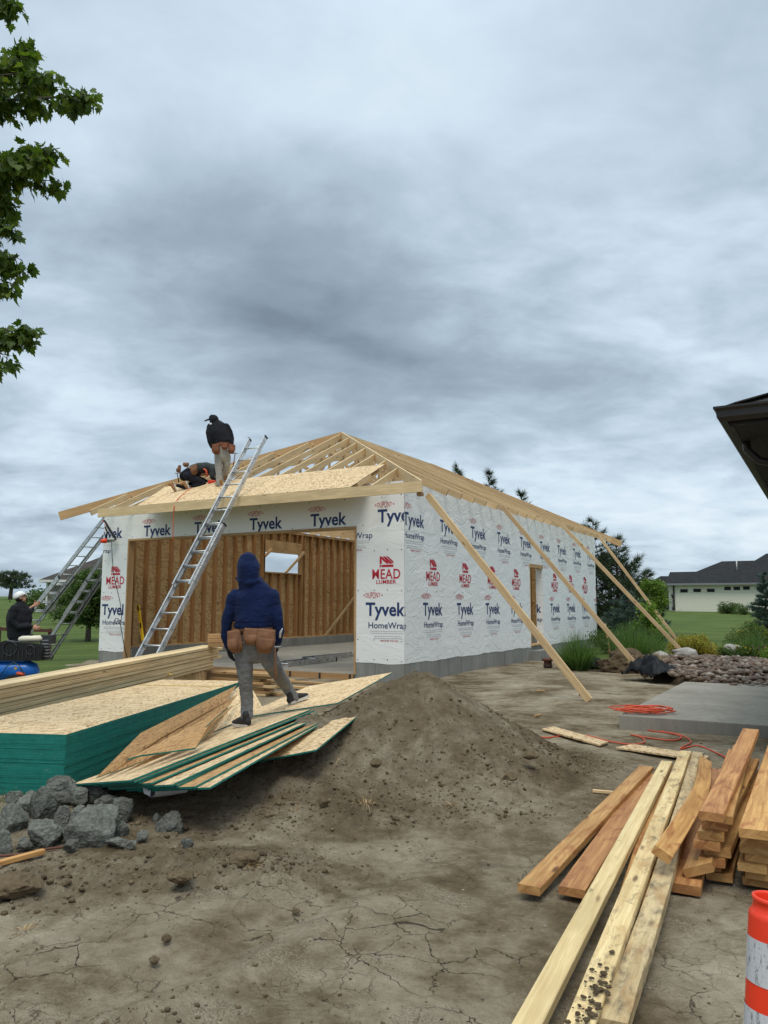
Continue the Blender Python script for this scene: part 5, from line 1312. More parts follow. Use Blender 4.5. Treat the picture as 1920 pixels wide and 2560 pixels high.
def hammer(root, parent, a, b, m='leather_red'):
    a = Vector(a); b = Vector(b); d = (b-a).normalized(); mb = MB(); mb.tube([a, a.lerp(b, .5), b], [(.011, .016), (.012, .018), (.014, .02)], 8, m=0, round_=1)
    h = local(mb, 'hammer', m, root, parent); mb = MB(); s = Vector((1, .2, 0)); mb.tube([a-s*.05, a+s*.0, a+s*.06], [.012, .014, .009], 8, round_=1); local(mb, 'hammer_head', 'grey_metal', root, h); return h

# ---- man in blue standing on the panels, seen from behind
PY = 8.30
lf_ = onplane(614, 1816, MS[0], nmS, 0); rf_ = onplane(733, 1760, TS[0], nmT, 0)
PY = lf_.y
man = thing('person', 'man in blue hooded sweatshirt and tool belt standing on the slid panels, seen from behind', 'person', lf_)
bp = lambda x, y, dy=0.0: D(x, y, PY+dy)
X1 = Vector((1, 0, 0))
# body (mostly hidden inside the clothes)
mb = MB(); head_mesh(mb, bp(622, 1424, .02), (0, 1, -.1), s=.92)
ell(mb, [(bp(640, 1605), .13, .09), (bp(635, 1560), .12, .085), (bp(634, 1510), .15, .085), (bp(632, 1484), .12, .07), (bp(626, 1455), .055, .055), (bp(624, 1440), .05, .055)], X1)
for sh, el, wr in (((590, 1492), (568, 1553), (570, 1614)), ((679, 1492), (696, 1552), (694, 1600))):
    mb.tube([bp(*sh), bp(*el, -.02), bp(*wr, .03)], [.04, .036, .026], 12, round_=1)
la, ra = bp(618, 1786, .02), D(737, 1741, rf_.y-.02)
mb.tube([bp(612, 1615), bp(613, 1692, .0), la], [.08, .05, .03], 12, round_=1); mb.tube([bp(662, 1618), D(693, 1682, (PY+rf_.y)/2-.03), D(712, 1710, rf_.y-.06), ra], [.08, .05, .04, .03], 12, round_=1)
organic(mb, 'body', 'skin', man, .014)
# sweatshirt with its hood up
mb = MB()
ell(mb, [(bp(634, 1564, -.0), .185, .14), (bp(635, 1554, -.01), .198, .15), (bp(636, 1535), .203, .15), (bp(636, 1508), .215, .145), (bp(635, 1488), .215, .13), (bp(633, 1475), .18, .11), (bp(631, 1467), .145, .105), (bp(627, 1458), .115, .10)], X1, 28)
for sh, e0, el, w0, wr in (((588, 1490), (578, 1515), (568, 1553), (566, 1588), (571, 1616)), ((681, 1490), (688, 1515), (695, 1552), (698, 1580), (694, 1605))):
    mb.tube([bp(*sh), bp(*e0), bp(*el, -.02), bp(*w0, .01), bp(*wr, .03)], [(.076, .085), (.066, .076), (.06, .064), (.052, .056), (.038, .042)], 16, round_=1, side=X1)
# hood: full back, soft point at the crown, folded at the neck
mb.tube([bp(626, 1466, -.01), bp(623, 1449, -.02), bp(621, 1436, -.02), bp(621, 1424, -.01), bp(621, 1414, .0), bp(621, 1406, .0)], [(.12, .10), (.116, .11), (.117, .125), (.117, .132), (.115, .128), (.108, .12)], 24, side=X1, round_=1)
mb.tube([bp(592, 1446, .03), bp(602, 1454, -.07), bp(623, 1457, -.12), bp(645, 1454, -.07), bp(654, 1446, .03)], [.022, .028, .03, .028, .022], 10, side=(0, 0, 1), round_=1)
organic(mb, 'hooded_sweatshirt', 'hoodie_blue', man, .009, 6, .03, .16)
# jeans
mb = MB()
ell(mb, [(bp(637, 1630), .145, .12), (bp(636, 1612), .172, .14), (bp(636, 1590), .178, .135), (bp(636, 1565), .17, .125)], X1, 24)
kL = bp(613, 1692, -.02)
mb.tube([bp(611, 1622), bp(610, 1655, -.01), kL, bp(616, 1730, .02), bp(618, 1765, .02), bp(617, 1781, .02), bp(617, 1787, .01)], [(.098, .12), (.09, .105), (.072, .082), (.066, .075), (.060, .068), (.064, .072), (.068, .076)], 18, side=X1, round_=1)
kR = D(693, 1682, (PY+rf_.y)/2-.03)
mb.tube([bp(662, 1622), bp(674, 1650, .02), kR, D(712, 1710, rf_.y-.06), D(727, 1733, rf_.y-.01), D(733, 1744, rf_.y)], [(.1, .12), (.092, .105), (.074, .082), (.066, .072), (.060, .066), (.062, .066)], 18, side=(.8, 0, .6), round_=1)
organic(mb, 'jeans', 'jeans_grey', man, .008, 4, .024, .055)
hs = MB(); R0 = []; R1 = []; R2_ = []
for j in range(40):
    a = 2*PI*j/40; c = bp(634, 1562); k = 1+.012*(j % 2); R0.append(c+Vector((.192*k*math.cos(a), .152*k*math.sin(a), -.035))); R2_.append(c+Vector((.205*k*math.cos(a), .163*k*math.sin(a), -.01))); R1.append(c+Vector((.204*math.cos(a), .16*math.sin(a), .02)))
hs.rings([R0, R2_, R1], True, 0, .5, False); local(hs, 'hem', 'hoodie_blue', man)
mb = MB(); hand(mb, bp(571, 1620, .02), bp(579, 1648, -.02)-bp(571, 1620, .02), (.35, 1, 0), (1, -.2, 0), .98, .28); organic(mb, 'glove', 'glove', man, .0045, 2)
mb = MB(); hand(mb, bp(694, 1603, .03), bp(692, 1630, .0)-bp(694, 1603, .03), (-.3, 1, 0), (-1, -.2, 0), .98, .35); organic(mb, 'glove', 'glove', man, .0045, 2)
u1 = nmS; shoe(man, lf_+Vector((.045, -.05, .006)), lf_+Vector((-.15, .19, .02-.03)), u1, 'shoe_black', 'sole_white', 1.05)
shoe(man, rf_+Vector((-.03, -.07, .004)), rf_+Vector((.15, .18, .06)), nmT, 'shoe_black', 'sole_white', 1.05)
# tool belt
mb = MB(); n = 36; R0 = []; R1 = []
for j in range(n):
    a = 2*PI*j/n; x = .190*math.cos(a); y = .15*math.sin(a); c = bp(636, 1574); R0.append(c+Vector((x, y, -.045+.01*math.sin(2*a)))); R1.append(c+Vector((x*1.01, y*1.01, .035)))
mb.rings([R0, R1], True, 0, .5, False); belt = local(mb, 'tool_belt', 'leather', man)
sb = belt.modifiers.new('thick', 'SOLIDIFY'); sb.thickness = .006
pouch(man, belt, bp(586, 1576, -.12), .145, .22, .07, (1, -.35, 0), (-.35, -1, 0), tilt=-.18)
pouch(man, belt, bp(594, 1578, -.13), .075, .19, .05, (1, -.3, 0), (-.2, -1, 0), tilt=-.25, flap=False)
pouch(man, belt, bp(630, 1571, -.15), .17, .16, .035, (1, 0, 0), (0, -1, 0), tilt=.05)
pouch(man, belt, bp(667, 1573, -.12), .20, .235, .075, (1, .3, 0), (.25, -1, 0), tilt=.12)
mb = MB(); mb.tube([bp(700, 1592, -.16), bp(702, 1580, -.17), bp(706, 1572, -.17)], [.012, .014, .006], 8, round_=1); local(mb, 'steel_hook', 'aluminium', man, belt)
hammer(man, belt, bp(687, 1618, -.12), bp(690, 1696, -.13), 'leather')

# ---- worker standing on the roof
R2 = roofpt(549, 1217, .015); YR = R2.y
m2 = thing('person', 'worker in black hooded jacket and pale jeans standing on the roof by the ladder', 'person', R2)
rp = lambda x, y, dy=0.0: D(x, y, YR+dy)
SD2 = Vector((.95, .3, 0))
fr = roofpt(562, 1205, .015)
mb = MB(); fd_ = Vector((-.75, .5, -.25)); head_mesh(mb, rp(534, 1050, .0), fd_)
ell(mb, [(rp(556, 1130), .12, .08), (rp(550, 1090), .13, .085), (rp(545, 1065), .11, .07), (rp(538, 1056), .05, .05)], SD2)
mb.tube([rp(546, 1135), rp(547, 1170), rp(548, 1206)], [.07, .05, .035], 10, round_=1); mb.tube([rp(566, 1135, .1), rp(565, 1168, .2), D(563, 1195, fr.y)], [.07, .05, .035], 10, round_=1)
organic(mb, 'body', 'skin', m2, .016)
mb = MB()
ell(mb, [(rp(557, 1106), .215, .16), (rp(554, 1096), .225, .165), (rp(549, 1080), .24, .16), (rp(545, 1068), .22, .14), (rp(541, 1060), .15, .11), (rp(537, 1054), .09, .09)], SD2, 24)
mb.tube([rp(526, 1066, -.05), rp(522, 1082, -.08), rp(525, 1103, -.08), rp(531, 1119, -.04)], [(.085, .085), (.078, .08), (.068, .07), (.05, .05)], 14, round_=1)
mb.tube([rp(566, 1066, .05), rp(575, 1082, .08), rp(579, 1096, .06), rp(580, 1109, .02)], [(.085, .085), (.075, .08), (.066, .066), (.05, .05)], 14, round_=1)
mb.blob(rp(535, 1050, -.0), .115, .125, .135, n=18, k=10); mb.blob(rp(531, 1045, 0), .09, .1, .09); mb.tube([rp(540, 1057, -.05), rp(546, 1056, .02)], [.04, .03], 8, round_=1)
organic(mb, 'hooded_jacket', 'hoodie_black', m2, .012, 4, .02, .12)
mb = MB(); q0 = rp(528, 1047, -.02); mb.tube([q0, rp(518, 1050, .0), rp(511, 1053, .0)], [(.05, .02), (.06, .012), (.035, .006)], 10, side=(0, 1, 0), round_=1); local(mb, 'cap_brim', 'hoodie_black', m2)
mb = MB(); mb.tube([rp(527, 1060, -.1), rp(521, 1068, -.06), rp(519, 1082, -.06)], [.03, .022, .012], 8, round_=1); local(mb, 'pale_lining', 'white', m2)
mb = MB()
ell(mb, [(rp(557, 1143), .155, .12), (rp(557, 1128), .185, .14), (rp(557, 1108), .18, .13)], SD2, 20)
mb.tube([rp(546, 1138), rp(546, 1160), rp(547, 1178), rp(548, 1195), rp(548, 1209)], [(.105, .115), (.095, .1), (.08, .085), (.076, .08), (.078, .082)], 14, round_=1)
mb.tube([rp(566, 1138, .05), rp(567, 1160, .1), rp(564, 1176, .2), D(562, 1188, fr.y), D(562, 1197, fr.y)], [(.105, .115), (.095, .1), (.08, .085), (.076, .08), (.078, .082)], 14, round_=1)
organic(mb, 'jeans', 'jeans_pale', m2, .012, 4, .02, .09)
mb = MB(); hand(mb, rp(531, 1119, -.04), (0, .1, -1), (0, 1, 0), (1, 0, 0), 1.0, .5); organic(mb, 'hand', 'skin', m2, .0055, 2)
mb = MB(); hand(mb, rp(580, 1109, .02), (0, .1, -1), (0, 1, 0), (-1, 0, 0), 1.0, .5); organic(mb, 'hand', 'skin', m2, .0055, 2)
shoe(m2, R2+Vector((.06, -.05, 0)), R2+Vector((-.14, .2, .09)), (0, -.3, 1), 'shoe_tan', 'sole_white', 1.1); shoe(m2, fr+Vector((.02, -.06, 0)), fr+Vector((.06, .22, .1)), (0, -.3, 1), 'shoe_tan', 'sole_white', 1.1)
mb = MB(); R0 = []; R1 = []
for j in range(n):
    a = 2*PI*j/n; c = rp(557, 1112); v = SD2*(.2*math.cos(a))+Vector((-.3, .95, 0))*(.155*math.sin(a)); R0.append(c+v+Vector((0, 0, -.05))); R1.append(c+v*1.02+Vector((0, 0, .04)))
mb.rings([R0, R1], True, 0, .5, False); belt = local(mb, 'tool_belt', 'leather_red', m2)
pouch(m2, belt, rp(540, 1111, -.17), .20, .25, .08, SD2, (-.1, -1, 0), 'leather_red', -.12); pouch(m2, belt, rp(562, 1109, -.16), .17, .15, .04, SD2, (.1, -1, 0), 'leather_red', 0)
pouch(m2, belt, rp(580, 1112, -.10), .17, .23, .08, SD2, (.5, -.9, 0), 'leather_red', .12); hammer(m2, belt, rp(588, 1133, -.1), rp(582, 1172, -.1), 'leather_red')

# ---- worker kneeling on the roof, seen from behind
R3 = roofpt(478, 1222, .02); YK = R3.y
m3 = thing('person', 'worker in black kneeling on the roof panels, bent forward beside the standing one', 'person', R3)
kp = lambda x, y, dy=0.0: D(x, y, YK+dy)
mb = MB(); head_mesh(mb, kp(548, 1180, .5), (.7, .2, -.7), (.6, .2, .7))
ell(mb, [(kp(475, 1188, .25), .1, .12), (kp(505, 1178, .35), .1, .12), (kp(534, 1178, .45), .1, .11)], (0, 1, .2)); mb.tube([kp(534, 1178, .45), kp(546, 1180, .5)], .045, 8, round_=1)
organic(mb, 'body', 'skin', m3, .018)
mb = MB()
ell(mb, [(kp(480, 1178, .25), .15, .15), (kp(495, 1172, .3), .17, .155), (kp(515, 1170, .38), .19, .15), (kp(532, 1173, .45), .19, .14), (kp(540, 1178, .47), .13, .1)], (0, 1, .2), 20)
mb.tube([kp(530, 1174, .28), kp(531, 1192, .2), kp(540, 1205, .25)], [.085, .07, .045], 12, round_=1); mb.tube([kp(538, 1175, .6), kp(548, 1195, .6), kp(554, 1206, .55)], [.08, .065, .045], 12, round_=1)
mb.blob(kp(549, 1180, .5), .12, .12, .12)
organic(mb, 'jacket', 'jacket_grey', m3, .013, 4, .02, .12)
mb = MB(); mb.tube([kp(505, 1170, .2), kp(515, 1176, .18), kp(518, 1190, .18)], [.02, .03, .02], 8, round_=1); local(mb, 'red_panel', 'cord_red', m3)
mb = MB()
ell(mb, [(kp(462, 1190, .2), .17, .14), (kp(475, 1182, .22), .19, .16), (kp(490, 1180, .28), .17, .14)], (0, 1, .2), 20)
mb.tube([kp(470, 1190, .05), kp(492, 1202, .05), kp(508, 1209, .1)], [.12, .11, .085], 12, round_=1); mb.tube([kp(508, 1210, .1), kp(490, 1215, .03), kp(462, 1218, .0), kp(444, 1214, .0)], [.085, .08, .065, .05], 12, round_=1)
mb.tube([kp(476, 1188, .4), kp(498, 1200, .45), kp(514, 1206, .5)], [.11, .1, .085], 12, round_=1); mb.tube([kp(512, 1207, .5), kp(490, 1208, .35), kp(474, 1209, .2)], [.085, .075, .05], 12, round_=1)
organic(mb, 'trousers', 'trousers_black', m3, .013, 4, .02, .1)
h1 = kp(437, 1224, -.02); shoe(m3, kp(434, 1206, -.02), kp(441, 1228, .0), (-1, -.6, .1), 'shoe_tan', 'sole_white', 1.05); shoe(m3, kp(464, 1204, .0), kp(474, 1225, .0), (-1, -.6, .1), 'shoe_tan', 'sole_white', 1.05)
mb = MB(); hand(mb, kp(540, 1205, .25), (.5, 0, -.9), (0, 1, 0), (1, 0, 0), 1.0, .5); organic(mb, 'hand', 'skin', m3, .0055, 2)
mb = MB(); hand(mb, kp(554, 1206, .55), (.5, 0, -.9), (0, 1, 0), (1, 0, 0), 1.0, .5); organic(mb, 'hand', 'skin', m3, .0055, 2)
mb = MB(); R0 = []; R1 = []; ax = Vector((.9, 0, .25)).normalized(); b1 = Vector((0, 1, 0)); b2 = ax.cross(b1)
for j in range(n):
    a = 2*PI*j/n; c = kp(481, 1182, .24); v = b1*.195*math.cos(a)+b2*.175*math.sin(a); R0.append(c-ax*.04+v); R1.append(c+ax*.04+v)
mb.rings([R0, R1], True, 0, .5, False); belt = local(mb, 'tool_belt', 'leather', m3)
pouch(m3, belt, kp(484, 1166, .0), .19, .24, .09, (1, 0, .3), (0, -1, .3), 'leather', -.2); pouch(m3, belt, kp(452, 1164, .05), .13, .20, .08, (.5, -.8, 0), (-1, -.4, .1), 'leather', .0); pouch(m3, belt, kp(466, 1158, .0), .17, .1, .06, (1, 0, 0), (-.2, -1, .3), 'leather', .0, False)
hammer(m3, belt, kp(443, 1183, -.05), kp(447, 1205, -.06), 'hoodie_black')
mb = MB(); mb.tube([kp(522, 1206, .0), kp(532, 1204, .05), kp(540, 1206, .1)], [.03, .045, .035], 10, round_=1); mb.beam(kp(524, 1208, 0), kp(524, 1200, .0), .05, .06); o = local(mb, 'nail_gun', 'red_orange', m3); o['label'] = 'nail gun held against the roof panel'

# ---- man with the white cap at the foot of the left ladders
YW = 15.4; gz = H(-6.9, YW)
m4 = thing('person', 'man in white cap and black jacket holding the left ladder, looking up', 'person', D(45, 1700, YW))
m4.location.z = gz
wp = lambda x, y, dy=0.0: D(x-4, y+7, YW+dy)
fd4 = Vector((.75, .35, .5)); up4 = Vector((-.4, -.2, .9)); hc = wp(56, 1488)
mb = MB(); P4 = head_mesh(mb, hc, fd4, up4)
ell(mb, [(wp(52, 1590), .13, .1), (wp(52, 1550), .14, .1), (wp(54, 1515), .16, .1), (wp(56, 1503), .06, .06), (wp(57, 1495), .05, .055)], (.7, .7, 0))
hand(mb, wp(84, 1562, -.02), (1, .15, -.05), (0, .2, 1), (0, 1, 0), 1.0, .6); mb.tube([wp(70, 1556), wp(84, 1562, -.02)], [.035, .028], 10, round_=1)
hand(mb, wp(88, 1508, .35), (.8, .3, .5), (0, .2, 1), (1, 0, 0), 1.0, .7); mb.tube([wp(78, 1515, .3), wp(88, 1508, .35)], [.035, .028], 10, round_=1)
for a, b, c in (((45, 1590), (44, 1650), (42, 1700)), ((60, 1590), (64, 1648), (62, 1700))): mb.tube([wp(*a), wp(*b), wp(*c)], [.08, .055, .035], 10, round_=1)
organic(mb, 'body', 'skin', m4, .009, 2)
mb = MB(); 
for x in (-1, 1): mb.blob(P4(x*.031, .086, .014), .011, .006, .006, n=8, k=5)
local(mb, 'eyes', 'hair', m4)
mb = MB(); mb.blob(P4(0, -.03, .0), .083, .085, .06, n=16, k=8); local(mb, 'hair', 'hair', m4)
mb = MB(); mb.blob(P4(0, .062, -.072), .045, .036, .035, n=14, k=8); local(mb, 'beard', 'hair', m4)
mb = MB(); Rr = []
r_ = fd4.normalized().cross((up4-fd4.normalized()*up4.dot(fd4.normalized())).normalized())
for z, k in ((.028, 1.03), (.06, 1.04), (.09, .95), (.118, .72), (.135, .35)): Rr.append([P4(.088*k*math.cos(2*PI*j/18), -.008+.108*k*math.sin(2*PI*j/18), z) for j in range(18)])
mb.rings(Rr, True, 0, .5, True); cap = local(mb, 'cap', 'white', m4)
mb = MB(); mb.tube([P4(0, .08, .035), P4(0, .13, .038), P4(0, .175, .03)], [(.075, .008), (.07, .007), (.045, .005)], 12, side=r_, round_=1); local(mb, 'cap_visor', 'white', m4, cap)
mb = MB()
ell(mb, [(wp(52, 1585), .21, .16), (wp(51, 1565), .225, .17), (wp(52, 1540), .24, .17), (wp(54, 1518), .22, .15), (wp(55, 1507), .13, .11), (wp(56, 1500), .08, .08)], (.8, .6, 0), 22)
mb.tube([wp(40, 1516, -.15), wp(33, 1545, -.18), wp(50, 1562, -.15), wp(72, 1558, -.05), wp(83, 1561, -.02)], [(.09, .09), (.08, .08), (.075, .075), (.065, .06), (.045, .045)], 14, round_=1)
mb.tube([wp(66, 1515, .15), wp(76, 1530, .25), wp(84, 1514, .33)], [.085, .07, .048], 14, round_=1)
organic(mb, 'jacket', 'hoodie_black', m4, .012, 4, .02, .12)
mb = MB(); ell(mb, [(wp(52, 1605), .16, .13), (wp(52, 1592), .19, .15), (wp(52, 1575), .18, .14)], (.8, .6, 0), 20)
for a, b, c in (((45, 1600), (43, 1650), (42, 1695)), ((60, 1600), (64, 1648), (62, 1695))): mb.tube([wp(*a), wp(*b), wp(*c)], [.105, .085, .07], 12, round_=1)
organic(mb, 'trousers', 'trousers_black', m4, .013, 4, .02, .1)
for x in (42, 62): p = wp(x, 1700); p.z = H(p.x, p.y); shoe(m4, p+Vector((-.05, 0, .004)), p+Vector((.22, .08, .004)), (0, 0, 1), 'shoe_black', 'sole_white', 1.0)

# ================================================================== air compressor
CP = Vector((-5.95, 12.6, 0)); CP.z = H(CP.x, CP.y)
comp = thing('air_compressor', 'petrol air compressor with blue tank and black belt guard at the left edge', 'compressor', CP)
cq = lambda x, y, dy=0.0: D(x, y, CP.y+dy)-CP
mb = MB(); z0 = cq(60, 1677).z; mb.tube([Vector((-.75, 0, z0)), Vector((.28, 0, z0))], .165, 24, round_=1); tank = mb.build('tank', MATS['blue_tank'], comp)
mb = MB(); mb.box(-.55, .26, -.13, .13, z0+.15, z0+.19); mb.build('mounting_plate', MATS['blue_tank'], comp)
mb = MB(); x0 = cq(8, 1600).x; x1 = cq(116, 1600).x; zt_ = cq(60, 1600).z; zb_ = z0+.17; R = []
prof = [(x0, zb_), (x0-.01, zt_-.14), (x0+.03, zt_-.03), (x0+.12, zt_), (x1-.05, zt_-.06), (x1, zt_-.12), (x1-.02, zb_)]
R = [[Vector((x, -.17, z)) for x, z in prof], [Vector((x, -.05, z)) for x, z in prof]]; mb.rings(R, True, 0, .5, True, False)
gd = mb.build('belt_guard', MATS['black_plastic'], comp)
mb = MB(); 
for i in range(9):
    f = i/8; xx_ = x0+.1+(x1-x0-.2)*f; mb.beam(Vector((xx_, -.178, zb_+.04)), Vector((xx_, -.178, zt_-.14)), .012, .01, up=(0, 1, 0))
mb.tube([Vector((x0+.2+.11*math.cos(a*.4), -.18, zb_+.19+.11*math.sin(a*.4))) for a in range(17)], .008, 6); mb.tube([Vector((x1-.17+.07*math.cos(a*.4), -.18, zb_+.17+.07*math.sin(a*.4))) for a in range(17)], .008, 6)
mb.build('guard_grille', MATS['dark_metal'], gd)
mb = MB(); a_, b_ = cq(54, 1606), cq(100, 1591); mb.tube([Vector((a_.x, .02, (a_.z+b_.z)/2)), Vector((b_.x, .02, (a_.z+b_.z)/2+.01))], (.0,) if False else [(.09, .055), (.09, .055)], 16, side=(0, 1, 0), round_=1); ft_ = mb.build('fuel_tank', MATS['cream'], comp)
mb = MB(); mb.tube([Vector(((a_.x+b_.x)/2, .02, b_.z+.01)), Vector(((a_.x+b_.x)/2, .02, b_.z+.035))], .03, 12); mb.build('fuel_cap', MATS['black_plastic'], ft_)
mb = MB(); mb.box(a_.x-.02, b_.x+.12, -.03, .17, zb_, a_.z-.04); c_ = cq(112, 1596); mb.box(b_.x+.02, b_.x+.2, -.02, .15, a_.z-.02, b_.z+.02); mb.build('engine', MATS['dark_metal'], comp)
mb = MB(); 
for k in range(6): mb.box(x1-.05, x1+.05, -.04, .12, zb_+.05+k*.05, zb_+.07+k*.05)
mb.build('pump_head', MATS['grey_metal'], comp)
for dx in (-.45, .15):
    mb = MB(); mb.tube([Vector((dx, -.24, z0-.2)), Vector((dx, -.19, z0-.2))], .16, 24); w_ = mb.build('wheel', MATS['rubber'], comp); mb = MB(); mb.tube([Vector((dx, -.245, z0-.2)), Vector((dx, -.185, z0-.2))], .07, 16); mb.build('rim', MATS['aluminium'], w_)
mb = MB(); mb.tube([Vector((-.5, 0, z0)), Vector((-.5, 0, 0))], .02, 6); mb.tube([Vector((.15, 0, z0)), Vector((.15, 0, 0))], .02, 6); mb.build('leg', MATS['dark_metal'], comp)
mb = MB(); v = cq(45, 1684, -.17); mb.tube([v, v+Vector((.08, 0, -.01))], .03, 10, round_=1); mb.build('valve_knob', MATS['cord_red'], comp)
mb = MB(); v = cq(39, 1671, -.166); mb.quad([v+Vector((-.03, 0, 0)), v+Vector((0, 0, -.02)), v+Vector((.03, 0, 0)), v+Vector((0, 0, .02))]); mb.build('warning_sticker', MATS['yellow'], comp)
mb = MB(); mb.tube([cq(0, 1690, -.2), cq(18, 1665, -.2), cq(34, 1656, -.2), cq(48, 1664, -.2), cq(62, 1690, -.18)], .008, 6); mb.build('hose', MATS['spruce_needle'], comp)
# ================================================================== concrete pad, river rock bed, drain things
pa = [G(1547, 1787, .16), G(1689, 1703, .16)]; bx = Vector((math.cos(A), -math.sin(A), 0)); by = Vector((math.sin(A), math.cos(A), 0))
L_ = (pa[1]-pa[0]).dot(by); o_ = pa[0]
mb = MB(); q = [o_, o_+bx*5, o_+bx*5+by*L_, o_+by*L_]; mb.hexa([Vector((p.x, p.y, -.15)) for p in q]+[Vector((p.x, p.y, .16)) for p in q]); pad = mb.build('concrete_pad', MATS['slab_grey']); settle(pad, o_)
bv = pad.modifiers.new('bevel', 'BEVEL'); bv.width = .012; bv.segments = 2; mb = MB(); jl = by*(L_*.62); mb.quad([o_+jl+Vector((0, 0, .0015)), o_+jl+bx*5+Vector((0, 0, .0015)), o_+jl+bx*5+by*.012+Vector((0, 0, .0015)), o_+jl+by*.012+Vector((0, 0, .0015))]); jt = mb.build('joint', MATS['rubber'], pad); jt.data.transform(Matrix.Translation(-o_)); tag(pad, 'grey concrete pad with raised edge on the right, cord coil on its corner', 'concrete pad')
RB = [G(*p, .1) for p in ((1690, 1700), (1640, 1690), (1640, 1640), (1720, 1628), (1800, 1634), (1920, 1642), (2100, 1650), (2100, 1740), (1920, 1734))]
RBP = [(p.x, p.y) for p in RB]
mb = MB(); rr_ = np.random.default_rng(5); bb = np.array(RBP); n = 0
cx0, cx1, cy0, cy1 = bb[:, 0].min(), bb[:, 0].max(), bb[:, 1].min(), bb[:, 1].max()
Xr = cx0+rr_.random(9000)*(cx1-cx0); Yr = cy0+rr_.random(9000)*(cy1-cy0); ok = np.where(inpoly(Xr, Yr, RBP))[0][:3000]
for i in ok:
    u = min(1, max(0, (Yr[i]-cy0)/5)); zz = .05+.28*math.exp(-((Xr[i]-7.5)**2/14+(Yr[i]-18.5)**2/10))
    r = .042+.05*rr_.random()**1.5; v = bmesh_ico(1)
    b0 = len(mb.v); rz = rr_.random()*6.28; sx, sy, sz = 1.1+rr_.random()*.4, .8+rr_.random()*.2, .5+rr_.random()*.25; c_, s_ = math.cos(rz), math.sin(rz); tl = (rr_.random()-.5)*.5; lift = rr_.random()*.05
    for p in v[0]:
        x, y, z = p.x*sx*r, p.y*sy*r, p.z*sz*r+p.x*tl*r; mb.v.append((Xr[i]+x*c_-y*s_, Yr[i]+x*s_+y*c_, zz+z+lift))
    t = rr_.random()
    for f in v[1]: mb.face([b0+k for k in f], None, t, 0, True)
o = mb.build('river_rocks', MATS['river_rock']); o['kind'] = 'stuff'
# soil bed under the stones
mb = MB(); gx = np.linspace(cx0-.5, cx1+.5, 30); gy = np.linspace(cy0-.6, cy1+.8, 24)
for y in gy:
    for x in gx: mb.v.append((x, y, (.02+.28*math.exp(-((x-7.5)**2/14+(y-18.5)**2/10)) if inpoly(np.array([x]), np.array([y]), RBP)[0] else -.25)))
for j in range(23):
    for i in range(29): mb.face([j*30+i, j*30+i+1, (j+1)*30+i+1, (j+1)*30+i], None, .1, 0, True)
o = mb.build('planting_bed', MATS['clod']); o['kind'] = 'structure'
def boulder(lb, px, py, d, rx, rz, seed):
    c = D(px, py, d); bm = bmesh_ico(3); mb = MB()
    for v in bm[0]:
        k = 1+mnoise.noise(v*1.6+Vector((seed, 0, 0)))*.3+mnoise.noise(v*5+Vector((seed, 0, 0)))*.06; mb.v.append((v.x*rx*k, v.y*rx*.8*k, v.z*rz*k))
    for f in bm[1]: mb.face(list(f), None, .5, 0, True)
    o = mb.build('boulder', MATS['boulder']); o.location = c; tag(o, lb, 'boulder', 'boulders by the stone bed')
boulder('brown flat boulder between the yellow bush and the river stones', 1712, 1632, 20.5, .33, .13, 3); boulder('pale grey rounded boulder left of the right-hand bush', 1832, 1624, 21, .27, .15, 9); boulder('small dark boulder at the back of the stone bed', 1650, 1640, 20, .2, .12, 15)
# dug-up soil with black sheeting and dry grass root ball
def mound(name, lb, cat, c, rx, ry, rz, m, seed, grp=None, k=4, amp=.25):
    bm = bmesh_ico(k); mb = MB()
    for v in bm[0]:
        q = 1+mnoise.noise(v*1.8+Vector((seed, 0, 0)))*amp+mnoise.noise(v*6+Vector((seed, 0, 0)))*amp*.35+mnoise.noise(v*15+Vector((seed, 0, 0)))*amp*.15; mb.v.append((v.x*rx*q, v.y*ry*q, v.z*rz*q))
    for f in bm[1]: mb.face(list(f), None, random.random()*.3, 0, True)
    o = mb.build(name, MATS[m]); o.location = c; return tag(o, lb, cat, grp)
cm = G(1575, 1680, .0); mound('soil_clump', 'clump of dug-up brown soil and roots below the far brace boards', 'soil clump', (cm.x, cm.y, .14), .66, .5, .36, 'clod', 4, k=5, amp=.42)
def sheeting(lb, c, w, l, h, yaw, seed):
    mb = MB(); n1, n2 = 26, 18
    for j in range(n2):
        for i in range(n1):
            u, v = i/(n1-1)-.5, j/(n2-1)-.5; q = Vector((u*3+seed, v*3, 0))
            z = h*max(0, (1-(u*2)**2)*(1-(v*2)**4))+.15*mnoise.noise(q*1.3)+.11*mnoise.noise(Vector((q.x*2.2, q.y*5.5, 0)))+.04*mnoise.noise(q*9); x, y = u*w*(1+.25*mnoise.noise(q+Vector((9, 0, 0)))), v*l*(1+.3*mnoise.noise(q+Vector((0, 9, 0))))
            mb.v.append((x*math.cos(yaw)-y*math.sin(yaw), x*math.sin(yaw)+y*math.cos(yaw), z))
    for j in range(n2-1):
        for i in range(n1-1): mb.face([j*n1+i, j*n1+i+1, (j+1)*n1+i+1, (j+1)*n1+i], None, .5, 0, True)
    o = mb.build('black_sheeting', MATS['black_sheet']); o.location = c; s = o.modifiers.new('t', 'SOLIDIFY'); s.thickness = .006; tag(o, lb, 'plastic sheet', 'black landscape sheeting')
c = G(1628, 1690, .1); sheeting('black plastic sheeting draped over the right side of the soil clump', (c.x, c.y, .18), .75, 1.1, .28, .4, 3); c = G(1490, 1672, 0); sheeting('black plastic sheeting crumpled flat left of the soil clump', (c.x, c.y, .06), 1.2, .7, .12, -.2, 11)
c = G(1600, 1658, .0); sheeting('black plastic sheeting lying along the top of the soil clump', (c.x-.1, c.y-.2, .34), .8, .5, .12, .1, 17)
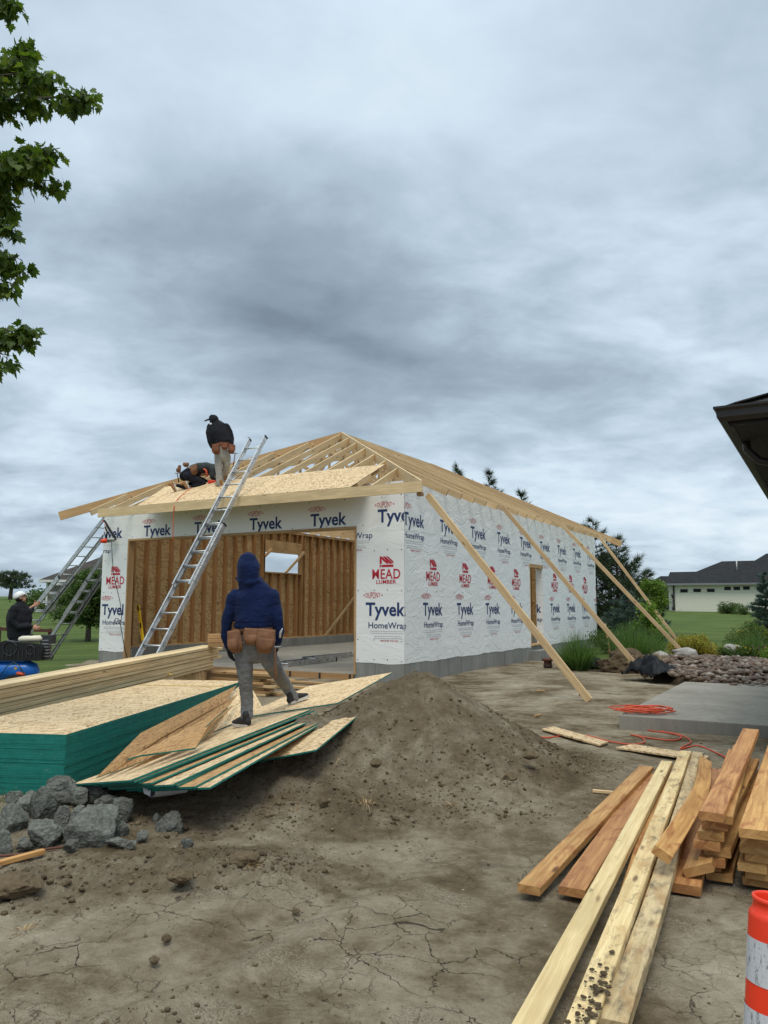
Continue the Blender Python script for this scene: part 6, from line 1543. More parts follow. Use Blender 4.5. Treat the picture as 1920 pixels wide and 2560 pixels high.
# ornamental grasses
def grass_clump(lb, x, y, d, n, l, r, m='blade_green', droop=.35, w=.008, z=0.0, name='ornamental_grass'):
    c = D(x, y, d); c.z = z; mb = MB(); tuft(mb, Vector((0, 0, 0)), n, l, r, droop, w, .55); o = mb.build(name, MATS[m]); o.location = c; tag(o, lb, 'grass clump', 'ornamental grasses')
grass_clump('big green fountain grass in front of the wrapped wall, left of the soil clump', 1443, 1660, 19.5, 1300, 1.05, .26)
grass_clump('tall green grass clump behind the soil clump, below the far brace boards', 1585, 1640, 20.5, 1100, 1.25, .35, z=.1); grass_clump('smaller green grass clump just right of the tall one', 1625, 1630, 21.5, 500, 1.0, .2, z=.1)
grass_clump('dry brown grass tuft between the black sheeting and the yellow bush', 1652, 1668, 18.0, 700, .62, .16, 'straw', .9, .007, .05)
grass_clump('loose straw on top of the soil clump', 1590, 1650, 17.3, 160, .25, .2, 'straw', 1.2, .005, .34); grass_clump('low weeds at the right foot of the green fountain grass', 1500, 1650, 20, 260, .4, .5, 'blade_green', .5, .01)
grass_clump('green blades at the right end of the photo behind the boulder', 1880, 1620, 22, 500, .9, .3, z=.2); grass_clump('weeds along the front left corner of the garage wall', 330, 1695, 16.8, 200, .12, .5, 'blade_green', .5, .006)
mb = MB(); rg = random.Random(2)
for i in range(420):
    x = -4.4+rg.random()*1.5; y = 5.9+rg.random()*1.0
    if x > -3.05 and y > 6.4: continue
    tuft(mb, Vector((x, y, H(x, y)-.005)), 7, .09, .03, .4, .0022, .6)
o = mb.build('grass_blades', MATS['blade_green']); o['kind'] = 'stuff'
# drain cleanout and step
c = G(1370, 1672, 0); root = thing('drain_pipe_stub', 'rusty capped drain pipe standing out of the soil before the side door', 'pipe', c)
mb = MB(); mb.tube([(0, 0, -.05), (0, 0, .25)], .10, 16, cap=False); mb.build('pipe', MATS['rust'], root); mb = MB(); mb.tube([(0, 0, .2), (0, 0, .245), (0, 0, .27)], [.15, .15, .11], 16); mb.build('flange', MATS['rust'], root); mb = MB(); mb.tube([(0, 0, .06), (0, 0, .09)], .125, 16); mb.build('collar', MATS['dark_metal'], root)
mb = MB(); mb.beam(L2W((.02, DS0-.1, .14)), L2W((.02, DS1+.1, .14)), .5, .30); o = mb.build('door_step', MATS['foundation']); settle(o, L2W((.2, DS0, 0))); tag(o, 'short concrete step below the side door of the garage', 'step')

# ================================================================== vegetation
def leaves(mb, pts, size, per, spread, up=.3, rnd=random, flatness=0.0, aspect=.5):
    for c in pts:
        for _ in range(per):
            p = Vector(c)+Vector((rnd.gauss(0, 1), rnd.gauss(0, 1), rnd.gauss(0, .8)))*spread
            a = Vector((rnd.uniform(-1, 1), rnd.uniform(-1, 1), rnd.uniform(-.4, 1)*1)).normalized(); b = a.cross(Vector((rnd.uniform(-1, 1), rnd.uniform(-1, 1), rnd.uniform(-1, 1)))).normalized(); s = size*rnd.uniform(.6, 1.25)
            i0 = len(mb.v); mb.v += [tuple(p-a*s*.5), tuple(p+b*s*aspect*.5), tuple(p+a*s*.5), tuple(p-b*s*aspect*.5)]
            mb.face([i0, i0+1, i0+2, i0+3], None, rnd.random(), 0)
def bush(name, lb, cat, c, rx, ry, rz, m, n, size, seed, grp=None, mix=None, trunk=None, lumps=14):
    rnd = random.Random(seed); c = Vector(c); root = thing(name, lb, cat, c, 0, grp); pts = []
    L = [(Vector((rnd.gauss(0, .45)*rx, rnd.gauss(0, .45)*ry, rz*(.08+.68*rnd.random()))), rnd.uniform(.28, .45)) for _ in range(lumps)]+[(Vector((0, 0, rz*.4)), .6)]
    for _ in range(n):
        b, k = rnd.choice(L); v = Vector((rnd.gauss(0, 1), rnd.gauss(0, 1), rnd.gauss(0, 1))).normalized()*(rnd.random()**.3)*k
        p = b+Vector((v.x*rx, v.y*ry, v.z*rz))
        if p.z > .03: pts.append(p)
    mb = MB(); leaves(mb, pts, size, 5, size*.7, rnd=rnd); mb.build('foliage', MATS[m], root)
    if mix: mb = MB(); leaves(mb, [p*1.03 for p in pts if p.z > rz*.5][::4], size, 3, size*.7, rnd=rnd); mb.build('new_growth', MATS[mix], root)
    mb = MB()
    for i in range(7): a = i*.9; mb.tube([(0, 0, -.1), (rx*.35*math.cos(a), ry*.35*math.sin(a), rz*.9)], [.03, .01], 5)
    mb.build('stems', MATS['bark'], root); return root
def gz(x, y, d, z=0): p = D(x, y, d); p.z = z; return p
SG = 'garden shrubs around the stone bed'
bush('yellow_shrub', 'yellow-leaved rounded bush behind the river stones', 'shrub', gz(1722, 1630, 22.5, .08), .66, .6, .66, 'leaf_yellow', 2600, .05, 1, SG, 'leaf_bright')
bush('green_shrub', 'low green bush at the right edge behind the boulder', 'shrub', gz(1895, 1640, 20.5, .08), .55, .5, .55, 'leaf_mid', 2600, .05, 2, SG, 'leaf_yellow'); bush('green_shrub', 'olive bush half hidden behind the right-hand one', 'shrub', gz(1888, 1600, 25.5, .05), .85, .7, .95, 'leaf_mid', 2200, .055, 3, SG, 'leaf_yellow')
bush('green_shrub', 'loose green bush cut by the right edge of the photo', 'shrub', gz(1950, 1640, 19, .05), .5, .5, .5, 'leaf_bright', 1500, .05, 4, SG)
bush('green_shrub', 'dark low bush behind the tall grass clumps', 'shrub', gz(1560, 1600, 26, .05), 1.4, 1.1, .8, 'leaf_mid', 2200, .07, 5, SG)
def needles(mb, c, d, n, l, w, spread, rnd):
    d = Vector(d).normalized()
    for _ in range(n):
        v = (d+Vector((rnd.gauss(0, spread), rnd.gauss(0, spread), rnd.gauss(0, spread)))).normalized(); s = v.cross(Vector((rnd.uniform(-1, 1), rnd.uniform(-1, 1), .3))).normalized()*w*.5
        p = Vector(c)+v*l*rnd.uniform(-.1, .1); q = p+v*l*rnd.uniform(.7, 1.2); i0 = len(mb.v); mb.v += [tuple(p-s), tuple(p+s), tuple(q)]; mb.face([i0, i0+1, i0+2], None, rnd.random(), 0)
def conifer(name, lb, c, h, r, seed, m='pine_needle', base=.08, whorls=16, tuftlen=.3, lean=.35, grp=None, cat='tree', dens=1.0, shape=.75, irr=.3, nw=.016):
    rnd = random.Random(seed); root = thing(name, lb, cat, c, 0, grp)
    mb = MB(); mb.tube([(0, 0, -.2), (rnd.uniform(-.1, .1), 0, h*.5), (0, 0, h*.97)], [h*.018+.04, h*.011+.02, .012], 8); mt = MB()
    for k in range(whorls):
        f = k/(whorls-1); z = h*(base+(1-base)*f*.97); rr = r*(1-f)**shape*(1+rnd.uniform(-irr, irr*.6)); rr = max(rr, r*.07); nb = int(rnd.randint(4, 7)*(1 if f < .8 else .8))
        for b in range(nb):
            a = rnd.uniform(0, 2*PI); L = rr*rnd.uniform(.65, 1.15); d = Vector((math.cos(a), math.sin(a), 0)); z0 = z+rnd.uniform(-.3, .3)*h/whorls
            P = [Vector((0, 0, z0)), d*L*.5+Vector((0, 0, z0+L*lean*.3)), d*L+Vector((0, 0, z0+L*lean))]
            mt.tube(P, [.012*L+.012, .008*L+.008, .006], 5)
            ns = max(3, int(L/tuftlen*3.2*dens))
            for s in range(ns):
                u = .18+.82*(s+rnd.random())/ns; p = P[0].lerp(P[1], u*2) if u < .5 else P[1].lerp(P[2], u*2-1)
                side = Vector((-d.y, d.x, 0))*rnd.uniform(-1, 1)*L*.32*(1.1-u); p = p+side+Vector((0, 0, rnd.uniform(-.04, .10)*L*.5))
                dd = d*.6+side.normalized()*.4+Vector((0, 0, .45 if lean > .1 else .05)) if side.length > 1e-4 else d
                needles(mt if False else mbn, p, dd, 16, tuftlen, nw, .5, rnd) if False else None
                PTS.append((p, dd))
    return root, mb, mt
PTS = []
def make_conifer(name, lb, c, h, r, seed, m='pine_needle', grp=None, cat='tree', nn=18, tl=.3, nw=.02, **kw):
    global PTS
    PTS = []; root, mb, mt = conifer(name, lb, c, h, r, seed, m, grp=grp, cat=cat, tuftlen=tl, **kw)
    rnd = random.Random(seed+99); me = MB()
    for p, d in PTS: needles(me, p, d, nn, tl, nw, .55, rnd)
    needles(me, (0, 0, h*.95), (0, 0, 1), 30, tl*1.2, nw, .3, rnd)
    mb.build('trunk', MATS['bark'], root); mt.build('branches', MATS['bark'], root); me.build('needles', MATS[m], root); return root
PG = 'pine trees behind the garage'
def treeat(px, ytop, d, z0=0.0): p = D(px, ytop, d); return (p.x, p.y, z0), p.z-z0
c, h = treeat(1540, 1345, 35, .1); make_conifer('pine_tree', 'big dark pine right of the far garage corner, with a broad ragged crown', c, h, 2.0, 11, grp=PG, whorls=17, base=.03, tl=.34, lean=.5, shape=.55, nn=16, dens=1.1)
c, h = treeat(1482, 1300, 36, .1); make_conifer('pine_tree', 'pine whose top shows just above the far end of the roof', c, h, 2.2, 12, grp=PG, whorls=15, base=.05, tl=.34, lean=.5, shape=.6)
for i, (x, y, d, lb) in enumerate(((1145, 1167, 38, 'leftmost pine top above the garage roof'), (1222, 1186, 38, 'broad pine with two tips above the middle of the roof slope'), (1303, 1232, 40, 'thin pine tip above the roof, right of the broad one'), (1188, 1212, 39, 'tiny pine tip between the leftmost and the broad one'))):
    c, h = treeat(x, y, d, .1); make_conifer('pine_tree', lb, c, h, (2.0 if i == 1 else 1.6), 20+i, grp=PG, whorls=14, base=.3, tl=.36, lean=.7, shape=.8, nn=16)
c, h = treeat(1618, 1428, 40, .2); make_conifer('pine_tree', 'smaller pine standing apart right of the big pine', c, h, 1.0, 31, grp=PG, whorls=13, base=.1, tl=.34, lean=.5, shape=.6)
c, h = treeat(1572, 1480, 29, .05); make_conifer('blue_spruce', 'blue-green spruce in front of the big pine, behind the brace boards', c, h, 1.9, 41, 'spruce_needle', None, whorls=13, base=.02, tl=.16, lean=.02, shape=.7, nn=18, nw=.016, dens=1.3)
c, h = treeat(1915, 1430, 31, .1); make_conifer('blue_spruce', 'blue-green conifer cut by the right edge of the photo', c, h, .85, 43, 'spruce_needle', None, whorls=18, base=.02, tl=.15, lean=.15, shape=.4, nn=18, nw=.016, dens=1.4)
c, h = treeat(28, 1427, 118, 2.2); 
def umbrella_pine():
    rnd = random.Random(4); root = thing('lone_pine', 'lone flat-topped pine on the horizon at the left edge', 'tree', c); mb = MB(); mb.tube([(0, 0, -1), (.2, 0, h*.45), (-.1, 0, h*.9)], [.35, .28, .1], 8); mb.build('trunk', MATS['bark'], root); me = MB()
    for k in range(130):
        a = rnd.uniform(0, 2*PI); f = rnd.random(); rr = 3.4*math.sqrt(rnd.random())*(1-.45*f); p = Vector((rr*math.cos(a)+.2, rr*math.sin(a), h*(.42+.52*f)+rnd.uniform(-.15, .15)))
        for _ in range(5): needles(me, p+Vector((rnd.gauss(0, .35), rnd.gauss(0, .35), rnd.gauss(0, .12))), (0, 0, 1), 14, .42, .07, .9, rnd)
    me.build('crown', MATS['pine_needle'], root)
    mt = MB()
    for k in range(9): a = k*.7; mt.tube([(0, 0, h*.4+k*.15), (2.4*math.cos(a), 2.4*math.sin(a), h*.55+k*.2)], [.1, .03], 5)
    mt.build('branches', MATS['bark'], root)
umbrella_pine()
def broadleaf(name, lb, c, h, r, seed, m, n=900, size=.12, trunk_h=.3, grp=None, per=9, lumps=22, tr=.09, squash=.5):
    rnd = random.Random(seed); root = thing(name, lb, 'tree', c, 0, grp); mb = MB(); top = Vector((0, 0, h*.7)); mb.tube([(0, 0, -.3), (0, 0, h*trunk_h), top], [tr, tr*.75, tr*.25], 9)
    L = []
    for k in range(lumps):
        a = rnd.uniform(0, 2*PI); f = rnd.random(); z = h*(trunk_h+.08+(.9-trunk_h)*f); rr = r*math.sqrt(max(.05, 1-(2*f-.85)**2*.8))*rnd.uniform(.2, .8); p = Vector((rr*math.cos(a), rr*math.sin(a), z)); L.append((p, r*rnd.uniform(.26, .42))); mb.tube([(0, 0, h*(trunk_h*.8+.35*f)), p*.6+Vector((0, 0, h*.1)), p], [tr*.4, tr*.2, .01], 5)
    mb.build('trunk', MATS['bark'], root); pts = []
    for _ in range(n):
        b, k = rnd.choice(L); v = Vector((rnd.gauss(0, 1), rnd.gauss(0, 1), rnd.gauss(0, 1))).normalized()*(rnd.random()**.35)*k; pts.append(b+Vector((v.x, v.y, v.z*squash*1.4)))
    me = MB(); leaves(me, pts, size, per, size*.9, rnd=rnd, aspect=.6); me.build('crown', MATS[m], root); return root
c, h = treeat(1632, 1446, 33, .1); broadleaf('young_tree', 'small bright green tree right of the blue spruce', c, h, .62, 51, 'leaf_bright', 420, .10, .12, tr=.05)
c, h = treeat(1622, 1510, 24, .05); broadleaf('young_tree', 'bright green sapling behind the tall grass clumps', c, h, .45, 52, 'leaf_bright', 330, .09, .1, tr=.03)
c, h = treeat(228, 1430, 31, .15); broadleaf('green_tree', 'round green tree behind the left ladders', c, h, 1.2, 53, 'leaf_mid', 1500, .12, .22, tr=.13, lumps=30)
c, h = treeat(185, 1520, 45, .6); broadleaf('green_tree', 'low round tree further back left of the round one', c, h, 1.2, 54, 'leaf_mid', 700, .16, .05, tr=.1)
# far shrubs and trees by the houses
for i, (x, y, d, rx, rz, lb) in enumerate(((1822, 1533, 74, 1.15, 1.15, 'large round bush at the far cream house, left one'), (1864, 1536, 71, 1.0, 1.1, 'large round bush at the far cream house, right one'), (1712, 1527, 84, .8, .8, 'small bush below the first window of the cream house'), (1733, 1527, 84, .65, .65, 'small bush below the second window of the cream house'), (1761, 1527, 84, .6, .6, 'small bush below the third window of the cream house'), (1780, 1527, 84, .65, .65, 'small bush right of the third window of the cream house'))):
    p = D(x, y, d); p.z = H(p.x, p.y)-.05; bush('round_shrub', lb, 'shrub', p, rx, rx*.8, rz, 'leaf_mid', 700 if rx > 1 else 260, .14, 60+i, 'shrubs along the far cream house')
mb = MB(); p = D(1850, 1545, 66); mb.v = []; 
for j in range(24): a = 2*PI*j/24; mb.v.append((p.x+5.2*math.cos(a)*(1+.12*math.sin(3*a)), p.y+4.5*math.sin(a), p.z+.02+ (.02*p.z)))
o = None
for i in range(9):
    rnd = random.Random(i); x = 1585+i*12; c, h = treeat(x, 1478-rnd.random()*16, 95+rnd.random()*20, .6); broadleaf('distant_tree', f'{["first","second","third","fourth","fifth","sixth","seventh","eighth","ninth"][i]} tree from the left in the far row beside the cream house', c, h, 2.6, 70+i, 'leaf_mid', 200, .35, .08, 'far row of trees', 6, 12, .15)
for i in range(7):
    rnd = random.Random(30+i); x = 88+i*24; c, h = treeat(x, 1505-rnd.random()*8, 70+rnd.random()*12, .9); broadleaf('distant_tree', f'{["first","second","third","fourth","fifth","sixth","seventh"][i]} low tree from the left in the hedge behind the left ladders', c, max(h, 1.6), 2.2, 90+i, 'leaf_mid', 160, .3, .02, 'hedge trees on the left lawn', 6, 10, .1)
# rail behind the man with the cap
p = D(-10, 1572, 30); q = D(130, 1577, 30); root = thing('wooden_rail', 'dark red rail fence behind the man with the cap', 'fence', (p.x, p.y, H(p.x, p.y)))
mb = MB(); mb.beam(p, q, .05, .12); rel(mb, 'rail', 'rail_red', root)
for f in (.05, .5, .95): a = p.lerp(q, f); mb = MB(); mb.beam((a.x, a.y+.06, H(a.x, a.y)-.2), (a.x, a.y+.06, a.z+.08), .1, .1, up=(0, 1, 0)); rel(mb, 'post', 'rail_red', root)

# ================================================================== houses
def roof_poly(mb, pts): mb.quad(pts)
def hip_house(name, lb, origin, yaw, L, Wd, hw, hr, sid, shg, over=.5, z=0.0):
    root = thing(name, lb, 'house', origin, yaw)
    mb = MB()
    for q in ([(0,0),(L,0)],[(L,0),(L,Wd)],[(L,Wd),(0,Wd)],[(0,Wd),(0,0)]):
        (x0,y0),(x1,y1) = q; ln = math.hypot(x1-x0, y1-y0); mb.quad([(x0,y0,-1),(x1,y1,-1),(x1,y1,hw),(x0,y0,hw)], uv=[(0,-1),(ln,-1),(ln,hw),(0,hw)])
    wl = mb.build('wall', MATS[sid], root); mb = MB(); o = over; r = Wd/2+o; R0, R1 = (Wd/2, Wd/2, hw+hr), (L-Wd/2, Wd/2, hw+hr); sl = math.hypot(r, hr)
    a, b, c_, d = (-o,-o,hw-.0),(L+o,-o,hw),(L+o,Wd+o,hw),(-o,Wd+o,hw)
    mb.quad([a,b,R1,R0], uv=[(-o,0),(L+o,0),(L-Wd/2,sl),(Wd/2,sl)]); mb.quad([b,c_,R1], uv=[(0,0),(2*r,0),(r,sl)]); mb.quad([c_,d,R0,R1], uv=[(0,0),(L+2*o,0),(L-Wd/2,sl),(Wd/2,sl)]); mb.quad([d,a,R0], uv=[(0,0),(2*r,0),(r,sl)])
    rf = mb.build('roof', MATS[shg], root); mb = MB()
    for q in ((a,b),(b,c_),(c_,d),(d,a)): mb.beam((q[0][0],q[0][1],hw-.1),(q[1][0],q[1][1],hw-.1), .1, .2)
    mb.quad([(-o,-o,hw-.18),(-o,Wd+o,hw-.18),(L+o,Wd+o,hw-.18),(L+o,-o,hw-.18)])
    mb.build('eave_trim', MATS['grey_metal' if name == 'cream_house' else 'trim_white'], root); return root, wl, rf
# far cream house
pl = D(1686, 1526, 84); pr = D(1888, 1532, 80); dv_ = (pr-pl); yaw = math.atan2(dv_.y, dv_.x); Lh = 22
hz0 = pl.z-.1; hgt = D(1686, 1459, 84).z-hz0
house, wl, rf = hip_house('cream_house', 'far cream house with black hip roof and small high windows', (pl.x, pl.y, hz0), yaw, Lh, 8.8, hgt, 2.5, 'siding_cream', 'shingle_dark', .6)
def on_wall(px, py):
    o = Vector((0, 0, CAMZ)); r = ray(px, py); nrm = Vector((-math.sin(yaw), math.cos(yaw), 0)); k = (pl-o).dot(nrm)/r.dot(nrm); p = o+r*k-house.location
    return p.x*math.cos(yaw)+p.y*math.sin(yaw), p.z
for i, (x, y) in enumerate(((1710, 1477), (1743, 1476), (1777, 1476), (1819, 1471), (1842, 1471), (1866, 1470), (1903, 1470))):
    u, z = on_wall(x, y); mb = MB(); w = .37 if i < 3 else .31
    mb.box(u-w, u+w, -.05, 0, z-.17, z+.17); fr_ = mb.build('window', MATS['fascia_dark'], house); mb = MB(); mb.box(u-w+.04, u+w-.04, -.06, -.05, z-.13, z+.13); mb.build('pane', MATS['glass_dark'], fr_)
mb = MB(); mb.box(-.05, .1, -.12, 0, .1, hgt-.2); mb.build('downspout', MATS['fascia_dark'], house)
# lower front wing and second ridge
mb = MB(); mb.quad([(-.9,2,-1),(-.01,2,-1),(-.01,2,hgt-.1),(-.9,2,hgt-.1)]); mb.quad([(-.9,8,-1),(-.9,2,-1),(-.9,2,hgt-.1),(-.9,8,hgt-.1)]); mb.build('side_wing_wall', MATS['siding_cream'], house)
mb = MB(); mb.quad([(-1.2,1.5,hgt-.05),(3,1.5,hgt-.05),(3,5,hgt+1.45),(-1.2,5,hgt+1.45)], uv=[(0,0),(4,0),(4,4),(0,4)]); mb.quad([(-1.2,8.5,hgt-.05),(-1.2,5,hgt+1.45),(3,5,hgt+1.45),(3,8.5,hgt-.05)], uv=[(0,0),(0,4),(4,4),(4,0)]); mb.quad([(-1.2,1.5,hgt-.05),(-1.2,5,hgt+1.45),(-1.2,8.5,hgt-.05)]); mb.build('side_wing_roof', MATS['shingle_dark'], house)
mb = MB(); mb.quad([(4.6,-.64,hgt+.03),(22.7,-.64,hgt+.03),(17,5,hgt+3.25),(8.8,5,hgt+3.25)], uv=[(0,0),(18,0),(12,6),(4,6)]); mb.quad([(22.7,10.6,hgt+.03),(4.6,10.6,hgt+.03),(8.8,5,hgt+3.25),(17,5,hgt+3.25)], uv=[(0,0),(18,0),(12,6),(4,6)]); mb.quad([(4.6,10.6,hgt+.03),(4.6,-.64,hgt+.03),(8.8,5,hgt+3.25)], uv=[(0,0),(9,0),(4.5,6)]); mb.quad([(22.7,-.64,hgt+.03),(22.7,10.6,hgt+.03),(17,5,hgt+3.25)], uv=[(0,0),(9,0),(4.5,6)]); mb.build('upper_roof', MATS['shingle_dark'], house)
u, z = on_wall(1836, 1420); mb = MB(); mb.tube([(u, 2.2, hgt+1.4), (u, 2.2, hgt+2.5)], .06, 8); mb.build('vent_pipe', MATS['trim_white'], house)
for i, (x, y0, y1, lb) in enumerate(((1669, 1487, 1524, 'left lamp post before the cream house corner'), (1683, 1486, 1525, 'right lamp post before the cream house corner'))):
    b = D(x, y1, 80); t = D(x, y0, 80); root = thing('lamp_post', lb, 'lamp post', b, 0, 'lamp posts at the cream house'); hh = t.z-b.z; mb = MB(); mb.tube([(0, 0, 0), (0, 0, .3), (0, 0, .35), (0, 0, hh-.35)], [.1, .1, .045, .04], 8); mb.build('post', MATS['fascia_dark'], root); mb = MB(); mb.tube([(0, 0, hh-.35), (0, 0, hh-.3), (0, 0, hh-.02), (0, 0, hh+.06)], [.06, .1, .15, .02], 6); mb.build('lantern', MATS['fascia_dark'], root)
# second far house between trees
p = D(1602, 1534, 100); hip_house('grey_house', 'distant dark-roofed house glimpsed left of the cream house', (p.x, p.y, p.z-.3), -.1, 9, 7, 2.6, 2.6, 'siding_grey', 'shingle_dark')
# left house behind the ladder
p = D(104, 1497, 62); root, wl, rf = hip_house('brown_house', 'grey brown house with hip roof behind the left ladder', (p.x+.4, p.y, p.z-.5), .10, 14, 9, 2.0, 2.75, 'siding_grey', 'shingle_brown')
mb = MB(); mb.box(-.06, .08, -.1, .0, 0, 1.9); mb.build('downspout', MATS['trim_white'], root)
# eave of the near house at the right edge, with its wall outside the picture
EC = D(1823, 1020, 7.0)
nh = thing('near_house', 'dark eave corner of the neighbouring house with shingles, gutter and soffit', 'house', (EC.x, EC.y, 0), -A)
ez = EC.z; OVH = .62; HL = 9.0; HWd = 12
mb = MB()
for q in ([(OVH, OVH), (HWd, OVH)], [(OVH, HL), (OVH, OVH)]):
    (x0, y0), (x1, y1) = q; ln = math.hypot(x1-x0, y1-y0); mb.quad([(x0, y0, -.5), (x1, y1, -.5), (x1, y1, ez-.02), (x0, y0, ez-.02)], uv=[(0, -.5), (ln, -.5), (ln, ez), (0, ez)])
mb.build('wall', MATS['siding_grey'], nh)
mb = MB(); mb.quad([(.02, .02, ez-.16), (.02, HL, ez-.16), (OVH+.02, HL, ez-.16), (OVH+.02, .02, ez-.16)], uv=[(0, 0), (HL, 0), (HL, OVH), (0, OVH)]); mb.quad([(OVH+.02, .02, ez-.16), (OVH+.02, OVH+.02, ez-.16), (HWd, OVH+.02, ez-.16), (HWd, .02, ez-.16)], uv=[(0, 0), (0, OVH), (HWd, OVH), (HWd, 0)]); sf = mb.build('soffit', MATS['soffit'], nh)
mb = MB(); mb.tube([(.42, .30, ez-.164), (.42, .30, ez-.17)], .10, 24); mb.tube([(.42, .30, ez-.17), (.42, .30, ez-.172)], .085, 24); mb.build('recessed_light', MATS['black_plastic'], sf)
mb = MB()
prof = [(0.0, 0.0), (.0, -.10), (-.02, -.13), (-.075, -.14), (-.10, -.10), (-.105, -.04), (-.125, -.02), (-.125, 0), (-.10, .0)]
ga = [[Vector((o, -0+0, 0)) for o, z in prof]]
R = [[Vector((x+o*(0 if k == 0 else 0), o, ez+z)) for o, z in prof] for k, x in enumerate((0, HWd))]
R[0] = [Vector((o, o, ez+z)) for o, z in prof]; mb.rings(R, True, 0, .5, True, False); mb.rings([[Vector((o, o, ez+z)) for o, z in prof], [Vector((o, HL, ez+z)) for o, z in prof]], True, 0, .5, True, False)
mb.build('gutter', MATS['gutter'], nh)
mb = MB(); mb.beam((.01, .0, ez-.07), (.01, HL, ez-.07), .025, .19); mb.beam((.0, .013, ez-.07), (HWd, .013, ez-.07), .025, .19); mb.build('fascia', MATS['fascia_dark'], nh)
mb = MB(); kk = .42
f = lambda x, y: (x, y, ez+.015+kk*min(x, y)+.0)
rd = HL/2
mb.quad([(-.06, -.06, ez), (HWd, -.06, ez), (HWd, 4, ez+kk*4), (4, 4, ez+kk*4)], uv=[(0, 0), (HWd, 0), (HWd, 4.4), (4, 4.4)])
mb.quad([(-.06, HL, ez), (-.06, -.06, ez), (4, 4, ez+kk*4), (4, HL, ez+kk*4)], uv=[(0, 0), (HL, 0), (HL-4, 4.4), (0, 4.4)])
rf = mb.build('roof', MATS['shingle_brown'], nh); s = rf.modifiers.new('t', 'SOLIDIFY'); s.thickness = .02
mb = MB()
for i in range(16):
    u = i*.28; mb.beam((u-.02, u-.02, ez+kk*u+.02), (u+.28, u+.28, ez+kk*(u+.28)+.035), .26, .012, t=random.random())
mb.build('hip_shingles', MATS['shingle_brown'], rf)
mb = MB(); mb.tube([(.05, .9, ez-.12), (.06, .9, ez-.24), (.16, .9, ez-.36), (.34, .88, ez-.42), (OVH-.06, .85, ez-.50), (OVH-.04, .85, ez-1.0), (OVH-.04, .85, .1)], [(.04, .05)]*7, 8); mb.build('downspout', MATS['gutter'], nh)

# ================================================================== maple branches reaching in from the left
mt_root = thing('maple_tree', 'maple tree at the left edge, its leafy branches reaching into the sky', 'tree', (-6.2, 5.6, H(-6.2, 5.6)))
rnd = random.Random(12); TB = Vector(mt_root.location); YM = 6.0
tb = MB(); lm = MB()
tb.tube([Vector((0, 0, -.3)), Vector((.05, 0, 1.5)), Vector((0, .1, 3.2)), Vector((.1, .15, 5.2)), Vector((.05, .1, 7.5)), Vector((0, 0, 9))], [.2, .16, .14, .11, .07, .03], 12)
LEAF = [(0, 0), (.10, .06), (.34, .02), (.28, .17), (.50, .30), (.36, .36), (.42, .52), (.24, .46), (.20, .56), (.16, .72), (.10, .70), (0, 1.0)]
LEAF = LEAF+[(-x, y) for x, y in reversed(LEAF[1:-1])]
def leaf(mb, p, d, n, s, t):
    d = d.normalized(); a = d.cross(n).normalized(); n2 = a.cross(d); i0 = len(mb.v); fold = rnd.uniform(.05, .35); cu = rnd.uniform(-.3, .3)
    mb.v.append(tuple(p+d*s*.42))
    for x, y in LEAF: mb.v.append(tuple(p+a*x*s+d*y*s+n2*(abs(x)*fold+cu*y*y*.5)*s))
    k = len(LEAF)
    for j in range(k): mb.face([i0, i0+1+j, i0+1+(j+1) % k], None, t, 0)
def branch(p0, p1, r0, n_tw, spread, nl=7):
    """limb with side twigs and hanging leaves"""
    p0 = Vector(p0); p1 = Vector(p1); mid = p0.lerp(p1, .5)+Vector((0, 0, (p1-p0).length*.05)); pts = [p0, mid, p1]; tb.tube(pts, [r0, r0*.6, r0*.15], 7)
    L = (p1-p0).length; d = (p1-p0).normalized()
    for k in range(n_tw):
        u = rnd.random()**.8; b = p0.lerp(mid, u*2) if u < .5 else mid.lerp(p1, u*2-1)
        o = Vector((rnd.gauss(0, 1), rnd.gauss(0, 1), rnd.gauss(0, 1))); o = (o-d*o.dot(d)*.7).normalized(); tl = spread*rnd.uniform(.4, 1.0)*(1.05-.55*u); e = b+(o+d*.6).normalized()*tl+Vector((0, 0, -.04))
        tb.tube([b, b.lerp(e, .5)+Vector((0, 0, .02)), e], [.006, .004, .002], 4)
        for j in range(nl):
            f = rnd.uniform(.25, 1.0); q = b.lerp(e, f)+Vector((rnd.gauss(0, .03), rnd.gauss(0, .03), rnd.gauss(0, .02))); st = Vector((rnd.gauss(0, .5), rnd.gauss(0, .5), -.55+rnd.gauss(0, .4))).normalized(); q2 = q+st*.035
            leaf(lm, q2, (st+Vector((0, 0, -.25))).normalized(), Vector((rnd.gauss(0, .7), rnd.gauss(0, .7), 1)), rnd.uniform(.06, .11), min(1, max(0, rnd.gauss(.45, .25))))
mp = lambda x, y, dy=0.0: D(x, y, YM+dy)-TB
branch((.05, .1, 4.0), mp(-150, 290), .03, 70, .4, 7); branch(mp(-150, 290), mp(228, 238), .014, 8, .12, 6)
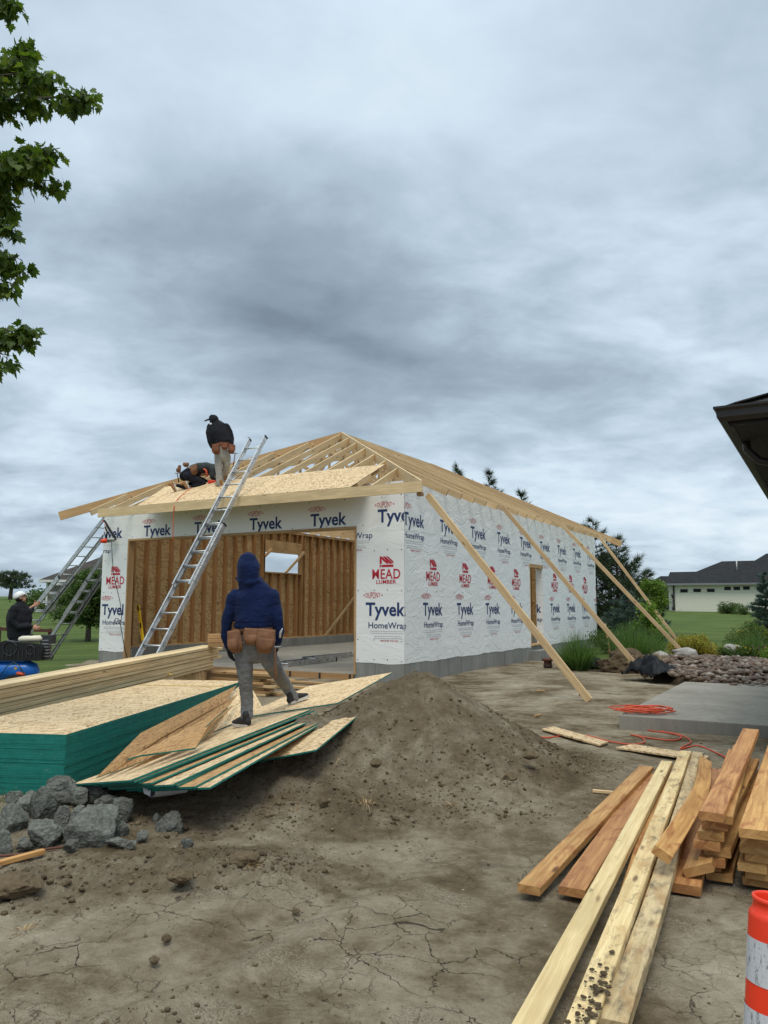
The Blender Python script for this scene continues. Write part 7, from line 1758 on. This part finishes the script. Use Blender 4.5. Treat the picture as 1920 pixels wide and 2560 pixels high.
branch(mp(-160, 300), mp(225, 238), .02, 46, .20, 8); branch(mp(-60, 250, .1), mp(85, 100), .012, 20, .15, 8); branch(mp(-120, 230, -.1), mp(60, 145, -.1), .012, 22, .16, 8); branch(mp(-80, 200, -.2), mp(150, 190, -.2), .01, 22, .12, 7); branch(mp(-100, 250, .3), mp(110, 215, .3), .01, 20, .14, 7)
branch((.08, .1, 3.7), mp(-150, 440), .03, 70, .4, 7); branch(mp(-150, 440), mp(150, 380), .014, 8, .12, 6); branch(mp(-160, 470), mp(150, 370), .02, 44, .20, 8); branch(mp(-80, 450, .2), mp(150, 455, .2), .012, 24, .15, 8); branch(mp(-120, 400, -.2), mp(110, 400, -.2), .012, 26, .16, 8); branch(mp(-100, 480, .1), mp(25, 500, .1), .01, 20, .15, 8)
branch((.05, .1, 3.0), mp(-130, 660), .025, 55, .35, 7); branch(mp(-130, 660), mp(30, 690), .012, 6, .1, 6); branch(mp(-110, 520), mp(30, 560), .012, 18, .14, 7); branch(mp(-110, 600), mp(55, 650), .012, 22, .16, 7); branch(mp(-110, 680), mp(42, 712), .012, 18, .13, 7)
branch((.0, .1, 2.4), mp(-130, 860), .025, 55, .35, 7); branch(mp(-130, 860), mp(70, 825), .012, 6, .1, 6); branch(mp(-120, 850), mp(72, 825), .014, 26, .14, 7); branch(mp(-100, 880, .1), mp(30, 890, .1), .01, 16, .12, 7); branch(mp(-100, 900), mp(8, 915), .01, 10, .1, 6)
branch((.1, .1, 4.8), mp(-120, 0), .03, 60, .4, 7); branch(mp(-120, 0), mp(40, 8), .012, 12, .12, 7); branch(mp(-80, -20), mp(30, 5), .01, 16, .13, 7)
for k in range(16):           # the rest of the crown, outside the picture
    a = rnd.uniform(PI*.6, PI*1.7); z = rnd.uniform(2.6, 8.5); r_c = 2.2*(1-abs(z-5)/5.5)+.3; branch((.05, .1, z-.4), (r_c*math.cos(a), r_c*math.sin(a), z), .03, 12, .3, 6)
tb.build('trunk', MATS['bark'], mt_root); lm.build('crown', MATS['maple_leaf'], mt_root)
